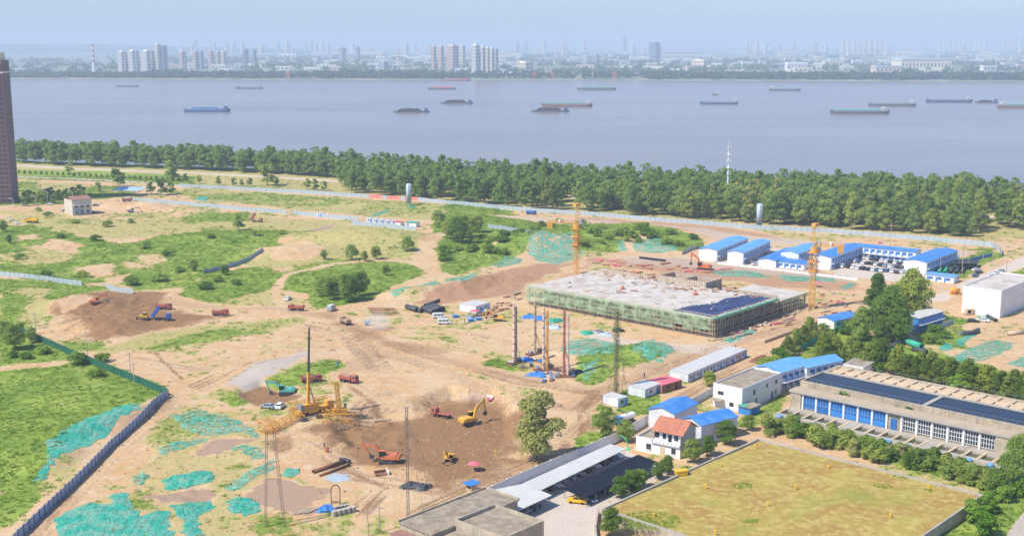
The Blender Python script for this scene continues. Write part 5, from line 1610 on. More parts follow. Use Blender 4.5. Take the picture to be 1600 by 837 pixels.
# raised formwork walls along the back of the deck
def formwall(x0_, y0_, x1_, y1_, z0_, z1_):
    w_ = bx('formwork_wall', S, x0_, y0_, z0_, x1_, y1_, z1_, 'formwork')
    L = max(x1_ - x0_, y1_ - y0_)
    st = MB()
    k = int(L / 1.2)
    for i in range(k):
        if y1_ - y0_ > x1_ - x0_:
            st.box(x0_ - .14, y0_ + (i + .4) * L / k, z0_, x0_ - .01, y0_ + (i + .55) * L / k, z1_ + .3)
        else:
            st.box(x0_ + (i + .4) * L / k, y0_ - .14, z0_, x0_ + (i + .55) * L / k, y0_ - .01, z1_ + .3)
    q = st.build('formwork_stud', 'wood', S); q['kind'] = 'stuff'
formwall(45.2, 32, 45.6, 56, 4, 9.4); formwall(45.2, 60, 45.6, 86, 4, 8.6)
formwall(57, 32, 57.4, 56, 3, 9.2); formwall(45.7, 32.1, 56.9, 32.5, 3, 9.2); formwall(45.7, 55, 56.9, 55.4, 3, 9.2); formwall(45.7, 44, 56.9, 44.3, 3, 8.8)
bx('rear_floor', S, 45.7, 30, 2.6, 70, 86, 3.0, 'rebar')
for i in range(46):
    x_ = R.uniform(58, 69); y_ = R.uniform(30, 85)
    bx('rebar_bundle', S, x_, y_, 4.9 if y_ < 29 else 3.1, x_ + R.uniform(.5, 5), y_ + R.uniform(.4, 2), (5.1 if y_ < 29 else 3.3) + R.uniform(.1, .5), R.choice(['rebar', 'plywood', 'wood', 'orangered', 'formwork']), (0, 0, R.uniform(-.3, .3)))
# lumber and small stores on the deck
for i in range(110):
    x_ = R.choice([R.uniform(3, 42), R.uniform(28, 44)]); y_ = R.uniform(20, 86)
    l_ = R.uniform(.8, 4)
    bx('deck_lumber', S, x_, y_, SH + .004, x_ + l_, y_ + R.uniform(.15, .9), SH + R.uniform(.08, .4), R.choice(['wood', 'plywood', 'plywood', 'formwork', 'rust']), (0, 0, R.uniform(0, 3)))
for i in range(36):
    x_ = SX - 2 + R.uniform(-4, 2); y_ = R.uniform(2, 80)
    bx('deck_lumber', S, x_, y_, SH + .004, x_ + R.uniform(1, 4), y_ + .5, SH + .35, R.choice(['wood', 'rebar', 'plywood']), (0, 0, R.uniform(0, 3)))
def sheet(label, pts, z, name, mat, sub=26, amp=.12, seed=0, cat='tarpaulin', rag=.8, parent=None):
    """a draped sheet over a world polygon"""
    xs_ = [p[0] for p in pts]; ys_ = [p[1] for p in pts]
    st = max((max(xs_) - min(xs_)), (max(ys_) - min(ys_))) / sub
    gx = np.arange(min(xs_) - st, max(xs_) + 2 * st, st); gy = np.arange(min(ys_) - st, max(ys_) + 2 * st, st)
    X, Y = np.meshgrid(gx, gy)
    sd = polysd(X.ravel(), Y.ravel(), pts).reshape(X.shape) + rag * 2 * (fbm(X * .6, Y * .6, 61 + seed, 3) - .45)
    zz = z(X.ravel(), Y.ravel()).reshape(X.shape) if callable(z) else np.full(X.shape, float(z))
    edge = np.clip(sd / (st * 2), 0, 1)
    zz = zz + .03 + amp * edge * (.3 + 1.6 * np.abs(fbm(X * .9, Y * .9, 71 + seed, 3) - .4) * 2)
    ox, oy = float(np.mean(xs_)), float(np.mean(ys_)); oz = float(zz.mean())
    idx = -np.ones(X.shape, int); vs = []; fs = []
    ins = sd > -st * .25
    for r_ in range(X.shape[0]):
        for c_ in range(X.shape[1]):
            if ins[r_, c_]:
                idx[r_, c_] = len(vs); vs.append((X[r_, c_] - ox, Y[r_, c_] - oy, zz[r_, c_] - oz))
    for r_ in range(X.shape[0] - 1):
        for c_ in range(X.shape[1] - 1):
            q = [idx[r_, c_], idx[r_, c_ + 1], idx[r_ + 1, c_ + 1], idx[r_ + 1, c_]]
            v_ = [k for k in q if k >= 0]
            if len(v_) >= 3:
                fs.append(tuple(v_))
    mm_ = MB().add(vs, fs)
    o = mm_.build(name, mat, parent, True, (ox, oy, oz))
    if parent is None:
        tag(o, label, cat)
    return o
tb = newmat('deck_tarp'); t = NT(tb); p = t.pos()
nz = t.noise(p, .25, 4); b = t.n('BsdfPrincipled', Roughness=.45)
t.set(b, 'Base Color', t.mix(t.ramp(nz, .35, .7), (.014, .02, .07), (.05, .07, .18)))
t.set(b, 'Normal', t.n('Bump', Strength=.6, Distance=.3, Height=t.noise(p, 1.3, 4)).outputs[0]); t.out(b)
def SL(x, y, z=0):
    return o_S + Vector((math.cos(a_S) * x - math.sin(a_S) * y, math.sin(a_S) * x + math.cos(a_S) * y, z))
o_S, a_S = o_, a_
sheet('dark blue tarpaulin covering the near corner of the concrete deck', [tuple(SL(*q)[:2]) for q in ((1, 1), (45, 1), (45, 11), (33, 15), (22, 13), (14, 17), (1, 18))], SH, 'deck_tarpaulin', 'deck_tarp', 40, .22)
for i in range(34):
    u = R.random()
    x_, y_ = R.choice([(1.2 + 42 * u, R.uniform(.3, 1.6)), (R.uniform(43, 45.5), 1 + 12 * u), (1 + 12 * u, 18 - u), (14 + 10 * u, 15 - u), (R.uniform(4, 40), R.uniform(3, 14))])
    t_ = thing('tarp_weight', 'pale board weighing down the dark blue tarpaulin', 'board', SL(x_, y_, SH + .3), a_S + R.uniform(-.6, .6), 'boards on the tarpaulin')
    bx('board', t_, -R.uniform(.4, 1.3), -.2, 0, .8, .2, .09, R.choice(['white', 'formwork', 'wood'])); bx('block', t_, -.1, -.15, .091, .15, .15, .25, 'concrete')
for q, lb in (((20, 55), 'small red machine on the bare concrete deck, left one'), ((30, 27), 'small red machine on the bare concrete deck, right one')):
    t_ = thing('red_mixer', lb, 'machine', SL(q[0], q[1], SH), .4)
    bx('base', t_, -1, -.6, .004, 1, .6, .6, 'orangered'); MB().cyl((0, 0, .6), (0, 0, 1.7), .7, .25, 8).build('hopper', 'orangered', t_)
# second lower slab at the right end
S2 = thing('concrete_annex', 'lower concrete deck beside the orange tower crane', 'building', SL(46.6, 0), a_S)
bx('roof_slab', S2, 0, 0, 5.2, 24, 25, 5.6, 'slab'); bx('floor_slab', S2, .4, .4, 2.4, 23.6, 24.5, 2.7, 'concrete'); bx('back_wall', S2, 1, 7, 0, 23, 7.4, 5.19, 'oldconc')
for x_ in np.arange(.5, 24, 5.6):
    bx('column', S2, x_, .5, 0, x_ + .6, 1.1, 5.19, 'concrete')
for y_ in np.arange(.5, 21, 5):
    bx('column', S2, .5, y_, 0, 1.1, y_ + .6, 5.19, 'concrete')
sc_ = MB()
for u in np.arange(-1, 25, 1.8):
    sc_.bar((u, -1.2, 0), (u, -1.2, 6.6), .07)
for u in np.arange(0, 21, 1.8):
    sc_.bar((-1.2, u, 0), (-1.2, u, 6.6), .07)
for z in (1.7, 3.4, 5.1, 6.3):
    sc_.bar((-1.2, -1.2, z), (25, -1.2, z), .06); sc_.bar((-1.2, -1.2, z), (-1.2, 21, z), .06)
q = sc_.build('scaffold_tubes', 'scaftube', S2); q['kind'] = 'stuff'
for k in range(5):
    MB().box(k * 4.8, -1.3, 4.6, k * 4.8 + 4.7, -1.26, 6.2).build('safety_net', 'scaffoldnet', S2)
w_ = bx('parapet_form', S2, .1, 0, 5.61, .3, 25, 8.0, 'formwork')
st = MB()
for i in range(22):
    st.box(-.04, .5 + i * 1.1, 5.61, .09, .7 + i * 1.1, 8.3)
st.build('form_stud', 'wood', S2)['kind'] = 'stuff'
for i in range(40):
    x_ = R.uniform(-44, 24); y_ = R.uniform(-5, -2)
    bx('scaffold_debris', S2, x_, y_, 0.01, x_ + R.uniform(.6, 3), y_ + R.uniform(.3, 1.4), R.uniform(.2, .9), R.choice(['formwork', 'plywood', 'wood', 'rebar', 'scaftube']), (0, 0, R.uniform(-.4, .4)))

# ------------------------------------------------------------------ the waterworks: filter hall, tanks, lawn reservoir
PA, PB = (1591, 722), (1243, 638)
o_, a_, Lx, Ly = fr(PA, PB, (1600, 716), 0, 47.5)
Ly = abs(Ly)
Hh = 6.4
W_ = thing('filter_hall', 'long concrete hall with a row of blue and white windows', 'building', o_, a_)
bx('wall', W_, .6, 0, 0, 4.2, Ly, Hh - .6, 'oldconc')
bx('roof', W_, -.5, -.5, Hh - .6, 4.6, Ly + .5, Hh, 'concrete'); bx('roof_membrane', W_, -.2, -.2, Hh + .004, 4.3, Ly + .2, Hh + .03, 'hallroof')
bx('end_pier', W_, -.2, Ly - 3.2, 0, .59, Ly, Hh - .6, 'oldconc'); bx('end_pier', W_, -.2, 0, 0, .59, 6, Hh - .6, 'oldconc')
nb = 13
y0_, y1_ = 6.2, Ly - 3.4
for i in range(nb):
    u0 = y1_ - (y1_ - y0_) * (i + 1) / nb; u1 = y1_ - (y1_ - y0_) * i / nb
    bx('pilaster', W_, .1, u1 - .5, 0, .59, u1, Hh - .61, 'white')
    if i == 6:
        bx('door', W_, .45, u0 + 1.2, .9, .65, u0 + 3.0, 4.2, 'glassblue'); continue
    blue = i < 6
    wdw = bx('window', W_, .5, u0 + .2, 1.7, .66, u1 - .6, Hh - 1.1, 'glassblue' if blue else 'glass')
    fm = MB()
    n_ = 4 if blue else 5
    for k in range(n_ + 1):
        y_ = u0 + .2 + (u1 - .8 - u0) * k / n_
        fm.box(.38, y_ - .06, 1.7, .5, y_ + .06, Hh - 1.1)
    for z in ((1.7, 3.3, Hh - 1.16) if blue else (1.7, 2.9, 4.1, Hh - 1.16)):
        fm.box(.36, u0 + .2, z, .5, u1 - .6, z + .1)
    fm.build('window_frame', 'bluelight' if blue else 'white', W_)
    if blue and i in (1, 2, 3, 4, 5):
        bx('spandrel', W_, .3, u0 + .25, 1.2, .48, u1 - .65, 2.6, 'bluepaint' if i > 1 else 'glassblue')
# filter basins in front of the hall
bs = thing('filter_basin_deck', 'concrete deck with open filter basins in front of the hall', 'basin', o_, a_)
n_ = 17
for i in range(n_):
    u0 = Ly * i / n_; u1 = Ly * (i + 1) / n_
    bx('basin_wall', bs, -8.5, u0 - .35, -.05, -1.2, u0 + .35, 1.15, 'tan')
    if i % 6 != 5:
        bx('basin_water', bs, -6.6, u0 + .36, -.04, -2.4, u1 - .36, .5, 'algae')
        bx('basin_curb', bs, -8.3, u0 + .36, -.04, -6.61, u1 - .36, 1.0, 'concrete')
        bx('basin_curb', bs, -2.39, u0 + .36, -.04, -1.2, u1 - .36, 1.0, 'concrete')
    else:
        bx('basin_cover', bs, -8.3, u0 + .36, -.04, -1.2, u1 - .36, 1.05, 'concrete')
bx('basin_wall', bs, -8.52, Ly - .35, -.05, -1.18, Ly + .3, 1.16, 'tan'); bx('walkway', bs, -1.19, -.5, -.05, .09, Ly + .3, 1.2, 'concrete'); bx('outer_wall', bs, -9.3, -.5, -.05, -8.53, Ly + .3, 1.25, 'concrete')
ux_, uy_ = Vector((math.cos(a_), math.sin(a_), 0)), Vector((-math.sin(a_), math.cos(a_), 0))
dome = MB()
dome.ball((0, 0, 0), .9, .9, .55, 10, 6)
dm = dome.mesh('bluelight', 'dome')
for i in range(12):
    q = o_ + ux_ * -10.0 + uy_ * (Ly * (i + .6) / 12)
    t_ = thing('vent_dome', 'pale blue vent dome on the outer edge of the filter basins', 'dome', q, 0, 'vent domes along the basins')
    bx('collar', t_, -.7, -.7, 0, .7, .7, .95, 'concrete'); pt('cap', t_, dm, (0, 0, 1.2))
# long water tank behind the hall
a = GV(1257, 592, 5.0)
ang = rad(47.5); ux2, uy2 = Vector((math.cos(ang), math.sin(ang), 0)), Vector((-math.sin(ang), math.cos(ang), 0))
TL = 112.0
o2 = Vector((a.x, a.y, 0)) - uy2 * TL - ux2 * 2.5
T = thing('water_tank', 'long raised settling tank with dark water channels', 'tank', o2, ang)
TD = 13.0
bx('front_wall', T, 0, 0, 0, .6, TL, 5.2, 'oldconc'); bx('end_wall', T, .61, TL - .6, 0, 24, TL, 5.2, 'oldconc'); bx('divider_wall', T, TD, 0, 0, TD + 1.4, TL - .61, 5.2, 'concrete'); bx('back_wall', T, 23.4, 0, 0, 24, TL - .61, 5.2, 'oldconc')
cuts = [TL - .6, TL - 38, TL - 78, 0]
for i in range(3):
    bx('channel_water', T, .61, cuts[i + 1] + .4, 0, TD - .01, cuts[i] - .01, 5.0, 'tankwater')
    if i < 2: bx('cross_wall', T, .61, cuts[i + 1] - .8, 0, TD - .01, cuts[i + 1] + .39, 5.15, 'concrete')
for i in range(26):
    y_ = TL - .7 - i * 4.2
    if y_ < 5: break
    for k, (x0_, x1_) in enumerate(((TD + 1.6, 18.0), (18.6, 23.3))):
        bx('sludge_cell', T, x0_, y_ - 3.4, 0, x1_, y_ - .4, 4.6, 'tan')
    bx('cell_wall', T, TD + 1.41, y_ - .39, 0, 23.39, y_ + .39, 5.1, 'tan')
bx('cell_wall', T, 18.01, .1, 0, 18.59, TL - .7, 5.12, 'tan')
rl = MB()
for y_ in np.arange(0, TL, 3.0):
    rl.bar((.3, y_, 5.2), (.3, y_, 6.2), .05); rl.bar((23.7, y_, 5.2), (23.7, y_, 6.2), .05)
rl.bar((.3, 0, 6.2), (.3, TL, 6.2), .05); rl.bar((23.7, 0, 6.2), (23.7, TL, 6.2), .05)
rl.build('railing', 'steel', T)
for i, (px, py) in enumerate([(1305, 622), (1318, 624), (1418, 644), (1430, 641), (1468, 648), (1478, 646), (1503, 652), (1540, 664), (1575, 672), (1400, 640)]):
    palm(P(px, py + 14), R.uniform(1.1, 1.7), 'fan palm growing between the hall and the long water tank')
t_, Lx, Ly2 = flat_building('small grey roofed pump hut behind the long tank', (1348, 589), (1320, 582), (1360, 578), 0, 3.2, 'white', 'roofgrey', 'pump_hut', .15)
bx('door', t_, 1, -.05, 0, 2, .05, 2, 'steel')
# lawn on the covered reservoir
ZL = 2.5
LA = [GV(937, 800, ZL), GV(1185, 686, ZL), GV(1537, 774, ZL), GV(1420, 850, ZL)]
A0 = Vector((LA[2].x, LA[2].y, 0)); ang = rad(47.5)
ux3, uy3 = Vector((math.cos(ang), math.sin(ang), 0)), Vector((-math.sin(ang), math.cos(ang), 0))
# reservoir spans from its far right corner back along -x and left along +y
WY = (Vector((LA[1].x, LA[1].y, 0)) - A0).dot(uy3); WX = 66.0
LO = A0 - ux3 * WX
mlw = newmat('lawn'); t = NT(mlw); p = t.pos()
n1 = t.noise(p, .10, 5, .6); n2 = t.noise(p, .55, 4, .6); wv = t.n('TexWave', Vector=p, Scale=.35, Distortion=9.0, Detail=3)
wv.inputs['Detail Scale'].default_value = .6
c = t.mix(t.ramp(n1, .40, .64), (.37, .21, .07), (.40, .32, .08))
c = t.mix(t.math('MULTIPLY', t.ramp(n2, .45, .65), .7), c, (.58, .47, .17))
c = t.mix(t.math('MULTIPLY', wv.outputs[0], .35), c, (.36, .33, .065))
n3 = t.noise(p, .07, 3, .5)
c = t.mix(t.math('MULTIPLY', t.ramp(n3, .58, .70), .6), c, (.24, .28, .05))
b = t.n('BsdfPrincipled', Roughness=.95); t.set(b, 'Base Color', c); t.set(b, 'Specular IOR Level', .1); t.set(b, 'Normal', t.n('Bump', Strength=.4, Distance=.2, Height=t.noise(p, 3, 3)).outputs[0]); t.out(b)
RS = thing('lawn_reservoir', 'covered reservoir with a yellowing lawn on top and a low pale wall', 'reservoir', LO, ang)
bx('wall', RS, 0, 0, 0, WX, WY, ZL - .3, 'oldconc')
lw_ = MB(); n_, m_ = 60, 50; vs = []
for i in range(n_ + 1):
    for j in range(m_ + 1):
        vs.append((.5 + (WX - 1) * i / n_, .5 + (WY - 1) * j / m_, ZL - .1 + .25 * float(0.5 * math.sin(i * .21) * math.sin(j * .17))))
lw_.add(vs, [(i * (m_ + 1) + j, (i + 1) * (m_ + 1) + j, (i + 1) * (m_ + 1) + j + 1, i * (m_ + 1) + j + 1) for i in range(n_) for j in range(m_)])
lw_.build('lawn', 'lawn', RS, True)
for k in ((0, 0, WX, .45), (0, WY - .45, WX, WY), (0, .453, .45, WY - .453), (WX - .45, .453, WX, WY - .453)):
    n_ = int(max(k[2] - k[0], k[3] - k[1]) / 6)
    for i in range(n_):
        if k[2] - k[0] > k[3] - k[1]:
            bx('coping', RS, k[0] + (k[2] - k[0]) * i / n_, k[1], ZL - .3, k[0] + (k[2] - k[0]) * (i + 1) / n_ - .04, k[3], ZL + .35, 'concrete')
        else:
            bx('coping', RS, k[0], k[1] + (k[3] - k[1]) * i / n_, ZL - .3, k[2], k[1] + (k[3] - k[1]) * (i + 1) / n_ - .04, ZL + .35, 'concrete')
for px, py, lb in [(1022, 807, 'yellow vent post in the bright green patch on the lawn'), (1103, 762, 'yellow vent post on the left of the lawn'), (1126, 728, 'yellow vent post near the left lawn edge trees'), (1180, 700, 'yellow vent post at the far left lawn corner'), (1243, 763, 'yellow vent post left of the lawn centre'), (1294, 732, 'yellow vent post in the brown far part of the lawn'), (1451, 764, 'yellow vent post beside a green tuft near the far wall'), (1391, 808, 'yellow vent post right of the lawn centre'), (1200, 790, 'yellow vent post in the middle of the lawn'), (1118, 834, 'yellow vent post at the lower edge of the lawn')]:
    q = GV(px, py, ZL)
    t_ = thing('vent_post', lb, 'vent', q, 0, 'yellow vents on the lawn'); t_.scale = (.75, .75, .75)
    MB().cyl((0, 0, -.2), (0, 0, .9), .22, .2, 8).build('pipe', 'caryellow', t_); MB().ball((0, 0, 1.05), .42, .42, .3, 8, 5).build('cowl', 'caryellow', t_)
scat = []
for px, py, r_ in ((1018, 812, 6.5), (990, 815, 5), (1160, 758, 2.6), (1172, 812, 2.0), (1380, 758, 2.2), (1410, 743, 2.2), (1450, 765, 1.2)):
    c_ = GV(px, py, ZL)
    for i in range(int(60 * r_ * r_ / 4)):
        a_2 = R.uniform(0, 6.28); rr = r_ * math.sqrt(R.random())
        tp = _W[R.randrange(6)] * R.uniform(.16, .34)
        scat.append(tp + np.array([c_.x + rr * math.cos(a_2), c_.y + rr * .8 * math.sin(a_2), ZL - .06]))
co = np.concatenate(scat); me = bpy.data.meshes.new('lawn_clover'); npmesh(me, co, np.arange(len(co)).reshape(-1, 3)); me.materials.append(MATS['leaf_bright'])
tag(pt('lawn_clover', None, me), 'bright green tufts growing in the dry lawn', None, kind='stuff')
# flat roofed building at the lower edge
a_f = rad(47.5)
bk = GV(759, 761.5, 6.4)
uxf, uyf = Vector((math.cos(a_f), math.sin(a_f), 0)), Vector((-math.sin(a_f), math.cos(a_f), 0))
wdt = (GV(804, 780, 6.4) - bk).length; lng = (GV(624.6, 813, 6.4) - bk).length
o_ = Vector((bk.x, bk.y, 0)) - uxf * lng - uyf * wdt
F1 = thing('flat_roof_block', 'weathered flat roofed building at the lower edge, rear wing', 'building', o_, a_f)
bx('wall', F1, 0, 0, 0, lng, wdt, 5.9, 'oldconc'); bx('roof', F1, -.3, -.3, 5.91, lng + .3, wdt + .3, 6.2, 'roofgrey')
for i in range(int(wdt / .9)):
    bx('roof_strip', F1, -.2, i * .9, 6.204, lng + .2, i * .9 + .8, 6.235, 'roofgrey')
for k in ((-.3, wdt + .02, lng + .3, wdt + .3), (lng + .02, -.3, lng + .3, wdt)):
    bx('parapet', F1, k[0], k[1], 6.21, k[2], k[3], 6.6, 'oldconc')
for u in (.35, .75):
    bx('window', F1, lng - .05, wdt * u - .8, 2.6, lng + .06, wdt * u + .8, 4.2, 'glass'); bx('window_hood', F1, lng + .001, wdt * u - 1.1, 4.4, lng + .9, wdt * u + 1.1, 4.7, 'tile')
    bx('window', F1, lng - 2.5 - u * 6, -.06, 2.6, lng - 1 - u * 6, .05, 4.2, 'glassblue'); bx('window_hood', F1, lng - 2.8 - u * 6, -.9, 4.4, lng - .7 - u * 6, -.01, 4.7, 'tile')
bx('lower_porch', F1, -3.2, 1, 0, -.31, wdt - 1, 4.6, 'netgreen'); bx('porch_roof', F1, -3.6, .5, 4.61, -.31, wdt - .5, 4.8, 'brick')
F2 = thing('front_roof_block', 'weathered building with a parapet at the lower edge, front wing', 'building', o_ - uyf * 14.2 + uxf * 6.5, a_f)
bx('wall', F2, 0, 0, 0, lng - 14, 14, 6.6, 'oldconc'); bx('roof', F2, .3, .3, 6.604, lng - 14.3, 13.7, 6.7, 'roofgrey')
for i in range(16):
    bx('roof_strip', F2, .4 + i * (lng - 14.8) / 16, .4, 6.704, .4 + (i + .88) * (lng - 14.8) / 16, 13.6, 6.74, 'roofgrey')
for k in ((0, 0, .28, 14), (.283, 13.72, lng - 14, 14), (lng - 14.28, 0, lng - 14, 13.71), (.283, 0, lng - 14.283, .28)):
    bx('parapet', F2, k[0], k[1], 6.602, k[2], k[3], 7.5, 'oldconc')
F3 = thing('low_roof_block', 'lower flat roof tucked left of the front wing', 'building', o_ - uyf * 9.2 + uxf * 1.0, a_f)
bx('wall', F3, 0, 0, 0, 5.4, 9, 5.0, 'oldconc'); bx('roof', F3, -.2, -.2, 5.01, 5.45, 9.1, 5.2, 'roofgrey')

# ------------------------------------------------------------------ car shelters
def shelter(label, quad, mat, z=2.9, th=.12, name='car_shelter', rib=True, postinset=.1):
    ps = [GV(px, py, z) for px, py in quad]
    ctr = sum(ps, Vector()) / 4
    t_ = thing(name, label, 'shelter', (ctr.x, ctr.y, 0))
    L_ = [Vector((p_.x - ctr.x, p_.y - ctr.y, z)) for p_ in ps]
    for k_ in (1, 2):
        L_[k_].z += .35 if rib else .0
    dn = Vector((0, 0, -th))
    MB().add(L_ + [v_ + dn for v_ in L_], [(0, 1, 2, 3), (7, 6, 5, 4), (0, 4, 5, 1), (1, 5, 6, 2), (2, 6, 7, 3), (3, 7, 4, 0)]).build('roof', mat, t_)
    n_ = 9
    if rib:
        rb = MB()
        for i in range(40):
            u = i / 39
            a_ = L_[0].lerp(L_[3], u) + Vector((0, 0, .02)); b_ = L_[1].lerp(L_[2], u) + Vector((0, 0, .02))
            rb.bar(a_, b_, .03)
        rb.build('roof_seam', mat, t_)
    for i in range(n_):
        for (a_, b_) in ((L_[0], L_[3]), (L_[1], L_[2])):
            q = a_.lerp(b_, .02 + .96 * i / (n_ - 1)); q = q.lerp(Vector((0, 0, q.z)), .02)
            bx('post', t_, q.x - .06, q.y - .06, 0, q.x + .06, q.y + .06, q.z - th - .003, 'steel')
    return t_
shelter('long white corrugated car shelter beside the white wall', [(845, 765), (817.6, 756), (953, 695), (979, 700.5)], 'canopywhite', 2.9)
shelter('wide white car shelter next to the flat roofed building', [(802, 801), (774, 766), (818, 757), (862, 773)], 'canopywhite', 2.9)
shelter('low black shade canopy over parked cars', [(913, 777.5), (878, 762.5), (997, 709.5), (1030, 722)], 'canopyblack', 2.5, .06, 'shade_canopy', False)
# walls and long fences
def wall(label, pts, h, mat, th=.24, name='boundary_wall', cat='wall', plen=6.0, dz=0.0):
    ps = [P(*q) for q in pts]
    t_ = thing(name, label, cat, ps[0])
    for i in range(len(ps) - 1):
        a, b = ps[i] - ps[0], ps[i + 1] - ps[0]
        d = b - a; L = math.hypot(d.x, d.y); n_ = max(1, round(L / plen)); an = math.atan2(d.y, d.x)
        for k in range(n_):
            c_ = a.lerp(b, (k + .5) / n_)
            pt('wall_panel', t_, ucube(mat), (c_.x, c_.y, c_.z + h / 2 - .15), (0, 0, an), (L / n_ - .05, th, h + .3))
            e_ = a.lerp(b, k / n_)
            pt('pier', t_, ucube(mat), (e_.x, e_.y, e_.z + h / 2), (0, 0, an), (.36, .36, h + .5))
        c_ = a.lerp(b, .5)
        pt('coping', t_, ucube('concrete'), (c_.x, c_.y, c_.z + h + .05), (0, math.atan2(-(b.z - a.z), L), an), (L, th + .16, .12))
    return t_
wall('long white wall between haul road and car shelter', [(745, 787), (815, 754), (965, 690), (1012, 662)], 2.6, 'paintwhite')
wall('pale low wall beside the container yard', [(1070, 640), (1120, 612)], 2.2, 'whitewall')
wall('concrete kerb wall at the car yard corner', [(935, 803), (930, 830), (932, 850)], 1.2, 'concrete')
# ------------------------------------------------------------------ hoardings
def hoarding(label, pts, h=2.4, mat='panelgrey', w=2.4, post='steel', banner=None, skip=(), name='hoarding', th=.06, lean=.02, pw=.1):
    ps = [P(*q) for q in pts]
    t_ = thing(name, label, 'fence', ps[0])
    k0 = 0
    for i in range(len(ps) - 1):
        a, b = ps[i] - ps[0], ps[i + 1] - ps[0]
        d = b - a; L = math.hypot(d.x, d.y); n_ = max(1, round(L / w)); an = math.atan2(d.y, d.x)
        for k in range(n_):
            k0 += 1
            if k0 in skip: continue
            c_ = a.lerp(b, (k + .5) / n_); e_ = a.lerp(b, k / n_)
            zz = hz(c_.x + ps[0].x, c_.y + ps[0].y) - ps[0].z
            ze = hz(e_.x + ps[0].x, e_.y + ps[0].y) - ps[0].z
            mt = mat
            if banner and k0 in banner: mt = 'banner_red'
            pt('panel', t_, ucube(mt), (c_.x, c_.y, zz + h / 2 - .1 + R.uniform(-.04, .04)), (R.uniform(-lean, lean), 0, an), (L / n_ - .07, th, h))
            pt('post', t_, ucube(post), (e_.x, e_.y, ze + h / 2), (0, 0, an), (pw, .14 + pw * .6, h + .15))
    return t_
mk('banner_red', (.74, .20, .16), .7, .35, .9, ((.8, .7, .66), .7, 1.1))
hoarding('long pale hoarding in front of the riverside belt, with red banners, left stretch', [(280, 292), (450, 301), (640, 313), (788, 327)], 2.6, w=3.6, banner=(46, 47, 48, 50, 51, 52, 54, 55, 56))
hoarding('long pale hoarding in front of the riverside wood, right stretch', [(772, 326), (960, 340), (1160, 357), (1300, 364), (1450, 376), (1548, 385), (1562, 392), (1565, 400)], 2.6, w=3.4)
hoarding('pale hoarding crossing the middle left beyond the truck', [(196, 313), (285, 320), (380, 329), (447, 334)], 2.5, w=3.2)
hoarding('pale hoarding from the gap to the small compound', [(458, 335), (560, 345)], 2.5, w=3.2)
hoarding('hoarding round the small compound on the bank', [(550, 351), (600, 355), (650, 360)], 2.5, w=3.0)
hoarding('short pale hoarding behind the green mound', [(762, 356), (855, 367)], 2.4, w=3.0)
hoarding('white hoarding at the left edge above the yellow grass', [(0, 431), (70, 438), (128, 446)], 2.3, w=3.0)
hoarding('short white hoarding above the dark spoil heap', [(165, 450), (208, 459)], 2.2, w=2.6)
hoarding('slanting blue grey hoarding across the weeds', [(318, 427), (355, 419), (412, 401)], 2.0, 'panelblue', 2.6)
hoarding('dark green hoarding on the left running to the corner', [(12, 512), (55, 530), (110, 555), (170, 580), (262, 618)], 2.5, 'panelgreen', 2.6)
hoarding('grey blue panel hoarding running down the lower left', [(263, 619), (228, 650), (175, 698), (120, 755), (70, 803), (20, 850)], 2.3, 'panelblue', 2.6, 'bluedark', th=.08, pw=.22)
hoarding('green screen beside the small blue roofed hut', [(1252, 545), (1290, 528), (1322, 511)], 1.9, 'netgreen', 3.0)
hoarding('grey mesh fence near the white block', [(1465, 515), (1490, 505)], 1.8, 'panelgrey', 2.4)
hoarding('fence left of the yard huts', [(1066, 398), (1100, 385)], 2.0, 'panelblue', 2.4)
hoarding('low white panel screen along the yard road', [(1120, 412), (1200, 421), (1300, 433), (1340, 438)], 1.1, 'white', 3.6)
hoarding('orange barrier fence along the tracks to the tower crane', [(1195, 536), (1250, 516), (1330, 487)], 1.1, 'plywood', 2.2)
hoarding('blue screen round the pipe yard', [(1462, 412), (1510, 410), (1550, 400)], 1.8, 'bluepaint', 2.8)

# ------------------------------------------------------------------ draped dust nets
nt_ = newmat('dustnet'); t = NT(nt_); p = t.pos()
wvn = t.n('TexWave', Vector=p, Scale=.16, Distortion=3.0, Detail=2); fold = t.ramp(wvn.outputs[0], .0, .12)
na = t.noise(p, .5, 5, .7); nb2 = t.noise(p, 2.2, 4, .6); nc = t.noise(p, .12, 3)
c = t.mix(t.ramp(nb2, .35, .7), (.04, .38, .24), (.20, .56, .40))
c = t.mix(t.math('MULTIPLY', t.ramp(nc, .42, .66), .7), c, (.38, .54, .41))
b = t.n('BsdfPrincipled', Roughness=.9); t.set(b, 'Base Color', c); t.set(b, 'Specular IOR Level', .1)
t.set(b, 'Normal', t.n('Bump', Strength=.8, Distance=.5, Height=t.math('ADD', nb2, t.math('MULTIPLY', wvn.outputs[0], .15))).outputs[0])
ms = t.n('MixShader'); t.set(ms, 0, t.ramp(t.math('ADD', t.math('MULTIPLY', na, .7), t.math('MULTIPLY', nb2, .3)), .42, .56)); t.set(ms, 1, t.n('BsdfTransparent')); t.set(ms, 2, b); t.out(ms)
nd_ = newmat('dustnet_dense'); t = NT(nd_); p = t.pos()
wvn = t.n('TexWave', Vector=p, Scale=.16, Distortion=4.0, Detail=2); fold = t.ramp(wvn.outputs[0], .0, .12)
nb2 = t.noise(p, 1.8, 4, .6); nc = t.noise(p, .3, 4)
c = t.mix(t.ramp(nb2, .35, .7), (.015, .33, .22), (.05, .50, .36)); c = t.mix(t.math('MULTIPLY', t.ramp(nc, .42, .64), .8), c, (.24, .44, .33))
b = t.n('BsdfPrincipled', Roughness=.85); t.set(b, 'Base Color', c); t.set(b, 'Normal', t.n('Bump', Strength=.9, Distance=.6, Height=t.math('ADD', nb2, t.math('MULTIPLY', wvn.outputs[0], .15))).outputs[0])
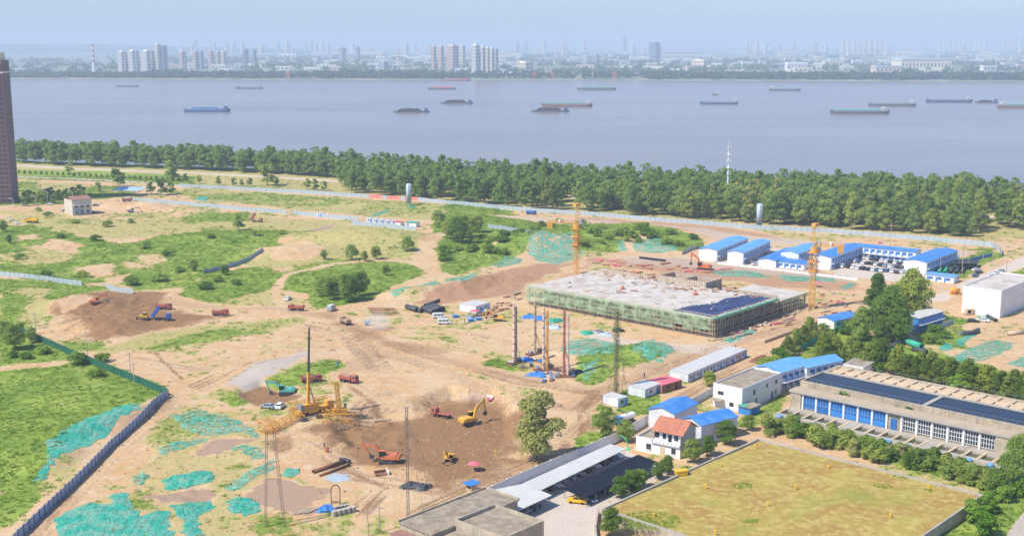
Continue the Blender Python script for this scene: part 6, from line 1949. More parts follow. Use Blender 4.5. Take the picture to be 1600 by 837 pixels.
ms = t.n('MixShader'); t.set(ms, 0, t.ramp(t.noise(p, 1.0, 5, .7), .34, .44)); t.set(ms, 1, t.n('BsdfTransparent')); t.set(ms, 2, b); t.out(ms)
def net(label, pts, mat='dustnet', sub=34, amp=.25, seed=0, rag=1.6):
    z = 0
    w_ = []
    for q in pts:
        v_ = P(*q); w_.append((v_.x, v_.y))
    return sheet(label, w_, hz_all, 'dust_net', mat, sub, amp, seed, 'dust net', rag)
for i, (lb, pts, mt) in enumerate([
    ('dense teal net along the bank inside the grey fence', [(218, 628), (188, 632), (150, 648), (105, 668), (70, 695), (66, 712), (92, 728), (104, 712), (140, 696), (182, 674), (188, 656), (222, 642)], 'dustnet_dense'),
    ('narrow teal net tail hanging below the long bank net', [(74, 705), (90, 708), (84, 732), (66, 755), (56, 750), (72, 728)], 'dustnet_dense'),
    ('pale green net high in the lower left net field', [(265, 648), (310, 640), (370, 654), (405, 674), (402, 684), (370, 676), (330, 682), (285, 672)], 'dustnet'),
    ('green net strip below the highest one in the net field', [(243, 700), (270, 690), (320, 684), (335, 686), (280, 702), (255, 710)], 'dustnet'),
    ('net running down the right side of the net field', [(362, 700), (385, 694), (410, 700), (415, 716), (395, 716)], 'dustnet'),
    ('net strip slanting in the middle right of the net field', [(346, 762), (375, 745), (398, 730), (428, 716), (430, 732), (400, 745), (365, 768)], 'dustnet'),
    ('round teal net patch in the middle of the net field', [(254, 752), (280, 740), (325, 735), (338, 742), (336, 752), (290, 762), (258, 764)], 'dustnet_dense'),
    ('small net scrap left in the net field', [(208, 742), (225, 738), (236, 745), (222, 757), (212, 752)], 'dustnet'),
    ('largest teal net lowest in the net field', [(84, 812), (105, 796), (140, 784), (172, 786), (170, 770), (198, 768), (212, 792), (220, 806), (250, 796), (262, 800), (275, 840), (90, 845)], 'dustnet_dense'),
    ('teal net right of the largest one at the bottom', [(264, 790), (290, 784), (330, 782), (335, 796), (310, 806), (320, 837), (285, 840), (285, 812)], 'dustnet_dense'),
    ('net patch beside the brown puddle', [(355, 782), (375, 774), (405, 782), (408, 800), (380, 806), (356, 798)], 'dustnet_dense'),
    ('small round net by the drill casing yard', [(440, 736), (455, 730), (470, 734), (462, 744), (444, 745)], 'dustnet_dense'),
    ('pale green net over the low mound by the drill rigs', [(872, 548), (890, 532), (930, 528), (975, 538), (958, 552), (905, 556)], 'dustnet'),
    ('bright green net on the round mound by the haul road', [(984, 548), (996, 534), (1020, 530), (1045, 538), (1056, 552), (1035, 566), (1005, 560)], 'dustnet'),
    ('thin net draped over the weeds by the vine covered mast', [(908, 570), (945, 550), (930, 575), (922, 600), (910, 590)], 'dustnet'),
    ('long pale net on the bank behind the black pipes', [(608, 462), (640, 450), (680, 437), (692, 446), (660, 456), (615, 468)], 'dustnet'),
    ('green net strip on the bank nearer the slab', [(693, 436), (720, 432), (746, 425), (742, 436), (715, 444), (696, 442)], 'dustnet'),
    ('wind torn net streaks on the steep green bank by the slab', [(824, 388), (840, 378), (880, 364), (894, 362), (902, 380), (918, 392), (905, 404), (870, 414), (838, 408), (826, 400)], 'dustnet'),
    ('net scrap on the bank left of the steep netted one', [(764, 414), (790, 402), (818, 404), (812, 412), (780, 418)], 'dustnet'),
    ('pale net on the slope behind the formwork walls', [(985, 378), (1020, 374), (1055, 382), (1060, 392), (1020, 396), (990, 392)], 'dustnet'),
    ('pale narrow net left of the slope track', [(962, 376), (975, 374), (980, 392), (968, 392)], 'dustnet'),
    ('flat pale net along the yard road', [(1090, 420), (1180, 424), (1210, 434), (1130, 432)], 'dustnet'),
    ('flat pale net right along the yard road near the crane', [(1210, 428), (1300, 434), (1310, 440), (1230, 440)], 'dustnet'),
    ('bright green net roll beside the tracks', [(1128, 530), (1160, 518), (1180, 514), (1178, 520), (1140, 536)], 'dustnet_dense'),
    ('small teal net behind the middle hoarding', [(578, 335), (608, 326), (612, 330), (582, 340)], 'dustnet'),
    ('green net scrap beside the left hoarding', [(302, 312), (315, 306), (326, 308), (322, 315)], 'dustnet_dense'),
    ('large pale net on the ground below the white block', [(1478, 560), (1510, 545), (1550, 530), (1590, 535), (1575, 548), (1530, 566), (1490, 568)], 'dustnet'),
    ('net patch left on the ground below the white block', [(1465, 545), (1478, 536), (1492, 540), (1482, 550)], 'dustnet_dense'),
    ('net patch beside the curved black pipe', [(1492, 532), (1510, 524), (1525, 522), (1510, 536), (1496, 540)], 'dustnet_dense'),
    ('net at the right edge below the white block', [(1570, 568), (1600, 556), (1630, 560), (1600, 576)], 'dustnet'),
    ('small net before the wall of the white block', [(1525, 492), (1545, 494), (1550, 500), (1530, 500)], 'dustnet'),
    ('net near the steel stock right of the crane', [(1312, 448), (1335, 440), (1340, 444), (1320, 454)], 'dustnet')]):
    net(lb, pts, mt, 34, .28, i)

# ------------------------------------------------------------------ tower cranes
def tower_crane(label, px, py, H_, cj, cl, base_z=0.0):
    q = P(px, py)
    t_ = thing('tower_crane', label, 'tower crane', (q.x, q.y, base_z), rad(47))
    MB().lattice((0, 0, 0), (0, 0, H_ * .62), 1.7, 1.9, .16).build('mast', 'craneyellow', t_)
    cg = MB().lattice((0, 0, H_ * .42), (0, 0, H_ * .66), 2.5, 1.5, .13)
    cg.build('climbing_cage', 'craneyellow', t_)
    for z in (.44, .55, .655):
        bx('cage_deck', t_, -2, -2, H_ * z, 2, 2, H_ * z + .2, 'craneyellow')
    MB().cyl((0, 0, H_ * .665), (0, 0, H_ * .72), 1.5, 1.4, 12).build('slewing_ring', 'craneyellow', t_)
    dx, dy = math.cos(cj - rad(47)), math.sin(cj - rad(47)); zt = H_ * .74
    rt = MB().lattice((0, 0, H_ * .72), (-.6 * dx, -.6 * dy, H_ * .97), 1.3, 1.5, .16); rt.build('tower_head', 'craneyellow', t_)
    MB().box(-1.6, -.9, H_ * .965, 1.6, .9, H_).build('head_sheave', 'craneyellow', t_)
    c_ = MB()
    sx, sy = -dy * .7, dx * .7
    for s_ in (-1, 1):
        c_.bar((s_ * sx, s_ * sy, zt), (dx * cl + s_ * sx, dy * cl + s_ * sy, zt), .24)
        c_.bar((s_ * sx, s_ * sy, zt + 1.1), (dx * cl + s_ * sx, dy * cl + s_ * sy, zt + 1.1), .12)
    n_ = int(cl / 1.3)
    for i in range(n_ + 1):
        u = cl * i / n_
        c_.bar((dx * u + sx, dy * u + sy, zt), (dx * u - sx, dy * u - sy, zt), .14)
        for s_ in (-1, 1):
            c_.bar((dx * u + s_ * sx, dy * u + s_ * sy, zt), (dx * u + s_ * sx, dy * u + s_ * sy, zt + 1.1), .1)
            if i < n_:
                u2 = cl * (i + 1) / n_
                c_.bar((dx * u + s_ * sx, dy * u + s_ * sy, zt), (dx * u2 + s_ * sx, dy * u2 + s_ * sy, zt + 1.1), .09)
    c_.build('counter_jib', 'craneyellow', t_)
    for k in range(3):
        u = cl - .6 - k * .8
        mm = Matrix.Translation((dx * u, dy * u, zt - 1.0)) @ Matrix.Rotation(math.atan2(dy, dx), 4, 'Z')
        MB().box(-.36, -1.1, -1.6, .36, 1.1, 1.4, mm).build('counterweight', 'craneyellow', t_)
    MB().bar((-.6 * dx, -.6 * dy, H_ * .96), (dx * cl * .9, dy * cl * .9, zt + .1), .08).build('tie_bar', 'craneyellow', t_)
    cb = bx('cab', t_, 1.1, -1.6, H_ * .72, 2.7, 0.2, H_ * .72 + 2.1, 'white'); bx('cab_window', t_, 2.0, -1.66, H_ * .72 + .9, 2.76, .26, H_ * .72 + 1.8, 'glass')
    ww = MB().box(dx * cl * .55 - .8, dy * cl * .55 - .6, zt + .15, dx * cl * .55 + .8, dy * cl * .55 + .6, zt + 1.4).build('winch', 'far_white', t_)
    hk = MB()
    for k in range(5):
        hk.bar((1.1, 1.1, H_ * .1 * k + 1), (1.1, -1.1, H_ * .1 * k + 1), .08)
    hk.build('ladder', 'craneyellow', t_)
    return t_
tower_crane('yellow tower crane with short arm to the left behind the slab', 900, 432, 33.5, rad(178), 13.5)
tower_crane('orange tower crane with short arm to the right beside the slab end', 1268, 482, 34.5, rad(-14), 11.5)

# mobile crane and the crane sections lying round it
q = P(492, 645); t_ = thing('mobile_crane', 'yellow mobile crane with tall telescopic boom standing upright', 'mobile crane', q, rad(40)); t_.scale = (.88, .88, 1.0)
bx('carrier', t_, -6.5, -1.4, .6, 6.5, 1.4, 1.7, 'craneyellow'); bx('cab', t_, 4.4, -1.3, 1.71, 6.4, 1.3, 3.0, 'craneyellow'); bx('windshield', t_, 5.6, -1.2, 2.1, 6.45, 1.2, 2.9, 'glass')
bx('superstructure', t_, -4.5, -1.3, 1.75, .8, 1.3, 3.3, 'craneyellow'); bx('counterweight', t_, -5.8, -1.4, 1.8, -4.51, 1.4, 3.4, 'steel')
for x in (-5, -3.6, 1.2, 2.6, 4.4):
    for s_ in (-1, 1):
        MB().cyl((x, s_ * 1.0, .6), (x, s_ * 1.5, .6), .6, n=10).build('wheel', 'rubber', t_)
for x in (-5.8, 3.2):
    for s_ in (-1, 1):
        MB().bar((x, s_ * 1.2, 1.0), (x, s_ * 3.6, .9), .22).bar((x, s_ * 3.6, .9), (x, s_ * 3.6, 0), .16).build('outrigger', 'craneyellow', t_)
MB().cyl((-2.5, 0, 2.8), (-1.9, 0, 12.5), .62, .55, 4).build('boom_base', 'craneyellow', t_)
MB().cyl((-1.9, 0, 12.5), (-1.2, 0, 24.5), .42, .3, 4).build('boom_extension', 'pipe', t_); MB().cyl((-1.2, 0, 24.5), (-1.1, 0, 25.4), .4, .3, 6).build('boom_head', 'rust', t_)
MB().cyl((.2, 0, 2.8), (-2.0, 0, 9.0), .2, .16, 8).build('lift_cylinder', 'steel', t_)
def lattice_piece(label, pa, pb, wd, lift=0.0, name='crane_section'):
    a, b = P(*pa), P(*pb)
    t_ = thing(name, label, 'crane section', a)
    d = b - a
    MB().lattice((0, 0, wd / 2 + .1 + lift), (d.x, d.y, d.z + wd / 2 + .1 + lift), wd, 1.5, .12).build('lattice', 'craneyellow', t_)
    MB().box(-.3, -wd / 2, .0, .3, wd / 2, .12).build('chock', 'wood', t_)
    return t_
lattice_piece('orange lattice section lying behind the mobile crane', (452, 641), (516, 628), 1.9)
lattice_piece('second orange lattice section stacked behind the mobile crane', (454, 647), (488, 640), 1.7)
lattice_piece('long orange lattice section pointing to the lower left', (468, 652), (417, 678), 1.8)
lattice_piece('stubby orange lattice frame at the far left end of the sections', (412, 672), (428, 679), 3.4)
lattice_piece('wide orange lattice section in front of the mobile crane', (502, 660), (556, 655), 2.3)
lattice_piece('short orange lattice stack behind the wide section', (505, 651), (528, 646), 1.6)
q = P(531, 645); t_ = thing('crane_head_frame', 'upright yellow crane head frame with a counterweight winch', 'crane section', q, rad(20))
MB().lattice((0, 0, 0), (-.9, 0, 9.5), 1.0, 1.4, .2).build('frame', 'craneyellow', t_); bx('winch', t_, -2, -1, 0, 2, 1, 1.4, 'craneyellow'); MB().cyl((1.8, .8, 0), (1.8, .8, 2.6), .4, n=8).build('drum', 'steel', t_); MB().bar((-1.5, 0, 1.3), (2.4, 1.0, 4.2), .14).build('strut', 'steel', t_)
q = P(483, 656); t_ = thing('hook_block_gear', 'grey crane hook gear lying before the sections', 'machine', q, rad(30))
MB().bar((-3.4, 0, .3), (3.2, .3, 1.1), .3).bar((-2, -1, .3), (1, 1.2, .5), .25).build('jib_tip', 'steel', t_); bx('sheave_box', t_, -2.4, -.8, .05, -.8, .6, .8, 'pipe'); bx('hook_block', t_, 2.4, -.3, .05, 3.8, 1, 1.3, 'pipe')

# ------------------------------------------------------------------ vehicles
def wheels(t_, pos, r, wd, mat='rubber'):
    for x, y, in pos:
        w_ = MB().cyl((0, -wd / 2, 0), (0, wd / 2, 0), r, n=10).build('wheel', mat, t_, loc=(x, y, r))
        MB().cyl((0, -wd / 2 - .02, 0), (0, wd / 2 + .02, 0), r * .5, n=8).build('rim', 'steel', w_)
def dump_truck(label, px, py, ang, col='truckred', tip=0.0, load=True, s=1.0, name='dump_truck', flat=False):
    q = P(px, py); t_ = thing(name, label, 'truck', q, rad(ang), 'site trucks')
    s *= .8; t_.scale = (s, s, s)
    bx('chassis', t_, -4.0, -.5, .75, 3.6, .5, 1.1, 'dark')
    wheels(t_, [(2.6, 1.05), (2.6, -1.05), (1.2, 1.05), (1.2, -1.05), (-1.7, 1.0), (-1.7, -1.0), (-3.0, 1.0), (-3.0, -1.0)], .52, .45)
    cb = MB().extr([(1.9, 1.1), (3.95, 1.1), (4.0, 2.0), (3.7, 3.05), (1.9, 3.1)], -1.22, 1.22).build('cab', col, t_)
    MB().extr([(3.93, 2.05), (4.05, 2.05), (3.78, 2.95), (3.66, 2.95)], -1.08, 1.08).build('windshield', 'glass', cb)
    for s_ in (-1, 1):
        bx('side_window', cb, 2.6, s_ * 1.23 - .02, 2.05, 3.5, s_ * 1.23 + .02, 2.8, 'glass')
    bx('bumper', t_, 3.9, -1.2, .6, 4.15, 1.2, 1.09, col)
    bd = bpy.data.objects.new('dump_bed', None); COL.objects.link(bd); bd.parent = t_; bd.location = (-4.0, 0, 1.3); bd.rotation_euler = (0, -tip, 0)
    if flat:
        bx('bed_floor', bd, 0, -1.2, 0, 5.5, 1.2, .2, col)
    else:
        bx('bed_floor', bd, 0, -1.2, 0, 5.6, 1.2, .15, col)
        for s_ in (-1, 1):
            bx('bed_side', bd, 0, s_ * 1.2 - .05, .151, 5.6, s_ * 1.2 + .05, 1.45, col)
        bx('bed_front', bd, 5.5, -1.14, .151, 5.62, 1.14, 1.7, col); bx('tailgate', bd, -.05, -1.14, .151, .05, 1.14, 1.3, col)
        if load and not tip:
            MB().ball((2.8, 0, .9), 2.6, 1.1, .75, 10, 6, .08).build('soil_load', 'load', bd)
    return t_
dump_truck('red tipper on the pale track beside the spoil heap', 256, 483, -12)
dump_truck('red tipper driving right on the haul road left of centre', 345, 493, 8)
dump_truck('red tipper facing left on the haul road near the white car', 463, 485, 172)
dump_truck('brown loaded tipper coming up from the crossing', 540, 506, 122, 'load')
dump_truck('red tipper behind the mobile crane boom', 487, 597, 20)
dump_truck('red tipper right of the mobile crane', 545, 597, -28)
dump_truck('red flatbed truck at the edge of the brown pit', 690, 651, 148, 'truckred', flat=True)
dump_truck('blue tipper with its bed raised on the dark spoil', 254, 502, 0, 'truckblue', .95, False)
dump_truck('tipped truck with pale raised bed near the lone tree', 402, 347, -10, 'truckred', 1.0, False)
dump_truck('orange truck parked at the far left street', 50, 348, 172, 'caryellow', 0, False, 1.2)
dump_truck('red truck at the end of the left hoarding', 199, 315, 20, 'truckred', 0, True)
dump_truck('blue truck beside the far hoarding right of the mound', 830, 335, -25, 'truckblue', 0, False)
def tanker(label, px, py, ang):
    q = P(px, py); t_ = thing('tanker_truck', label, 'truck', q, rad(ang))
    bx('chassis', t_, -3.6, -.5, .7, 2.9, .5, 1.0, 'dark'); wheels(t_, [(2.2, 1), (2.2, -1), (-1.8, 1), (-1.8, -1), (-2.9, 1), (-2.9, -1)], .5, .4)
    cb = MB().extr([(1.6, 1.01), (3.4, 1.01), (3.4, 1.9), (3.1, 2.7), (1.6, 2.7)], -1.15, 1.15).build('cab', 'bluepaint', t_); MB().extr([(3.37, 1.9), (3.46, 1.9), (3.2, 2.6), (3.1, 2.6)], -1, 1).build('windshield', 'glass', cb)
    MB().cyl((-3.7, 0, 1.95), (1.4, 0, 1.95), .95, n=14).build('tank', 'white', t_); MB().cyl((-1, 0, 2.8), (-1, 0, 3.1), .3, n=8).build('hatch', 'steel', t_)
tanker('blue cab water tanker with white tank behind the white wall', 975, 662, 222)
def excavator(label, px, py, ang, col, swing=0.0, pose=(55, -70, -110), s=1.0, up='dark'):
    """ang: heading of the boom; pose: boom, stick, bucket angles in degrees from horizontal"""
    q = P(px, py); t_ = thing('excavator', label, 'excavator', q, rad(ang), 'excavators')
    t_.scale = (s, s, s)
    for s_ in (-1, 1):
        n_ = 12; pr = []
        for i in range(n_):
            a_ = 2 * pi * i / n_
            pr.append((math.cos(a_) * .45 + (1.45 if math.cos(a_) > 0 else -1.45), .45 + math.sin(a_) * .45))
        m_ = Matrix.Rotation(rad(swing), 4, 'Z')
        tk = MB().extr(pr, s_ * 1.15 - .28, s_ * 1.15 + .28, m_).build('track', 'pipe', t_)
    bx('undercarriage', t_, -.9, -.86, .4, .9, .86, .95, 'dark')
    MB().extr([(-2.4, 1.1), (1.3, 1.1), (1.3, 1.6), (.2, 2.0), (-2.2, 2.1), (-2.6, 1.7)], -1.3, 1.3).build('house', col, t_)
    bx('counterweight', t_, -2.95, -1.25, 1.1, -2.55, 1.25, 1.95, col)
    cb = bx('cab', t_, .1, .42, 1.62, 1.5, 1.3, 2.95, up); bx('cab_glass', t_, 1.45, .47, 1.9, 1.54, 1.25, 2.85, 'glass'); bx('cab_roof', t_, .05, .38, 2.95, 1.55, 1.34, 3.03, col)
    b0 = Vector((1.0, -.15, 1.7)); a1_, a2_, a3_ = [rad(v) for v in pose]
    k1 = b0 + Vector((math.cos(a1_), 0, math.sin(a1_))) * 2.6; k2 = k1 + Vector((math.cos(a1_ - .7), 0, math.sin(a1_ - .7))) * 2.7
    MB().cyl(b0, k1, .30, .42, 4).cyl(k1, k2, .42, .26, 4).build('boom', col, t_)
    k3 = k2 + Vector((math.cos(a2_), 0, math.sin(a2_))) * 2.8; kb = k2 - Vector((math.cos(a2_), 0, math.sin(a2_))) * .6
    MB().cyl(kb, k3, .30, .2, 4).build('stick', col, t_)
    MB().cyl(b0 + Vector((.3, 0, -.3)), k1, .09, n=6).cyl(k1 + Vector((0, 0, .3)), kb, .09, n=6).build('hydraulic_ram', 'steel', t_)
    bd = Vector((math.cos(a3_), 0, math.sin(a3_))); bn = Vector((-bd.z, 0, bd.x))
    p0 = k3; bk = MB(); vs = []
    for y_ in (-.55, .25):
        vs += [p0 + Vector((0, y_, 0)), p0 + bd * 1.0 + bn * -.1 + Vector((0, y_, 0)), p0 + bd * 1.15 + bn * .7 + Vector((0, y_, 0)), p0 + bd * .3 + bn * .75 + Vector((0, y_, 0))]
    bk.add(vs, [(0, 1, 2, 3), (7, 6, 5, 4), (0, 4, 5, 1), (1, 5, 6, 2), (3, 7, 4, 0)]).build('bucket', 'pipe', t_)
    return t_
excavator('orange excavator on top of the dark spoil heap', 150, 480, 12, 'orangered', 20, (60, -75, -120), .85)
excavator('teal excavator reaching left over a small pit', 446, 616, 176, 'tealdig', 10, (42, -110, -150), 1.05)
excavator('orange excavator at the left edge of the brown pit', 605, 722, 172, 'orangered', 15, (48, -120, -160), 1.15)
excavator('yellow excavator with raised arm inside the brown pit', 735, 662, 38, 'digyellow', -20, (72, -82, -130), 1.15)
excavator('small yellow excavator low in the brown pit', 702, 720, 255, 'digyellow', 0, (60, -80, -120), .75)
excavator('yellow excavator beside the blue bins near the slab', 778, 501, 165, 'digyellow', 20, (55, -85, -130), .9)
excavator('red long armed excavator behind the formwork walls', 1098, 422, 150, 'orangered', 30, (68, -88, -110), 1.35)
excavator('grey loader on the sand heap at far left', 205, 332, 10, 'steel', 10, (40, -60, -100), .9)
# bulldozer
q = P(225, 499); t_ = thing('bulldozer', 'yellow bulldozer beside the blue tipper', 'bulldozer', q, rad(185))
for s_ in (-1, 1):
    MB().extr([(-1.6, 0), (1.6, 0), (1.9, .4), (1.5, .9), (-1.5, .9), (-1.9, .4)], s_ * 1.0 - .3, s_ * 1.0 + .3).build('track', 'pipe', t_)
bx('body', t_, -1.6, -.69, .6, 1.9, .69, 1.7, 'digyellow'); bx('cab', t_, -1.3, -.68, 1.71, .2, .68, 2.8, 'digyellow'); bx('cab_window', t_, -1.2, -.72, 2.0, .24, .72, 2.6, 'glass'); MB().extr([(2.5, .1), (2.7, .1), (2.85, .7), (2.6, 1.3), (2.4, 1.3), (2.6, .7)], -1.7, 1.7).build('blade', 'steel', t_)
# cars
def make_car(col, label, suv=False, L=4.5, name='car'):
    t_ = thing(name, label, 'car')
    h = .35 if not suv else .5
    prof = [(-L / 2, .35), (L / 2, .35), (L / 2 + .02, .62), (L / 2 - .25, .82), (L * .22, .95), (-L * .36, 1.0), (-L / 2 + .05, .92)]
    if suv: prof = [(x, z * 1.15) for x, z in prof]
    MB().extr(prof, -.88, .88).build('body', col, t_)
    zt = 1.46 if not suv else 1.72; zb = .93 if not suv else 1.06
    gx = [(-L * .38, zb), (L * .24, zb), (L * .10, zt - .05), (-L * .30 if not suv else -L * .4, zt - .05)]
    n = 4; m_ = MB()
    vs = [(x, -.8 if z == zb else -.66, z) for x, z in gx] + [(x, .8 if z == zb else .66, z) for x, z in gx]
    m_.add(vs, [(0, 1, 2, 3), (7, 6, 5, 4), (0, 4, 5, 1), (1, 5, 6, 2), (2, 6, 7, 3), (3, 7, 4, 0)]).build('windows', 'glass', t_)
    x0_, x1_ = gx[3][0], gx[2][0]
    MB().extr([(x0_ - .12, zt - .06), (x1_ + .12, zt - .06), (x1_ - .05, zt), (x0_ + .05, zt)], -.68, .68).build('roof', col, t_)
    pl = MB()
    for s_ in (-1, 1):
        pl.bar((L * .24, s_ * .8, zb), (L * .1, s_ * .67, zt - .05), .07); pl.bar((-L * .12, s_ * .8, zb), (-L * .10, s_ * .67, zt - .05), .07); pl.bar((gx[0][0], s_ * .8, zb), (gx[3][0], s_ * .67, zt - .05), .1)
    pl.build('pillar', col, t_)
    for x in (-L * .3, L * .3):
        for s_ in (-1, 1):
            MB().cyl((x, s_ * .7, .32), (x, s_ * .9, .32), .32, n=10).build('wheel', 'rubber', t_)
    for s_ in (-1, 1):
        bx('headlight', t_, L / 2 - .05, s_ * .6 - .18, .6, L / 2 + .03, s_ * .6 + .18, .72, 'white')
    return t_
CARS = {}
def car(col, label, px=None, py=None, ang=0, group=None, suv=False, loc=None):
    q = loc if loc is not None else P(px, py)
    k = (col, suv)
    if k not in CARS:
        c_ = make_car(col, label, suv); c_.location = q; c_.rotation_euler = (0, 0, rad(ang))
        if group: c_['group'] = group
        CARS[k] = c_; return c_
    c_ = copy_tree(CARS[k], q, rad(ang), label)
    if group: c_['group'] = group
    elif 'group' in c_: del c_['group']
    return c_
SGP = 'cars under the white shelter'
for (px, py, col, cn) in [(861, 766, 'cardark', 'dark car, nearest the yard under the long white shelter'), (872, 762, 'carwhite', 'white car, second from the near end of the long white shelter'), (884, 756, 'carsilver', 'silver car, third under the long white shelter'), (895, 751, 'carsilver', 'silver car, fourth under the long white shelter'), (908, 744, 'carsilver', 'silver car, fifth under the long white shelter'), (919, 738, 'carred', 'dark red car, sixth under the long white shelter'), (933, 732, 'carwhite', 'white car, seventh under the long white shelter'), (945, 727, 'carred', 'dark red car, eighth under the long white shelter'), (957, 720, 'cardark', 'dark car, ninth under the long white shelter')]:
    car(col, cn, px - 6, py - 3, -45, SGP)
car('carwhite', 'white van-like car at the far end of the long white shelter', 961, 713, -45, SGP, True)
for px, py, col, ang, lb in [(998, 744, 'carwhite', 20, 'white car parked out in front of the black canopy'), (972, 757, 'carwhite', 48, 'white car half hidden by a tree at the black canopy'), (951, 768, 'carblue', 40, 'blue car at the near corner under the black canopy'), (921, 781, 'carsilver', -60, 'silver grey car beside the yellow one under the canopy'), (822, 801, 'carsilver', 60, 'silver car deep under the wide white shelter, left one'), (835, 794, 'carblue', 60, 'dark blue car deep under the wide white shelter, right one'),
        (450, 468, 'carwhite', 80, 'white car on the sandy track above the haul road'), (418, 637, 'carsilver', 160, 'silver car parked beside the white car near the crane sections'), (966, 518, 'cardark', 10, 'dark car parked in front of the netted slab'), (1520, 503, 'cardark', -10, 'dark car parked before the white block'), (1537, 502, 'carwhite', -40, 'white car behind the dark one before the white block'),
        (16, 344, 'carwhite', -60, 'white car at the far left street, upper one'), (26, 350, 'carwhite', -40, 'white car at the far left street, lower one'), (38, 322, 'carwhite', 20, 'white car by the street lamp at the foot of the tower'), (78, 320, 'carwhite', 10, 'white car on the street right of the tower'), (100, 330, 'carsilver', 60, 'silver car beside the old brick house'), (146, 333, 'cardark', 20, 'dark car behind the old brick house'), (150, 322, 'carblue', 10, 'blue car on the lane beyond the old brick house'),
        (1548, 432, 'carwhite', 50, 'white car on the right hand lane, nearest'), (1556, 428, 'carwhite', 50, 'white car on the right hand lane, middle'), (1565, 425, 'carsilver', 50, 'silver car on the right hand lane, farthest'), (1530, 427, 'cardark', 40, 'dark car parked beside the pipe yard'), (1524, 432, 'carblue', 50, 'blue car parked beside the pipe yard'), (1526, 423, 'carwhite', 20, 'white car parked behind the dark one at the pipe yard'),
        (1176, 405, 'carwhite', 60, 'white car between the two storey huts, upper one'), (1172, 410, 'carwhite', 60, 'white car between the two storey huts, lower one'), (1194, 398, 'carred', 20, 'dark red car right of the two storey huts'), (1204, 402, 'carwhite', 40, 'white car beside the dark red one at the huts'), (1182, 414, 'carwhite', 10, 'white car below the pale roofed huts')]:
    car(col, lb, px, py, ang)
car('carwhite', 'white car next to a silver one by the crane sections', 438, 637, 80, None, True)
car('caryellow', 'bright yellow estate car at the end of the black canopy', 902, 785, 165, None, True)
CG = 'cars in the office court'
rows = [((1350, 404), (1422, 415), 11), ((1336, 410), (1418, 421), 13), ((1318, 418), (1410, 427), 13)]
for (a, b, n_) in rows:
    for i in range(n_):
        u = i / (n_ - 1)
        col = R.choices(['carwhite', 'cardark', 'carsilver', 'carblue', 'carorange'], [6, 3, 2, 1, .5])[0]
        if R.random() < .1: continue
        car(col, '%s car parked in the court of the blue roofed offices' % {'carwhite': 'white', 'cardark': 'black', 'carsilver': 'silver', 'carblue': 'blue', 'carorange': 'orange'}[col], a[0] + (b[0] - a[0]) * u + R.uniform(-1, 1), a[1] + (b[1] - a[1]) * u + R.uniform(-.6, .6), 55 + R.uniform(-8, 8), CG, R.random() < .3)
def van(label, px, py, ang, col='carwhite', box=False):
    q = P(px, py); t_ = thing('van', label, 'van', q, rad(ang))
    MB().extr([(-2.5, .4), (2.5, .4), (2.5, 1.0), (2.1, 1.25), (1.5, 2.1), (-2.4, 2.15), (-2.5, 1.8)], -.92, .92).build('body', col, t_)
    MB().extr([(2.06, 1.28), (2.14, 1.28), (1.62, 2.0), (1.54, 2.0)], -.8, .8).build('windshield', 'glass', t_)
    for s_ in (-1, 1):
        for x in (-1.9, -.6, .6):
            bx('side_window', t_, x, s_ * .92 - .02, 1.3, x + .95, s_ * .92 + .02, 1.85, 'glass')
    wheels(t_, [(1.6, .85), (1.6, -.85), (-1.6, .85), (-1.6, -.85)], .36, .24)
    if box: bx('roof_box', t_, -2.3, -.8, 2.16, 0.8, .8, 2.5, 'whitewall')
van('white minibus parked below the black pipes', 694, 506, 6)
van('white van behind the minibus at the black pipes', 686, 497, 10)
van('grey box van at the edge of the green island', 518, 485, 75, 'carsilver', True)

mk('polegrey', (.27, .21, .17), .8, .2, 1); mk('polepink', (.74, .54, .43), .8, .25, .5); mk('polered', (.42, .16, .14), .7, .25, .5)
# ------------------------------------------------------------------ piling rigs
def piling_rig(label, px, py, h, mats, dx=.0, tarp=None):
    q = P(px, py); t_ = thing('piling_rig', label, 'piling rig', q, rad(R.uniform(0, 60)))
    for i, mt in enumerate(mats):
        x = i * 1.25
        m_ = MB(); m_.cyl((x, 0, 0), (x, 0, h - i * 1.3), .44, .40, 8)
        m_.build('leader_pipe', mt, t_)
        cl = MB()
        for z in np.arange(2, h - 2, 2.4):
            cl.cyl((x, 0, z), (x, 0, z + .25), .5, n=8)
        cl.build('clamp_ring', 'polepink' if i % 2 else 'rust', t_)
    bx('skid_base', t_, -3.2, -1.4, 0, 3.4, 1.4, .45, 'rust'); bx('engine', t_, 1.4, -.9, .46, 3.2, .9, 1.6, R.choice(['steel', 'pipe'])); MB().cyl((-1.8, -1.1, 1.0), (-1.8, 1.1, 1.0), .55, n=10).build('winch_drum', 'steel', t_)
    for s_ in (-1, 1):
        MB().bar((2.8, s_ * 1.1, .5), (.2, s_ * .1, h * .42), .12).build('back_stay', 'rust', t_)
    return t_
piling_rig('piling rig with a pair of pale rusty poles, leftmost', 803, 568, 20.5, ['polepink', 'oldconc'])
piling_rig('piling rig with a single slim pole behind the others', 836, 553, 18.5, ['oldconc'])
piling_rig('piling rig with one rust and one orange pole', 849, 578, 21, ['polepink', 'craneyellow'])
piling_rig('piling rig with twin dark red poles, rightmost', 881, 588, 21.5, ['polered', 'polepink'])
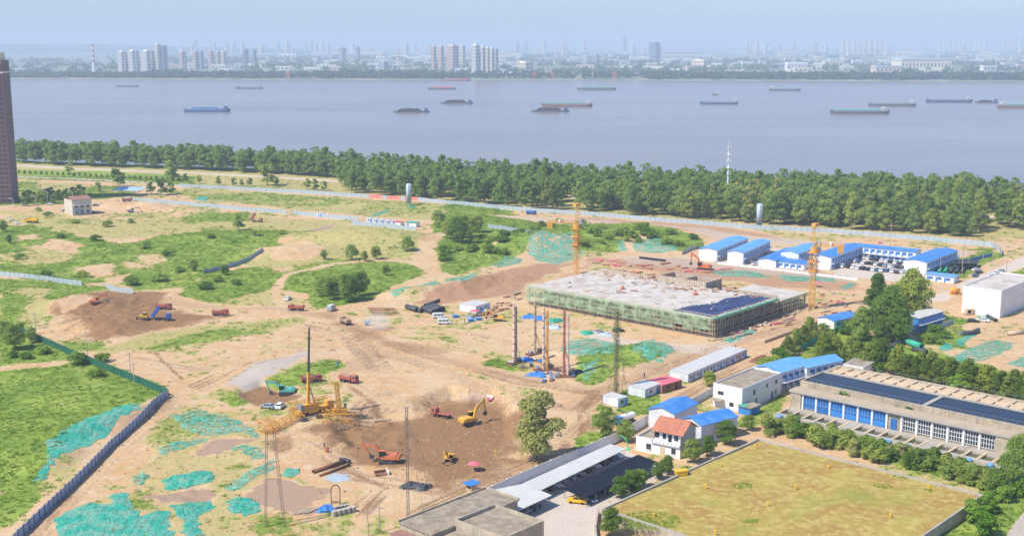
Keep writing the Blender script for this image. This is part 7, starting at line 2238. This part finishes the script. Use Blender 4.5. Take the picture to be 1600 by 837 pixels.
def heap_tarp(label, px, py, r, mat='tarpblue', h=1.4, name='tarpaulin_heap', cat='tarpaulin'):
    q = P(px, py); m_ = MB(); vs = []; nr, na_ = 6, 14
    for i in range(nr + 1):
        for j in range(na_):
            a_ = 2 * pi * j / na_; rr = r * i / nr * (1 + (.3 * math.sin(a_ * 3 + px) + R.uniform(-.18, .18)) * i / nr)
            vs.append((rr * math.cos(a_) * 1.3, rr * math.sin(a_), max(.02, h * .8 * (1 - (i / nr) ** 4) * R.uniform(.35, 1.15))))
    m_.add(vs, [(i * na_ + j, (i + 1) * na_ + j, (i + 1) * na_ + (j + 1) % na_, i * na_ + (j + 1) % na_) for i in range(nr) for j in range(na_)])
    o = m_.build(name, mat, None, False, q)
    return tag(o, label, cat)
for i, (px, py) in enumerate([(812, 566), (830, 572), (843, 566), (858, 584), (872, 580), (890, 580), (896, 588), (862, 594), (818, 575), (850, 596)]):
    q = P(px, py); t_ = thing('rig_gear', 'loose piling gear and hoses lying round the rigs', 'machine parts', q, rad(R.uniform(0, 180)), 'loose gear round the rigs')
    bx('skid', t_, -1.6, -.5, 0, 1.6, .5, .25, 'rust'); bx('casing', t_, -.8, -.45, .251, .5, .45, R.uniform(.6, 1.3), R.choice(['steel', 'tarpblue', 'pipe', 'panelgrey', 'wood'])); MB().bar((-1.4, .3, .3), (1.6, R.uniform(-1, 1), R.uniform(.6, 2.2)), .1).build('strut', 'rust', t_)
for px, py, r, mt, lb in [(822, 563, 2.2, 'tarpblue', 'blue tarpaulin at the foot of the leftmost rig'), (840, 586, 2.4, 'tarpblue', 'blue tarpaulin heap alone in front of the rigs'), (826, 496, 2.2, 'tarpblue', 'blue tarpaulin heap behind the rigs, left part'), (842, 498, 2.6, 'tarpblue', 'blue tarpaulin heap behind the rigs, right part'), (868, 502, 2.4, 'netgreen', 'green sheet over stores behind the rust and orange rig'), (866, 512, 2.4, 'panelgrey', 'pale grey sheet heap behind the twin red rig'), (918, 521, 2.2, 'netgreen', 'green sheet over stores right of the twin red rig'), (900, 582, 1.8, 'cloth', 'dark covered machine at the foot of the twin red rig'), (866, 588, 1.8, 'steel', 'grey machine parts between the rigs'), (855, 572, 1.7, 'rust', 'rusty machine parts behind the rust and orange rig'), (735, 496, 1.8, 'steel', 'grey stores left of the blue bins'), (947, 524, 2.2, 'panelgrey', 'scrap heap in front of the slab netting'), (935, 520, 1.8, 'steel', 'grey scrap left of the heap before the slab'), (644, 760, 2.4, 'pipe', 'black sheet crumpled beside the guyed mast'), (660, 762, 1.8, 'pipe', 'black sheet end right of the guyed mast'), (512, 797, 1.8, 'tarpblue', 'bright blue tarpaulin over a machine by the rusty frame'), (756, 487, 2.0, 'panelgrey', 'pale heap right of the small site office'), (1040, 603, 1.6, 'rust', 'scrap beside the rusty red shed'), (1185, 565, 2.2, 'rust', 'rusty scrap heap at the end of the container row'), (1193, 560, 1.8, 'rust', 'rusty scrap behind the heap at the container row')]:
    heap_tarp(lb, px, py, r, mt, 1.5)
for px, py, lb in [(712, 496, 'blue bin by the white minibus, left one'), (736, 502, 'blue bin in the middle by the yellow excavator'), (748, 500, 'blue bin closest to the yellow excavator')]:
    q = P(px, py); t_ = thing('blue_bin', lb, 'bin', q, rad(20)); bx('body', t_, -1.1, -.7, .05, 1.1, .7, 1.0, 'bluepaint'); bx('rim', t_, -1.2, -.8, 1.001, 1.2, .8, 1.12, 'bluelight')
# pipes
def big_pipe(label, pa, pb, r, mat='pipe', name='pipe', group=None, zoff=0.0):
    a, b = P(*pa), P(*pb); d = b - a; n_ = 14
    t_ = thing(name, label, 'pipe', a, 0, group)
    ax = Vector((d.x, d.y, 0)); L = ax.length; an = math.atan2(d.y, d.x)
    m_ = MB(); vs = []
    for (x, rr) in ((0, r), (L, r), (L, r * .86), (0, r * .86)):
        for i in range(n_):
            th = 2 * pi * i / n_
            v_ = Vector((x, rr * math.cos(th), r + rr * math.sin(th) + zoff)); v_.rotate(Matrix.Rotation(an, 3, 'Z')); vs.append(v_)
    fs = []
    for k in range(4):
        for i in range(n_):
            fs.append((k * n_ + i, k * n_ + (i + 1) % n_, ((k + 1) % 4) * n_ + (i + 1) % n_, ((k + 1) % 4) * n_ + i))
    m_.add(vs, fs).build('tube', mat, t_, True)
    c_ = MB()
    for x in (0.0, L - .25):
        p0 = Matrix.Rotation(an, 3, 'Z') @ Vector((x, 0, r + zoff)); p1 = Matrix.Rotation(an, 3, 'Z') @ Vector((x + .25, 0, r + zoff))
        c_.cyl(p0, p1, r * 1.05, n=14, caps=False)
    c_.build('socket_ring', mat, t_)
    return t_
PG = 'black pipes on the sand'
big_pipe('large black pipe, left one of the stack', (652, 488), (636, 483), 1.05, group=PG)
big_pipe('large black pipe tucked behind the left one', (659, 489), (645, 484), .9, group=PG)
big_pipe('large black pipe, front one of the right stack', (678, 492), (661, 485), 1.1, group=PG)
big_pipe('large black pipe, second of the right stack', (683, 490), (667, 484), 1.1, group=PG)
big_pipe('large black pipe, third of the right stack', (688, 488), (672, 482), 1.1, group=PG)
big_pipe('large black pipe, rearmost of the right stack', (692, 487), (677, 481), 1.1, group=PG)
big_pipe('slim black pipe lying behind the stack', (686, 471), (664, 479), .6, group=PG)
for i in range(5):
    a = 490 + i * 3.2
    t_ = thing('timber_bundle', 'low rusty steel bar on the sand left of the black pipes', 'steel bar', P(575 + i * 2, 482 + i * 2.6), rad(-2 + i), 'steel bars left of the pipes')
    bx('bar', t_, 0, -.25, .02, 11, .25, .32, 'rust'); bx('sleeper', t_, 1, -.9, 0, 1.3, .9, .03, 'wood')
for i, (pa, pb, r, mt, lb) in enumerate([((1352, 553), (1370, 549), .8, 'pipe', 'black pipe end left of the green wrapped pipes'), ((1365, 553), (1385, 546), .9, 'netgreen', 'green wrapped pipe, left one'), ((1376, 556), (1398, 551), .9, 'netgreen', 'green wrapped pipe, middle one'), ((1388, 545), (1410, 538), .9, 'pipe', 'black pipe behind the green wrapped ones'), ((1394, 538), (1412, 533), .9, 'pipe', 'black pipe farthest back by the conifers'), ((1412, 536), (1440, 546), 1.1, 'netgreen', 'longest green wrapped pipe'), ((1426, 548), (1448, 553), .8, 'pipe', 'grey pipe at the right end of the wrapped pipes'), ((1572, 524), (1602, 521), .7, 'tan', 'tan pipe lying at the right edge'), ((1543, 496), (1556, 503), .7, 'pipe', 'short black pipe at the foot of the white block')]):
    big_pipe(lb, pa, pb, r, mt)
for r_ in range(2):
    for i in range(7):
        big_pipe('black pipe in the stacked pipe yard behind the court', (1494 + i * 4.6 + r_ * 2, 421 - r_ * 0), (1497 + i * 4.6 + r_ * 2, 415), .8, 'pipe', 'stock_pipe', 'stacked pipes of the yard', r_ * 1.45)
for i in range(5):
    big_pipe('black pipe lying in the front row of the pipe yard', (1466 + i * 9, 428), (1471 + i * 9, 420), .75, 'netgreen' if i < 2 else 'pipe', 'stock_pipe', 'front row pipes of the yard')
# curved black pipe
q = P(1500, 524); t_ = thing('curved_pipe', 'thick curved black pipe on the sand below the white block', 'pipe', q)
m_ = MB(); prv = None
for i in range(9):
    u = i / 8
    c_ = Vector((8.5 * u, 1.5 * u + 4.5 * max(0, u - .45) ** 1.5 * 2, .9))
    if prv is not None: m_.cyl(prv, c_, .85, n=10)
    prv = c_
m_.build('tube', 'pipe', t_, True); MB().cyl((-.02, -.3, .9), (.25, .0, .9), .95, n=10).build('flange', 'steel', t_)
big_pipe('long rusty casing pipe, upper one near the lower left yard', (489, 739), (541, 722), .45, 'rust'); big_pipe('long rusty casing pipe, lower one near the lower left yard', (500, 744), (547, 727), .3, 'rust')
q = P(540, 722); t_ = thing('pipe_elbow', 'dark grey pipe elbow lying on the casing ends', 'pipe', q, .5)
MB().cyl((-1.4, .6, .9), (0, 0, .8), .5, n=10).cyl((0, 0, .8), (.6, -1.4, .6), .5, n=10).build('elbow', 'pipe', t_); MB().cyl((-1.55, .65, .92), (-1.35, .58, .9), .62, n=10).build('flange', 'steel', t_)
q = P(596, 741); t_ = thing('steel_tray', 'brown steel tray on the sand below the orange excavator', 'tray', q, .4)
bx('base', t_, -1.6, -1, .05, 1.6, 1, .25, 'rust'); bx('side', t_, -1.6, .9, .25, 1.6, 1, .9, 'rust'); bx('side', t_, -1.6, -1, .25, -1.5, .89, .7, 'rust'); bx('beam', t_, 1.5, -1.2, .05, 1.7, 1.2, 1.1, 'white')
# rusty frame, concrete rings, planks
q = P(525, 797); t_ = thing('rusty_frame', 'upright rusty arched frame on the lower left yard', 'frame', q, rad(10))
m_ = MB()
for s_ in (-1.0, 1.0):
    m_.bar((s_, 0, 0), (s_, 0, 5.2), .22); m_.bar((s_, 0, 5.2), (s_ * .45, 0, 6.1), .22); m_.bar((s_, 2.2, 0), (s_, 0, 3.0), .14)
m_.bar((-.45, 0, 6.1), (.45, 0, 6.1), .22); m_.build('arch', 'rust', t_)
m_ = MB(); m_.bar((-1, 0, 1.9), (1, 0, 1.9), .2).bar((-1, 0, 2.3), (1, 0, 2.3), .12); m_.build('crossbar', 'rust', t_)
for i in range(8):
    px = 522 + (i % 5) * 7.5 + (3 if i > 4 else 0); py = 806 - (i // 5) * 7 - (i % 5) * 1.8
    q = P(px, py); t_ = thing('concrete_ring', 'pale concrete ring standing in the row by the rusty frame', 'concrete ring', q, 0, 'concrete rings')
    MB().cyl((0, 0, 0), (0, 0, 1.25), .62, n=12).build('ring', 'concrete', t_); MB().cyl((0, 0, 1.251), (0, 0, 1.3), .5, n=12).build('cap', 'slab', t_)
for i in range(7):
    q = P(466 + i * 4.5, 800 - i * .6); t_ = thing('plank', 'grey plank in the loose stack beside the blue tarpaulin', 'plank', q, rad(52 + R.uniform(-5, 5)), 'loose planks')
    bx('board', t_, -2.2, -.14, .05 + .02 * i, 2.6, .14, .13 + .02 * i, R.choice(['wood', 'concrete', 'oldconc'])); bx('batten', t_, -.1, -.2, .005, .1, .2, .045, 'wood')
sheet('pale plastic sheet on the yard by the casing pipes', [tuple(P(*q)[:2]) for q in ((505, 748), (520, 738), (545, 740), (545, 750), (522, 754))], hz_all, 'plastic_sheet', 'panelgrey', 16, .08, 5)
for px, py, lb in [(830, 628, 'timber stack left of the haul road bend'), (865, 632, 'timber stack nearest the pale tree'), (575, 655, 'low timber stack right of the crane sections'), (597, 657, 'yellow timber bundle right of the crane sections'), (568, 646, 'loose timbers behind the crane sections')]:
    q = P(px, py); t_ = thing('timber_stack', lb, 'timber', q, rad(R.uniform(-30, 20)))
    for k in range(5):
        bx('beam', t_, -2.4 + R.uniform(-.4, .4), -.8 + k * .34, .16, 2.4 + R.uniform(-.4, .4), -.5 + k * .34, .42, 'wood')
    bx('sleeper', t_, -1.6, -1, 0, -1.35, 1, .155, 'wood'); bx('sleeper', t_, 1.35, -1, 0, 1.6, 1, .155, 'wood')
# steel yard beside the slab and right of the crane
for i in range(60):
    if i < 34:
        px = R.uniform(1120, 1250); py = 527 - (px - 1120) * .24 + R.uniform(-10, 8)
    else:
        px = R.uniform(1275, 1340); py = R.uniform(458, 498)
    q = P(px, py); t_ = thing('steel_stock', 'loose steel and timber stock beside the slab and tower crane', 'steel stock', q, rad(R.uniform(20, 75)), 'loose site stock')
    L = R.uniform(1.5, 6)
    bx('bundle', t_, -L / 2, -.4, .02, L / 2, .4, R.uniform(.2, .7), R.choice(['rebar', 'rust', 'plywood', 'wood', 'pinktarp', 'concrete'])); bx('bearer', t_, -.2, -.7, 0, .2, .7, .018, 'wood')
for i in range(26):
    px = R.uniform(752, 812); py = 497 - (px - 752) * .72 + R.uniform(-4, 14)
    q = P(px, py); t_ = thing('formwork_stack', 'stack of formwork boards at the left end of the slab', 'formwork', q, rad(R.uniform(20, 75)), 'formwork stacks')
    L = R.uniform(1.5, 5)
    bx('boards', t_, -L / 2, -.8, .1, L / 2, .8, R.uniform(.3, .9), R.choice(['formwork', 'plywood', 'rebar', 'wood', 'rust'])); bx('bearer', t_, -.2, -.9, 0, .2, .9, .099, 'wood')
for i in range(30):
    px = R.uniform(930, 1140); py = 408 + (px - 930) * .075 + R.uniform(-4, 6)
    q = P(px, py); t_ = thing('rebar_mat', 'red rebar stack on the clay behind the formwork walls', 'rebar', q, rad(R.uniform(-40, 60)), 'rebar behind the walls')
    L = R.uniform(2, 6)
    bx('bars', t_, -L / 2, -.8, .1, L / 2, .8, R.uniform(.25, .7), R.choice(['rebar', 'rebar', 'pinktarp', 'plywood'])); bx('bearer', t_, -.2, -.9, 0, .2, .9, .099, 'wood')
for i in range(9):
    q = P(1001 + i * 4.6, 404 + i * .55); t_ = thing('concrete_block', 'pale block in the row with dark gaps along the yard road', 'block', q, rad(-28), 'block row along the yard road')
    bx('block', t_, -.6, -.5, 0, .6, .5, 1.1, 'dark'); bx('cap', t_, -.62, -.52, 1.101, .62, .52, 1.25, 'concrete')

# ------------------------------------------------------------------ masts, poles, silos, lamps
def guyed_mast(label, px, py, h, wd, mat, name='guyed_mast', guys=()):
    q = P(px, py); t_ = thing(name, label, 'mast', q, rad(20))
    MB().lattice((0, 0, 0), (0, 0, h), wd, 1.6, .06).build('lattice', mat, t_); bx('top_arm', t_, -wd * 1.2, -.1, h, wd * 1.2, .1, h + .15, mat)
    for k, (gx, gy) in enumerate(guys):
        MB().cyl((0, 0, h * .92), (gx, gy, .1), .035, n=4).build('guy_wire', 'steel', t_)
    return t_
guyed_mast('thin dark guyed lattice mast in front of the flat roofed building', 638, 816, 26.5, .5, 'polegrey', guys=((8, 5), (-7, 6), (2, -9), (11, 9)))
vm = guyed_mast('tall vine covered lattice mast beside the small cabins', 962, 617, 26.5, .8, 'steel', 'vine_mast', guys=((5, 3), (-6, 2), (1, -6)))
vv = []
for z in np.arange(.5, 26, .22):
    for _ in range(5):
        a = R.uniform(0, 6.28); r = R.uniform(.2, .95) * (1.1 if z < 8 else .75)
        vv.append(_W[R.randrange(6)][:12] * .7 + np.array([r * math.cos(a), r * math.sin(a), z]))
for gx, gy in ((-2.2, .3), (2.6, .2)):
    for z in np.arange(0, 11, .3):
        vv.append(_W[R.randrange(6)][:18] * .6 + np.array([gx + R.uniform(-.3, .3), gy + R.uniform(-.3, .3), z]))
co = np.concatenate(vv); me = bpy.data.meshes.new('vine'); npmesh(me, co, np.arange(len(co)).reshape(-1, 3)); me.materials.append(MATS['leaf_pale'])
pt('vine', vm, me)
q = P(430, 822); t_ = thing('lattice_pylon', 'tall two legged thin lattice pylon in the lower left', 'pylon', q, rad(0))
MB().lattice((-2.1, 0, 0), (-1.1, 0, 22), .42, 1.4, .045).build('leg', 'polegrey', t_); MB().lattice((2.1, 0, -.2), (.5, 0, 22), .5, 1.4, .045).build('leg', 'polegrey', t_)
m_ = MB()
for z in (11, 15, 19, 21.5):
    m_.bar((-1.6 + .022 * z, 0, z), (2.0 - .06 * z, 0, z), .08)
m_.build('cross_arm', 'polegrey', t_)
for px, py, h in [(57, 532, 10), (137, 556, 8.5), (204, 588, 8.0), (210, 600, 7.0)]:
    q = P(px, py); t_ = thing('utility_pole', 'slim grey concrete pole along the dark green hoarding', 'pole', q, 0, 'poles along the green hoarding')
    MB().cyl((0, 0, -.3), (0, 0, h), .16, .1, 7).build('pole', 'concrete', t_); bx('cross_arm', t_, -.8, -.06, h - .6, .8, .06, h - .48, 'steel')
for px, py, h in [(1503, 428, 14), (1469, 425, 8), (1513, 420, 8), (1551, 414, 13), (1572, 430, 12), (1391, 386, 13), (725, 336, 9), (866, 338, 8), (983, 330, 10), (1536, 406, 8), (575, 837, 6), (593, 830, 6)]:
    q = P(px, py); t_ = thing('utility_pole', 'thin utility pole standing in the rear yard or by the road', 'pole', q, rad(-28), 'utility poles')
    MB().cyl((0, 0, -.3), (0, 0, h), .17, .1, 7).build('pole', 'oldconc', t_); bx('cross_arm', t_, -.9, -.06, h - .6, .9, .06, h - .48, 'steel')
for px, py in [(22, 331), (57, 327), (75, 318), (114, 318), (161, 308), (128, 300)]:
    q = P(px, py); t_ = thing('street_lamp', 'white street lamp with curved arm near the brown tower', 'street lamp', q, rad(170), 'street lamps by the tower')
    m_ = MB().cyl((0, 0, 0), (0, 0, 7.2), .16, .11, 7); m_.cyl((0, 0, 7.2), (.7, 0, 8.2), .1, n=6).cyl((.7, 0, 8.2), (2.0, 0, 8.5), .09, n=6); m_.build('pole', 'white', t_); bx('lamp_head', t_, 1.8, -.25, 8.4, 3.0, .25, 8.62, 'white')
q = P(1136, 330); t_ = thing('communication_pole', 'white tapered communication pole rising above the wood', 'pole', q)
Hc = 44.5
MB().cyl((0, 0, 0), (0, 0, Hc * .9), .75, .42, 10).build('pole', 'white', t_); MB().cyl((0, 0, Hc * .9), (0, 0, Hc), .1, n=6).build('lightning_rod', 'white', t_)
for i in range(5):
    z = Hc * (.52 + .09 * i)
    r_ = MB().cyl((0, 0, z), (0, 0, z + .15), 1.3, n=10); r_.build('platform', 'white', t_)
    for k in range(3):
        a = k * 2.09 + i
        bx('antenna', t_, 1.2 * math.cos(a) - .15, 1.2 * math.sin(a) - .15, z + .2, 1.2 * math.cos(a) + .15, 1.2 * math.sin(a) + .15, z + 1.9, 'white')
for px, py, col, lb in [(639, 322, 'panelgrey', 'grey cement silo on the grass before the hoarding'), (1186, 357, 'bluelight', 'blue grey cement silo beside the rear hoarding')]:
    q = P(px, py); t_ = thing('cement_silo', lb, 'silo', q)
    MB().cyl((0, 0, 3.0), (0, 0, 14.0), 1.75, n=14).build('tank', 'panelgrey', t_, True); MB().cyl((0, 0, 14.0), (0, 0, 14.5), 1.75, .7, 14).build('dome', 'panelgrey', t_); MB().cyl((0, 0, 1.0), (0, 0, 3.0), .4, 1.74, 14).build('cone', col, t_)
    for s_ in (-1, 1):
        for s2 in (-1, 1):
            bx('leg', t_, s_ * 1.3 - .1, s2 * 1.3 - .1, 0, s_ * 1.3 + .1, s2 * 1.3 + .1, 3.4, 'steel')
    m_ = MB()
    for k in range(28):
        m_.bar((-.25, -1.9, 1 + k * .45), (.25, -1.9, 1 + k * .45), .04)
    m_.bar((-.25, -1.9, .5), (-.25, -1.9, 14), .05).bar((.25, -1.9, .5), (.25, -1.9, 14), .05); m_.build('ladder', 'steel', t_)
heap_tarp('teal sheet at the foot of the grey cement silo', 644, 324, 1.8, 'netgreen', 1.2)
# small compound cabins on the bank
for i in range(5):
    container_at('small white cabin in the compound on the bank', Vector((0, 0, 0)) + P(572 + i * 9.5, 347 + i * 1.1), rad(-26), 3.6, 2.6, 'white', 2.6, 'cabins of the small compound')
q = P(634, 354); t_ = thing('teal_roof_cabin', 'cabin with teal roof at the right of the small compound', 'cabin', q, rad(-26)); bx('wall', t_, 0, 0, 0, 7, 4, 2.6, 'white'); bx('roof', t_, -.3, -.3, 2.61, 7.3, 4.3, 2.8, 'netgreen'); bx('door', t_, 1, -.05, 0, 2, .05, 2, 'bluepaint')
q = P(612, 352); t_ = thing('red_roof_cabin', 'cabin with pink roof in the small compound', 'cabin', q, rad(-26)); bx('wall', t_, 0, 0, 0, 6, 3.5, 2.2, 'white'); bx('roof', t_, -.3, -.3, 2.21, 6.3, 3.8, 2.4, 'pinktarp'); bx('door', t_, 1, -.05, 0, 2, .05, 2, 'bluepaint')
q = P(501, 339); t_ = thing('portable_toilet', 'blue and white portable cabin by the middle hoarding', 'cabin', q, rad(-26)); bx('body', t_, -2, -1, 0, 2, 1, 2.4, 'white'); bx('door', t_, -1.2, -1.05, .1, -.3, -.99, 2.1, 'bluepaint'); bx('door', t_, .3, -1.05, .1, 1.2, -.99, 2.1, 'bluepaint'); bx('roof', t_, -2.1, -1.1, 2.401, 2.1, 1.1, 2.52, 'panelgrey')
# umbrellas, kiosk, skip, hoop, flag
def umbrella(label, px, py, r, mat='pinktarp'):
    q = P(px, py); t_ = thing('parasol', label, 'parasol', q)
    MB().cyl((0, 0, 0), (0, 0, 2.3), .05, n=6).build('pole', 'steel', t_)
    m_ = MB(); n_ = 8; vs = [(0, 0, 2.5)] + [(r * math.cos(2 * pi * i / n_), r * math.sin(2 * pi * i / n_), 1.9) for i in range(n_)]
    m_.add(vs, [(0, 1 + i, 1 + (i + 1) % n_) for i in range(n_)]).build('canopy', mat, t_)
    bx('base', t_, -.4, -.4, 0, .4, .4, .15, 'concrete')
umbrella('red parasol at the rim of the brown pit', 741, 735, 1.7); umbrella('pink parasol beside the small site office', 741, 493, 2.1); umbrella('pink parasol beside the orange tower crane', 1276, 448, 1.8); umbrella('orange parasol at the gate below the pipe yard', 1493, 440, 1.8, 'orangered')
q = P(737, 768); t_ = thing('kiosk', 'small orange kiosk with a blue roof beside the wall', 'kiosk', q, rad(45)); bx('wall', t_, -.9, -.9, 0, .9, .9, 2.2, 'plywood'); bx('roof', t_, -1.7, -1.5, 2.21, 1.7, 1.5, 2.36, 'bluepaint'); bx('window', t_, -.95, -.5, 1.1, -.88, .5, 1.8, 'glass')
q = GV(1064, 741, ZL); t_ = thing('yellow_skip', 'yellow skip box at the edge of the lawn', 'skip', q, rad(20)); MB().extr([(-1.3, .0), (1.3, .0), (1.6, 1.1), (-1.6, 1.1)], -.8, .8).build('body', 'caryellow', t_); bx('lid', t_, -1.7, -.9, 1.101, 1.7, .9, 1.2, 'caryellow')
q = P(981, 702); t_ = thing('basketball_hoop', 'bright green curved hoop stand beside the shelter end', 'hoop', q, rad(160)); m_ = MB(); prv = Vector((0, 0, 0))
for i in range(1, 8):
    u = i / 7; c_ = Vector((2.2 * u ** 2.2, 0, 3.6 * math.sin(u * pi / 2))); m_.cyl(prv, c_, .13, n=6); prv = c_
mk('hoopgreen', (.05, .65, .25), .5, .05); m_.build('arm', 'hoopgreen', t_); bx('base', t_, -.5, -.5, 0, .5, .5, .25, 'hoopgreen')
q = P(1378, 403); t_ = thing('flag_pole', 'flag pole with red flag before the long office', 'flag', q); MB().cyl((0, 0, 0), (0, 0, 8.5), .08, n=6).build('pole', 'white', t_); MB().box(-2.2, -.02, 7.0, -.08, .02, 8.3).build('flag', 'banner_red', t_)
for px, py, lb in [(573, 508, 'blue fog cannon on the haul road spraying mist'), (767, 612, 'white fog cannon above the pit spraying water')]:
    q = P(px, py); t_ = thing('fog_cannon', lb, 'fog cannon', q, rad(170 if px > 700 else 0))
    bx('trailer', t_, -.9, -.6, .35, 1.1, .6, .6, 'steel' if px < 700 else 'pinktarp'); wheels(t_, [(0, .6), (0, -.6)], .35, .2); MB().cyl((-.6, 0, 1.1), (1.3, 0, 1.55), .5, .42, 10).build('barrel', 'white' if px > 700 else 'bluepaint', t_); bx('stand', t_, -.3, -.3, .601, .4, .3, 1.0, 'bluepaint' if px < 700 else 'white')
# mist from the fog cannons
ms_ = newmat('mist'); t = NT(ms_); v = t.n('VolumePrincipled')
tc = t.n('TexCoord'); nn = t.noise(t.pos(), .7, 3)
gl = t.n('VectorMath', _operation='LENGTH'); t.set(gl, 0, tc.outputs['Object'])
fall = t.math('SUBTRACT', 1.0, gl.outputs['Value'], True)
t.set(v, 'Density', t.math('MULTIPLY', t.math('MULTIPLY', fall, t.ramp(nn, .3, .7)), .35)); v.inputs['Color'].default_value = (.95, .95, .97, 1)
oo = t.n('OutputMaterial'); t.t.links.new(v.outputs[0], oo.inputs['Volume'])
for px, py, sx, sy, sz, lb in [(590, 515, 6.5, 5, 4.0, 'pale mist drifting from the blue fog cannon'), (736, 612, 7.5, 2.6, 1.8, 'water spray blown from the white fog cannon')]:
    q = P(px, py, sz * .8); m_ = MB().ball((0, 0, 0), 1, 1, 1, 14, 9)
    o = m_.build('mist', 'mist', None, True, q); o.scale = (sx, sy, sz); tag(o, lb, None, kind='stuff')
# mixer drum and yellow plant near the white block
q = P(1490, 460); t_ = thing('cement_mixer', 'orange yellow mixer drum beside the white block', 'mixer', q, .3); MB().ball((0, 0, 1.9), 2.0, 1.5, 1.5, 10, 7).build('drum', 'craneyellow', t_); bx('frame', t_, -2, -1, 0, 2.6, 1, .6, 'craneyellow'); bx('hopper', t_, 1.6, -.7, .601, 2.8, .7, 2.6, 'digyellow')
q = P(1514, 491); t_ = thing('generator_box', 'rusty yellow generator at the foot of the white block', 'generator', q, .2); bx('body', t_, -1.6, -1, .3, 1.6, 1, 2.3, 'tan'); bx('skid', t_, -1.8, -1.1, 0, 1.8, 1.1, .299, 'rust'); bx('vent', t_, -1.2, -1.06, .8, .2, -.99, 1.9, 'dark')

# ------------------------------------------------------------------ people on the site
def person(label, px, py, ang, top='cloth'):
    q = P(px, py)
    me = bpy.data.meshes.new('person'); 
    J = [(0, 0, .95), (0, 0, 1.2), (0, 0, 1.45), (0, 0, 1.56), (0, 0.02, 1.68), (.1, 0, .88), (.12, .06, .48), (.13, .0, .08), (.13, .16, .04), (-.1, 0, .88), (-.12, -.08, .48), (-.13, -.14, .08), (-.13, .02, .04), (.2, 0, 1.42), (.28, .04, 1.15), (.26, .16, .92), (-.2, 0, 1.42), (-.28, -.04, 1.15), (-.26, .08, .92)]
    E_ = [(0, 1), (1, 2), (2, 3), (3, 4), (0, 5), (5, 6), (6, 7), (7, 8), (0, 9), (9, 10), (10, 11), (11, 12), (2, 13), (13, 14), (14, 15), (2, 16), (16, 17), (17, 18)]
    rr = [.15, .15, .17, .06, .11, .1, .075, .055, .05, .1, .075, .055, .05, .08, .055, .045, .08, .055, .045]
    me.from_pydata(J, E_, []); me.materials.append(MATS[top])
    o = bpy.data.objects.new('person', me); COL.objects.link(o); o.location = q; o.rotation_euler = (0, 0, rad(ang))
    md = o.modifiers.new('skin', 'SKIN')
    if not me.skin_vertices: me.attributes.new('skin', 'FLOAT', 'POINT')
    for i, r in enumerate(rr):
        me.skin_vertices[0].data[i].radius = (r, r)
    me.skin_vertices[0].data[0].use_root = True
    sb = o.modifiers.new('smooth', 'SUBSURF'); sb.levels = 1; sb.render_levels = 1
    tag(o, label, 'person')
    hm = MB().ball((0, .01, 1.76), .13, .15, .1, 8, 5).build('helmet', 'caryellow', o)
    fc = MB().ball((0, .05, 1.67), .09, .09, .11, 8, 5).build('head', 'skin', o)
    return o
try:
    person('worker in dark clothes walking on the haul road by the green net roll', 1149, 545, 60)
    person('worker standing on the haul road near the container row', 1007, 590, 30)
    person('worker in dark clothes beside the red drum near the pit', 507, 700, 120)
    person('worker in a yellow vest standing in the brown pit', 775, 712, 200, 'vest')
    person('worker in blue standing on the sand by the grass strip', 527, 572, 10, 'tarpblue')
    person('worker standing beside the blue bins', 726, 504, 80)
except Exception as ex:
    print('person failed', ex)
q = P(511, 706); t_ = thing('red_drum', 'red drum on the strip of weeds beside the pit', 'drum', q); MB().cyl((0, 0, 0), (0, 0, 1.3), .5, n=10).build('drum', 'orangered', t_); MB().cyl((0, 0, 1.301), (0, 0, 1.36), .3, n=8).build('lid', 'rust', t_)
# ------------------------------------------------------------------ the hazy air over the river plain
m = newmat('haze'); t = NT(m)
v = t.n('VolumePrincipled', Density=HAZE_D)
t.set(v, 'Color', HAZE_C)
v.inputs['Anisotropy'].default_value = 0.0
o_ = t.n('OutputMaterial')
t.t.links.new(v.outputs[0], o_.inputs['Volume'])
hb = MB().box(-14000, -400, -9, 14000, 32500, 240)
o = hb.build('haze', 'haze')
tag(o, 'pale blue summer haze over the river and far bank', None, kind='stuff')
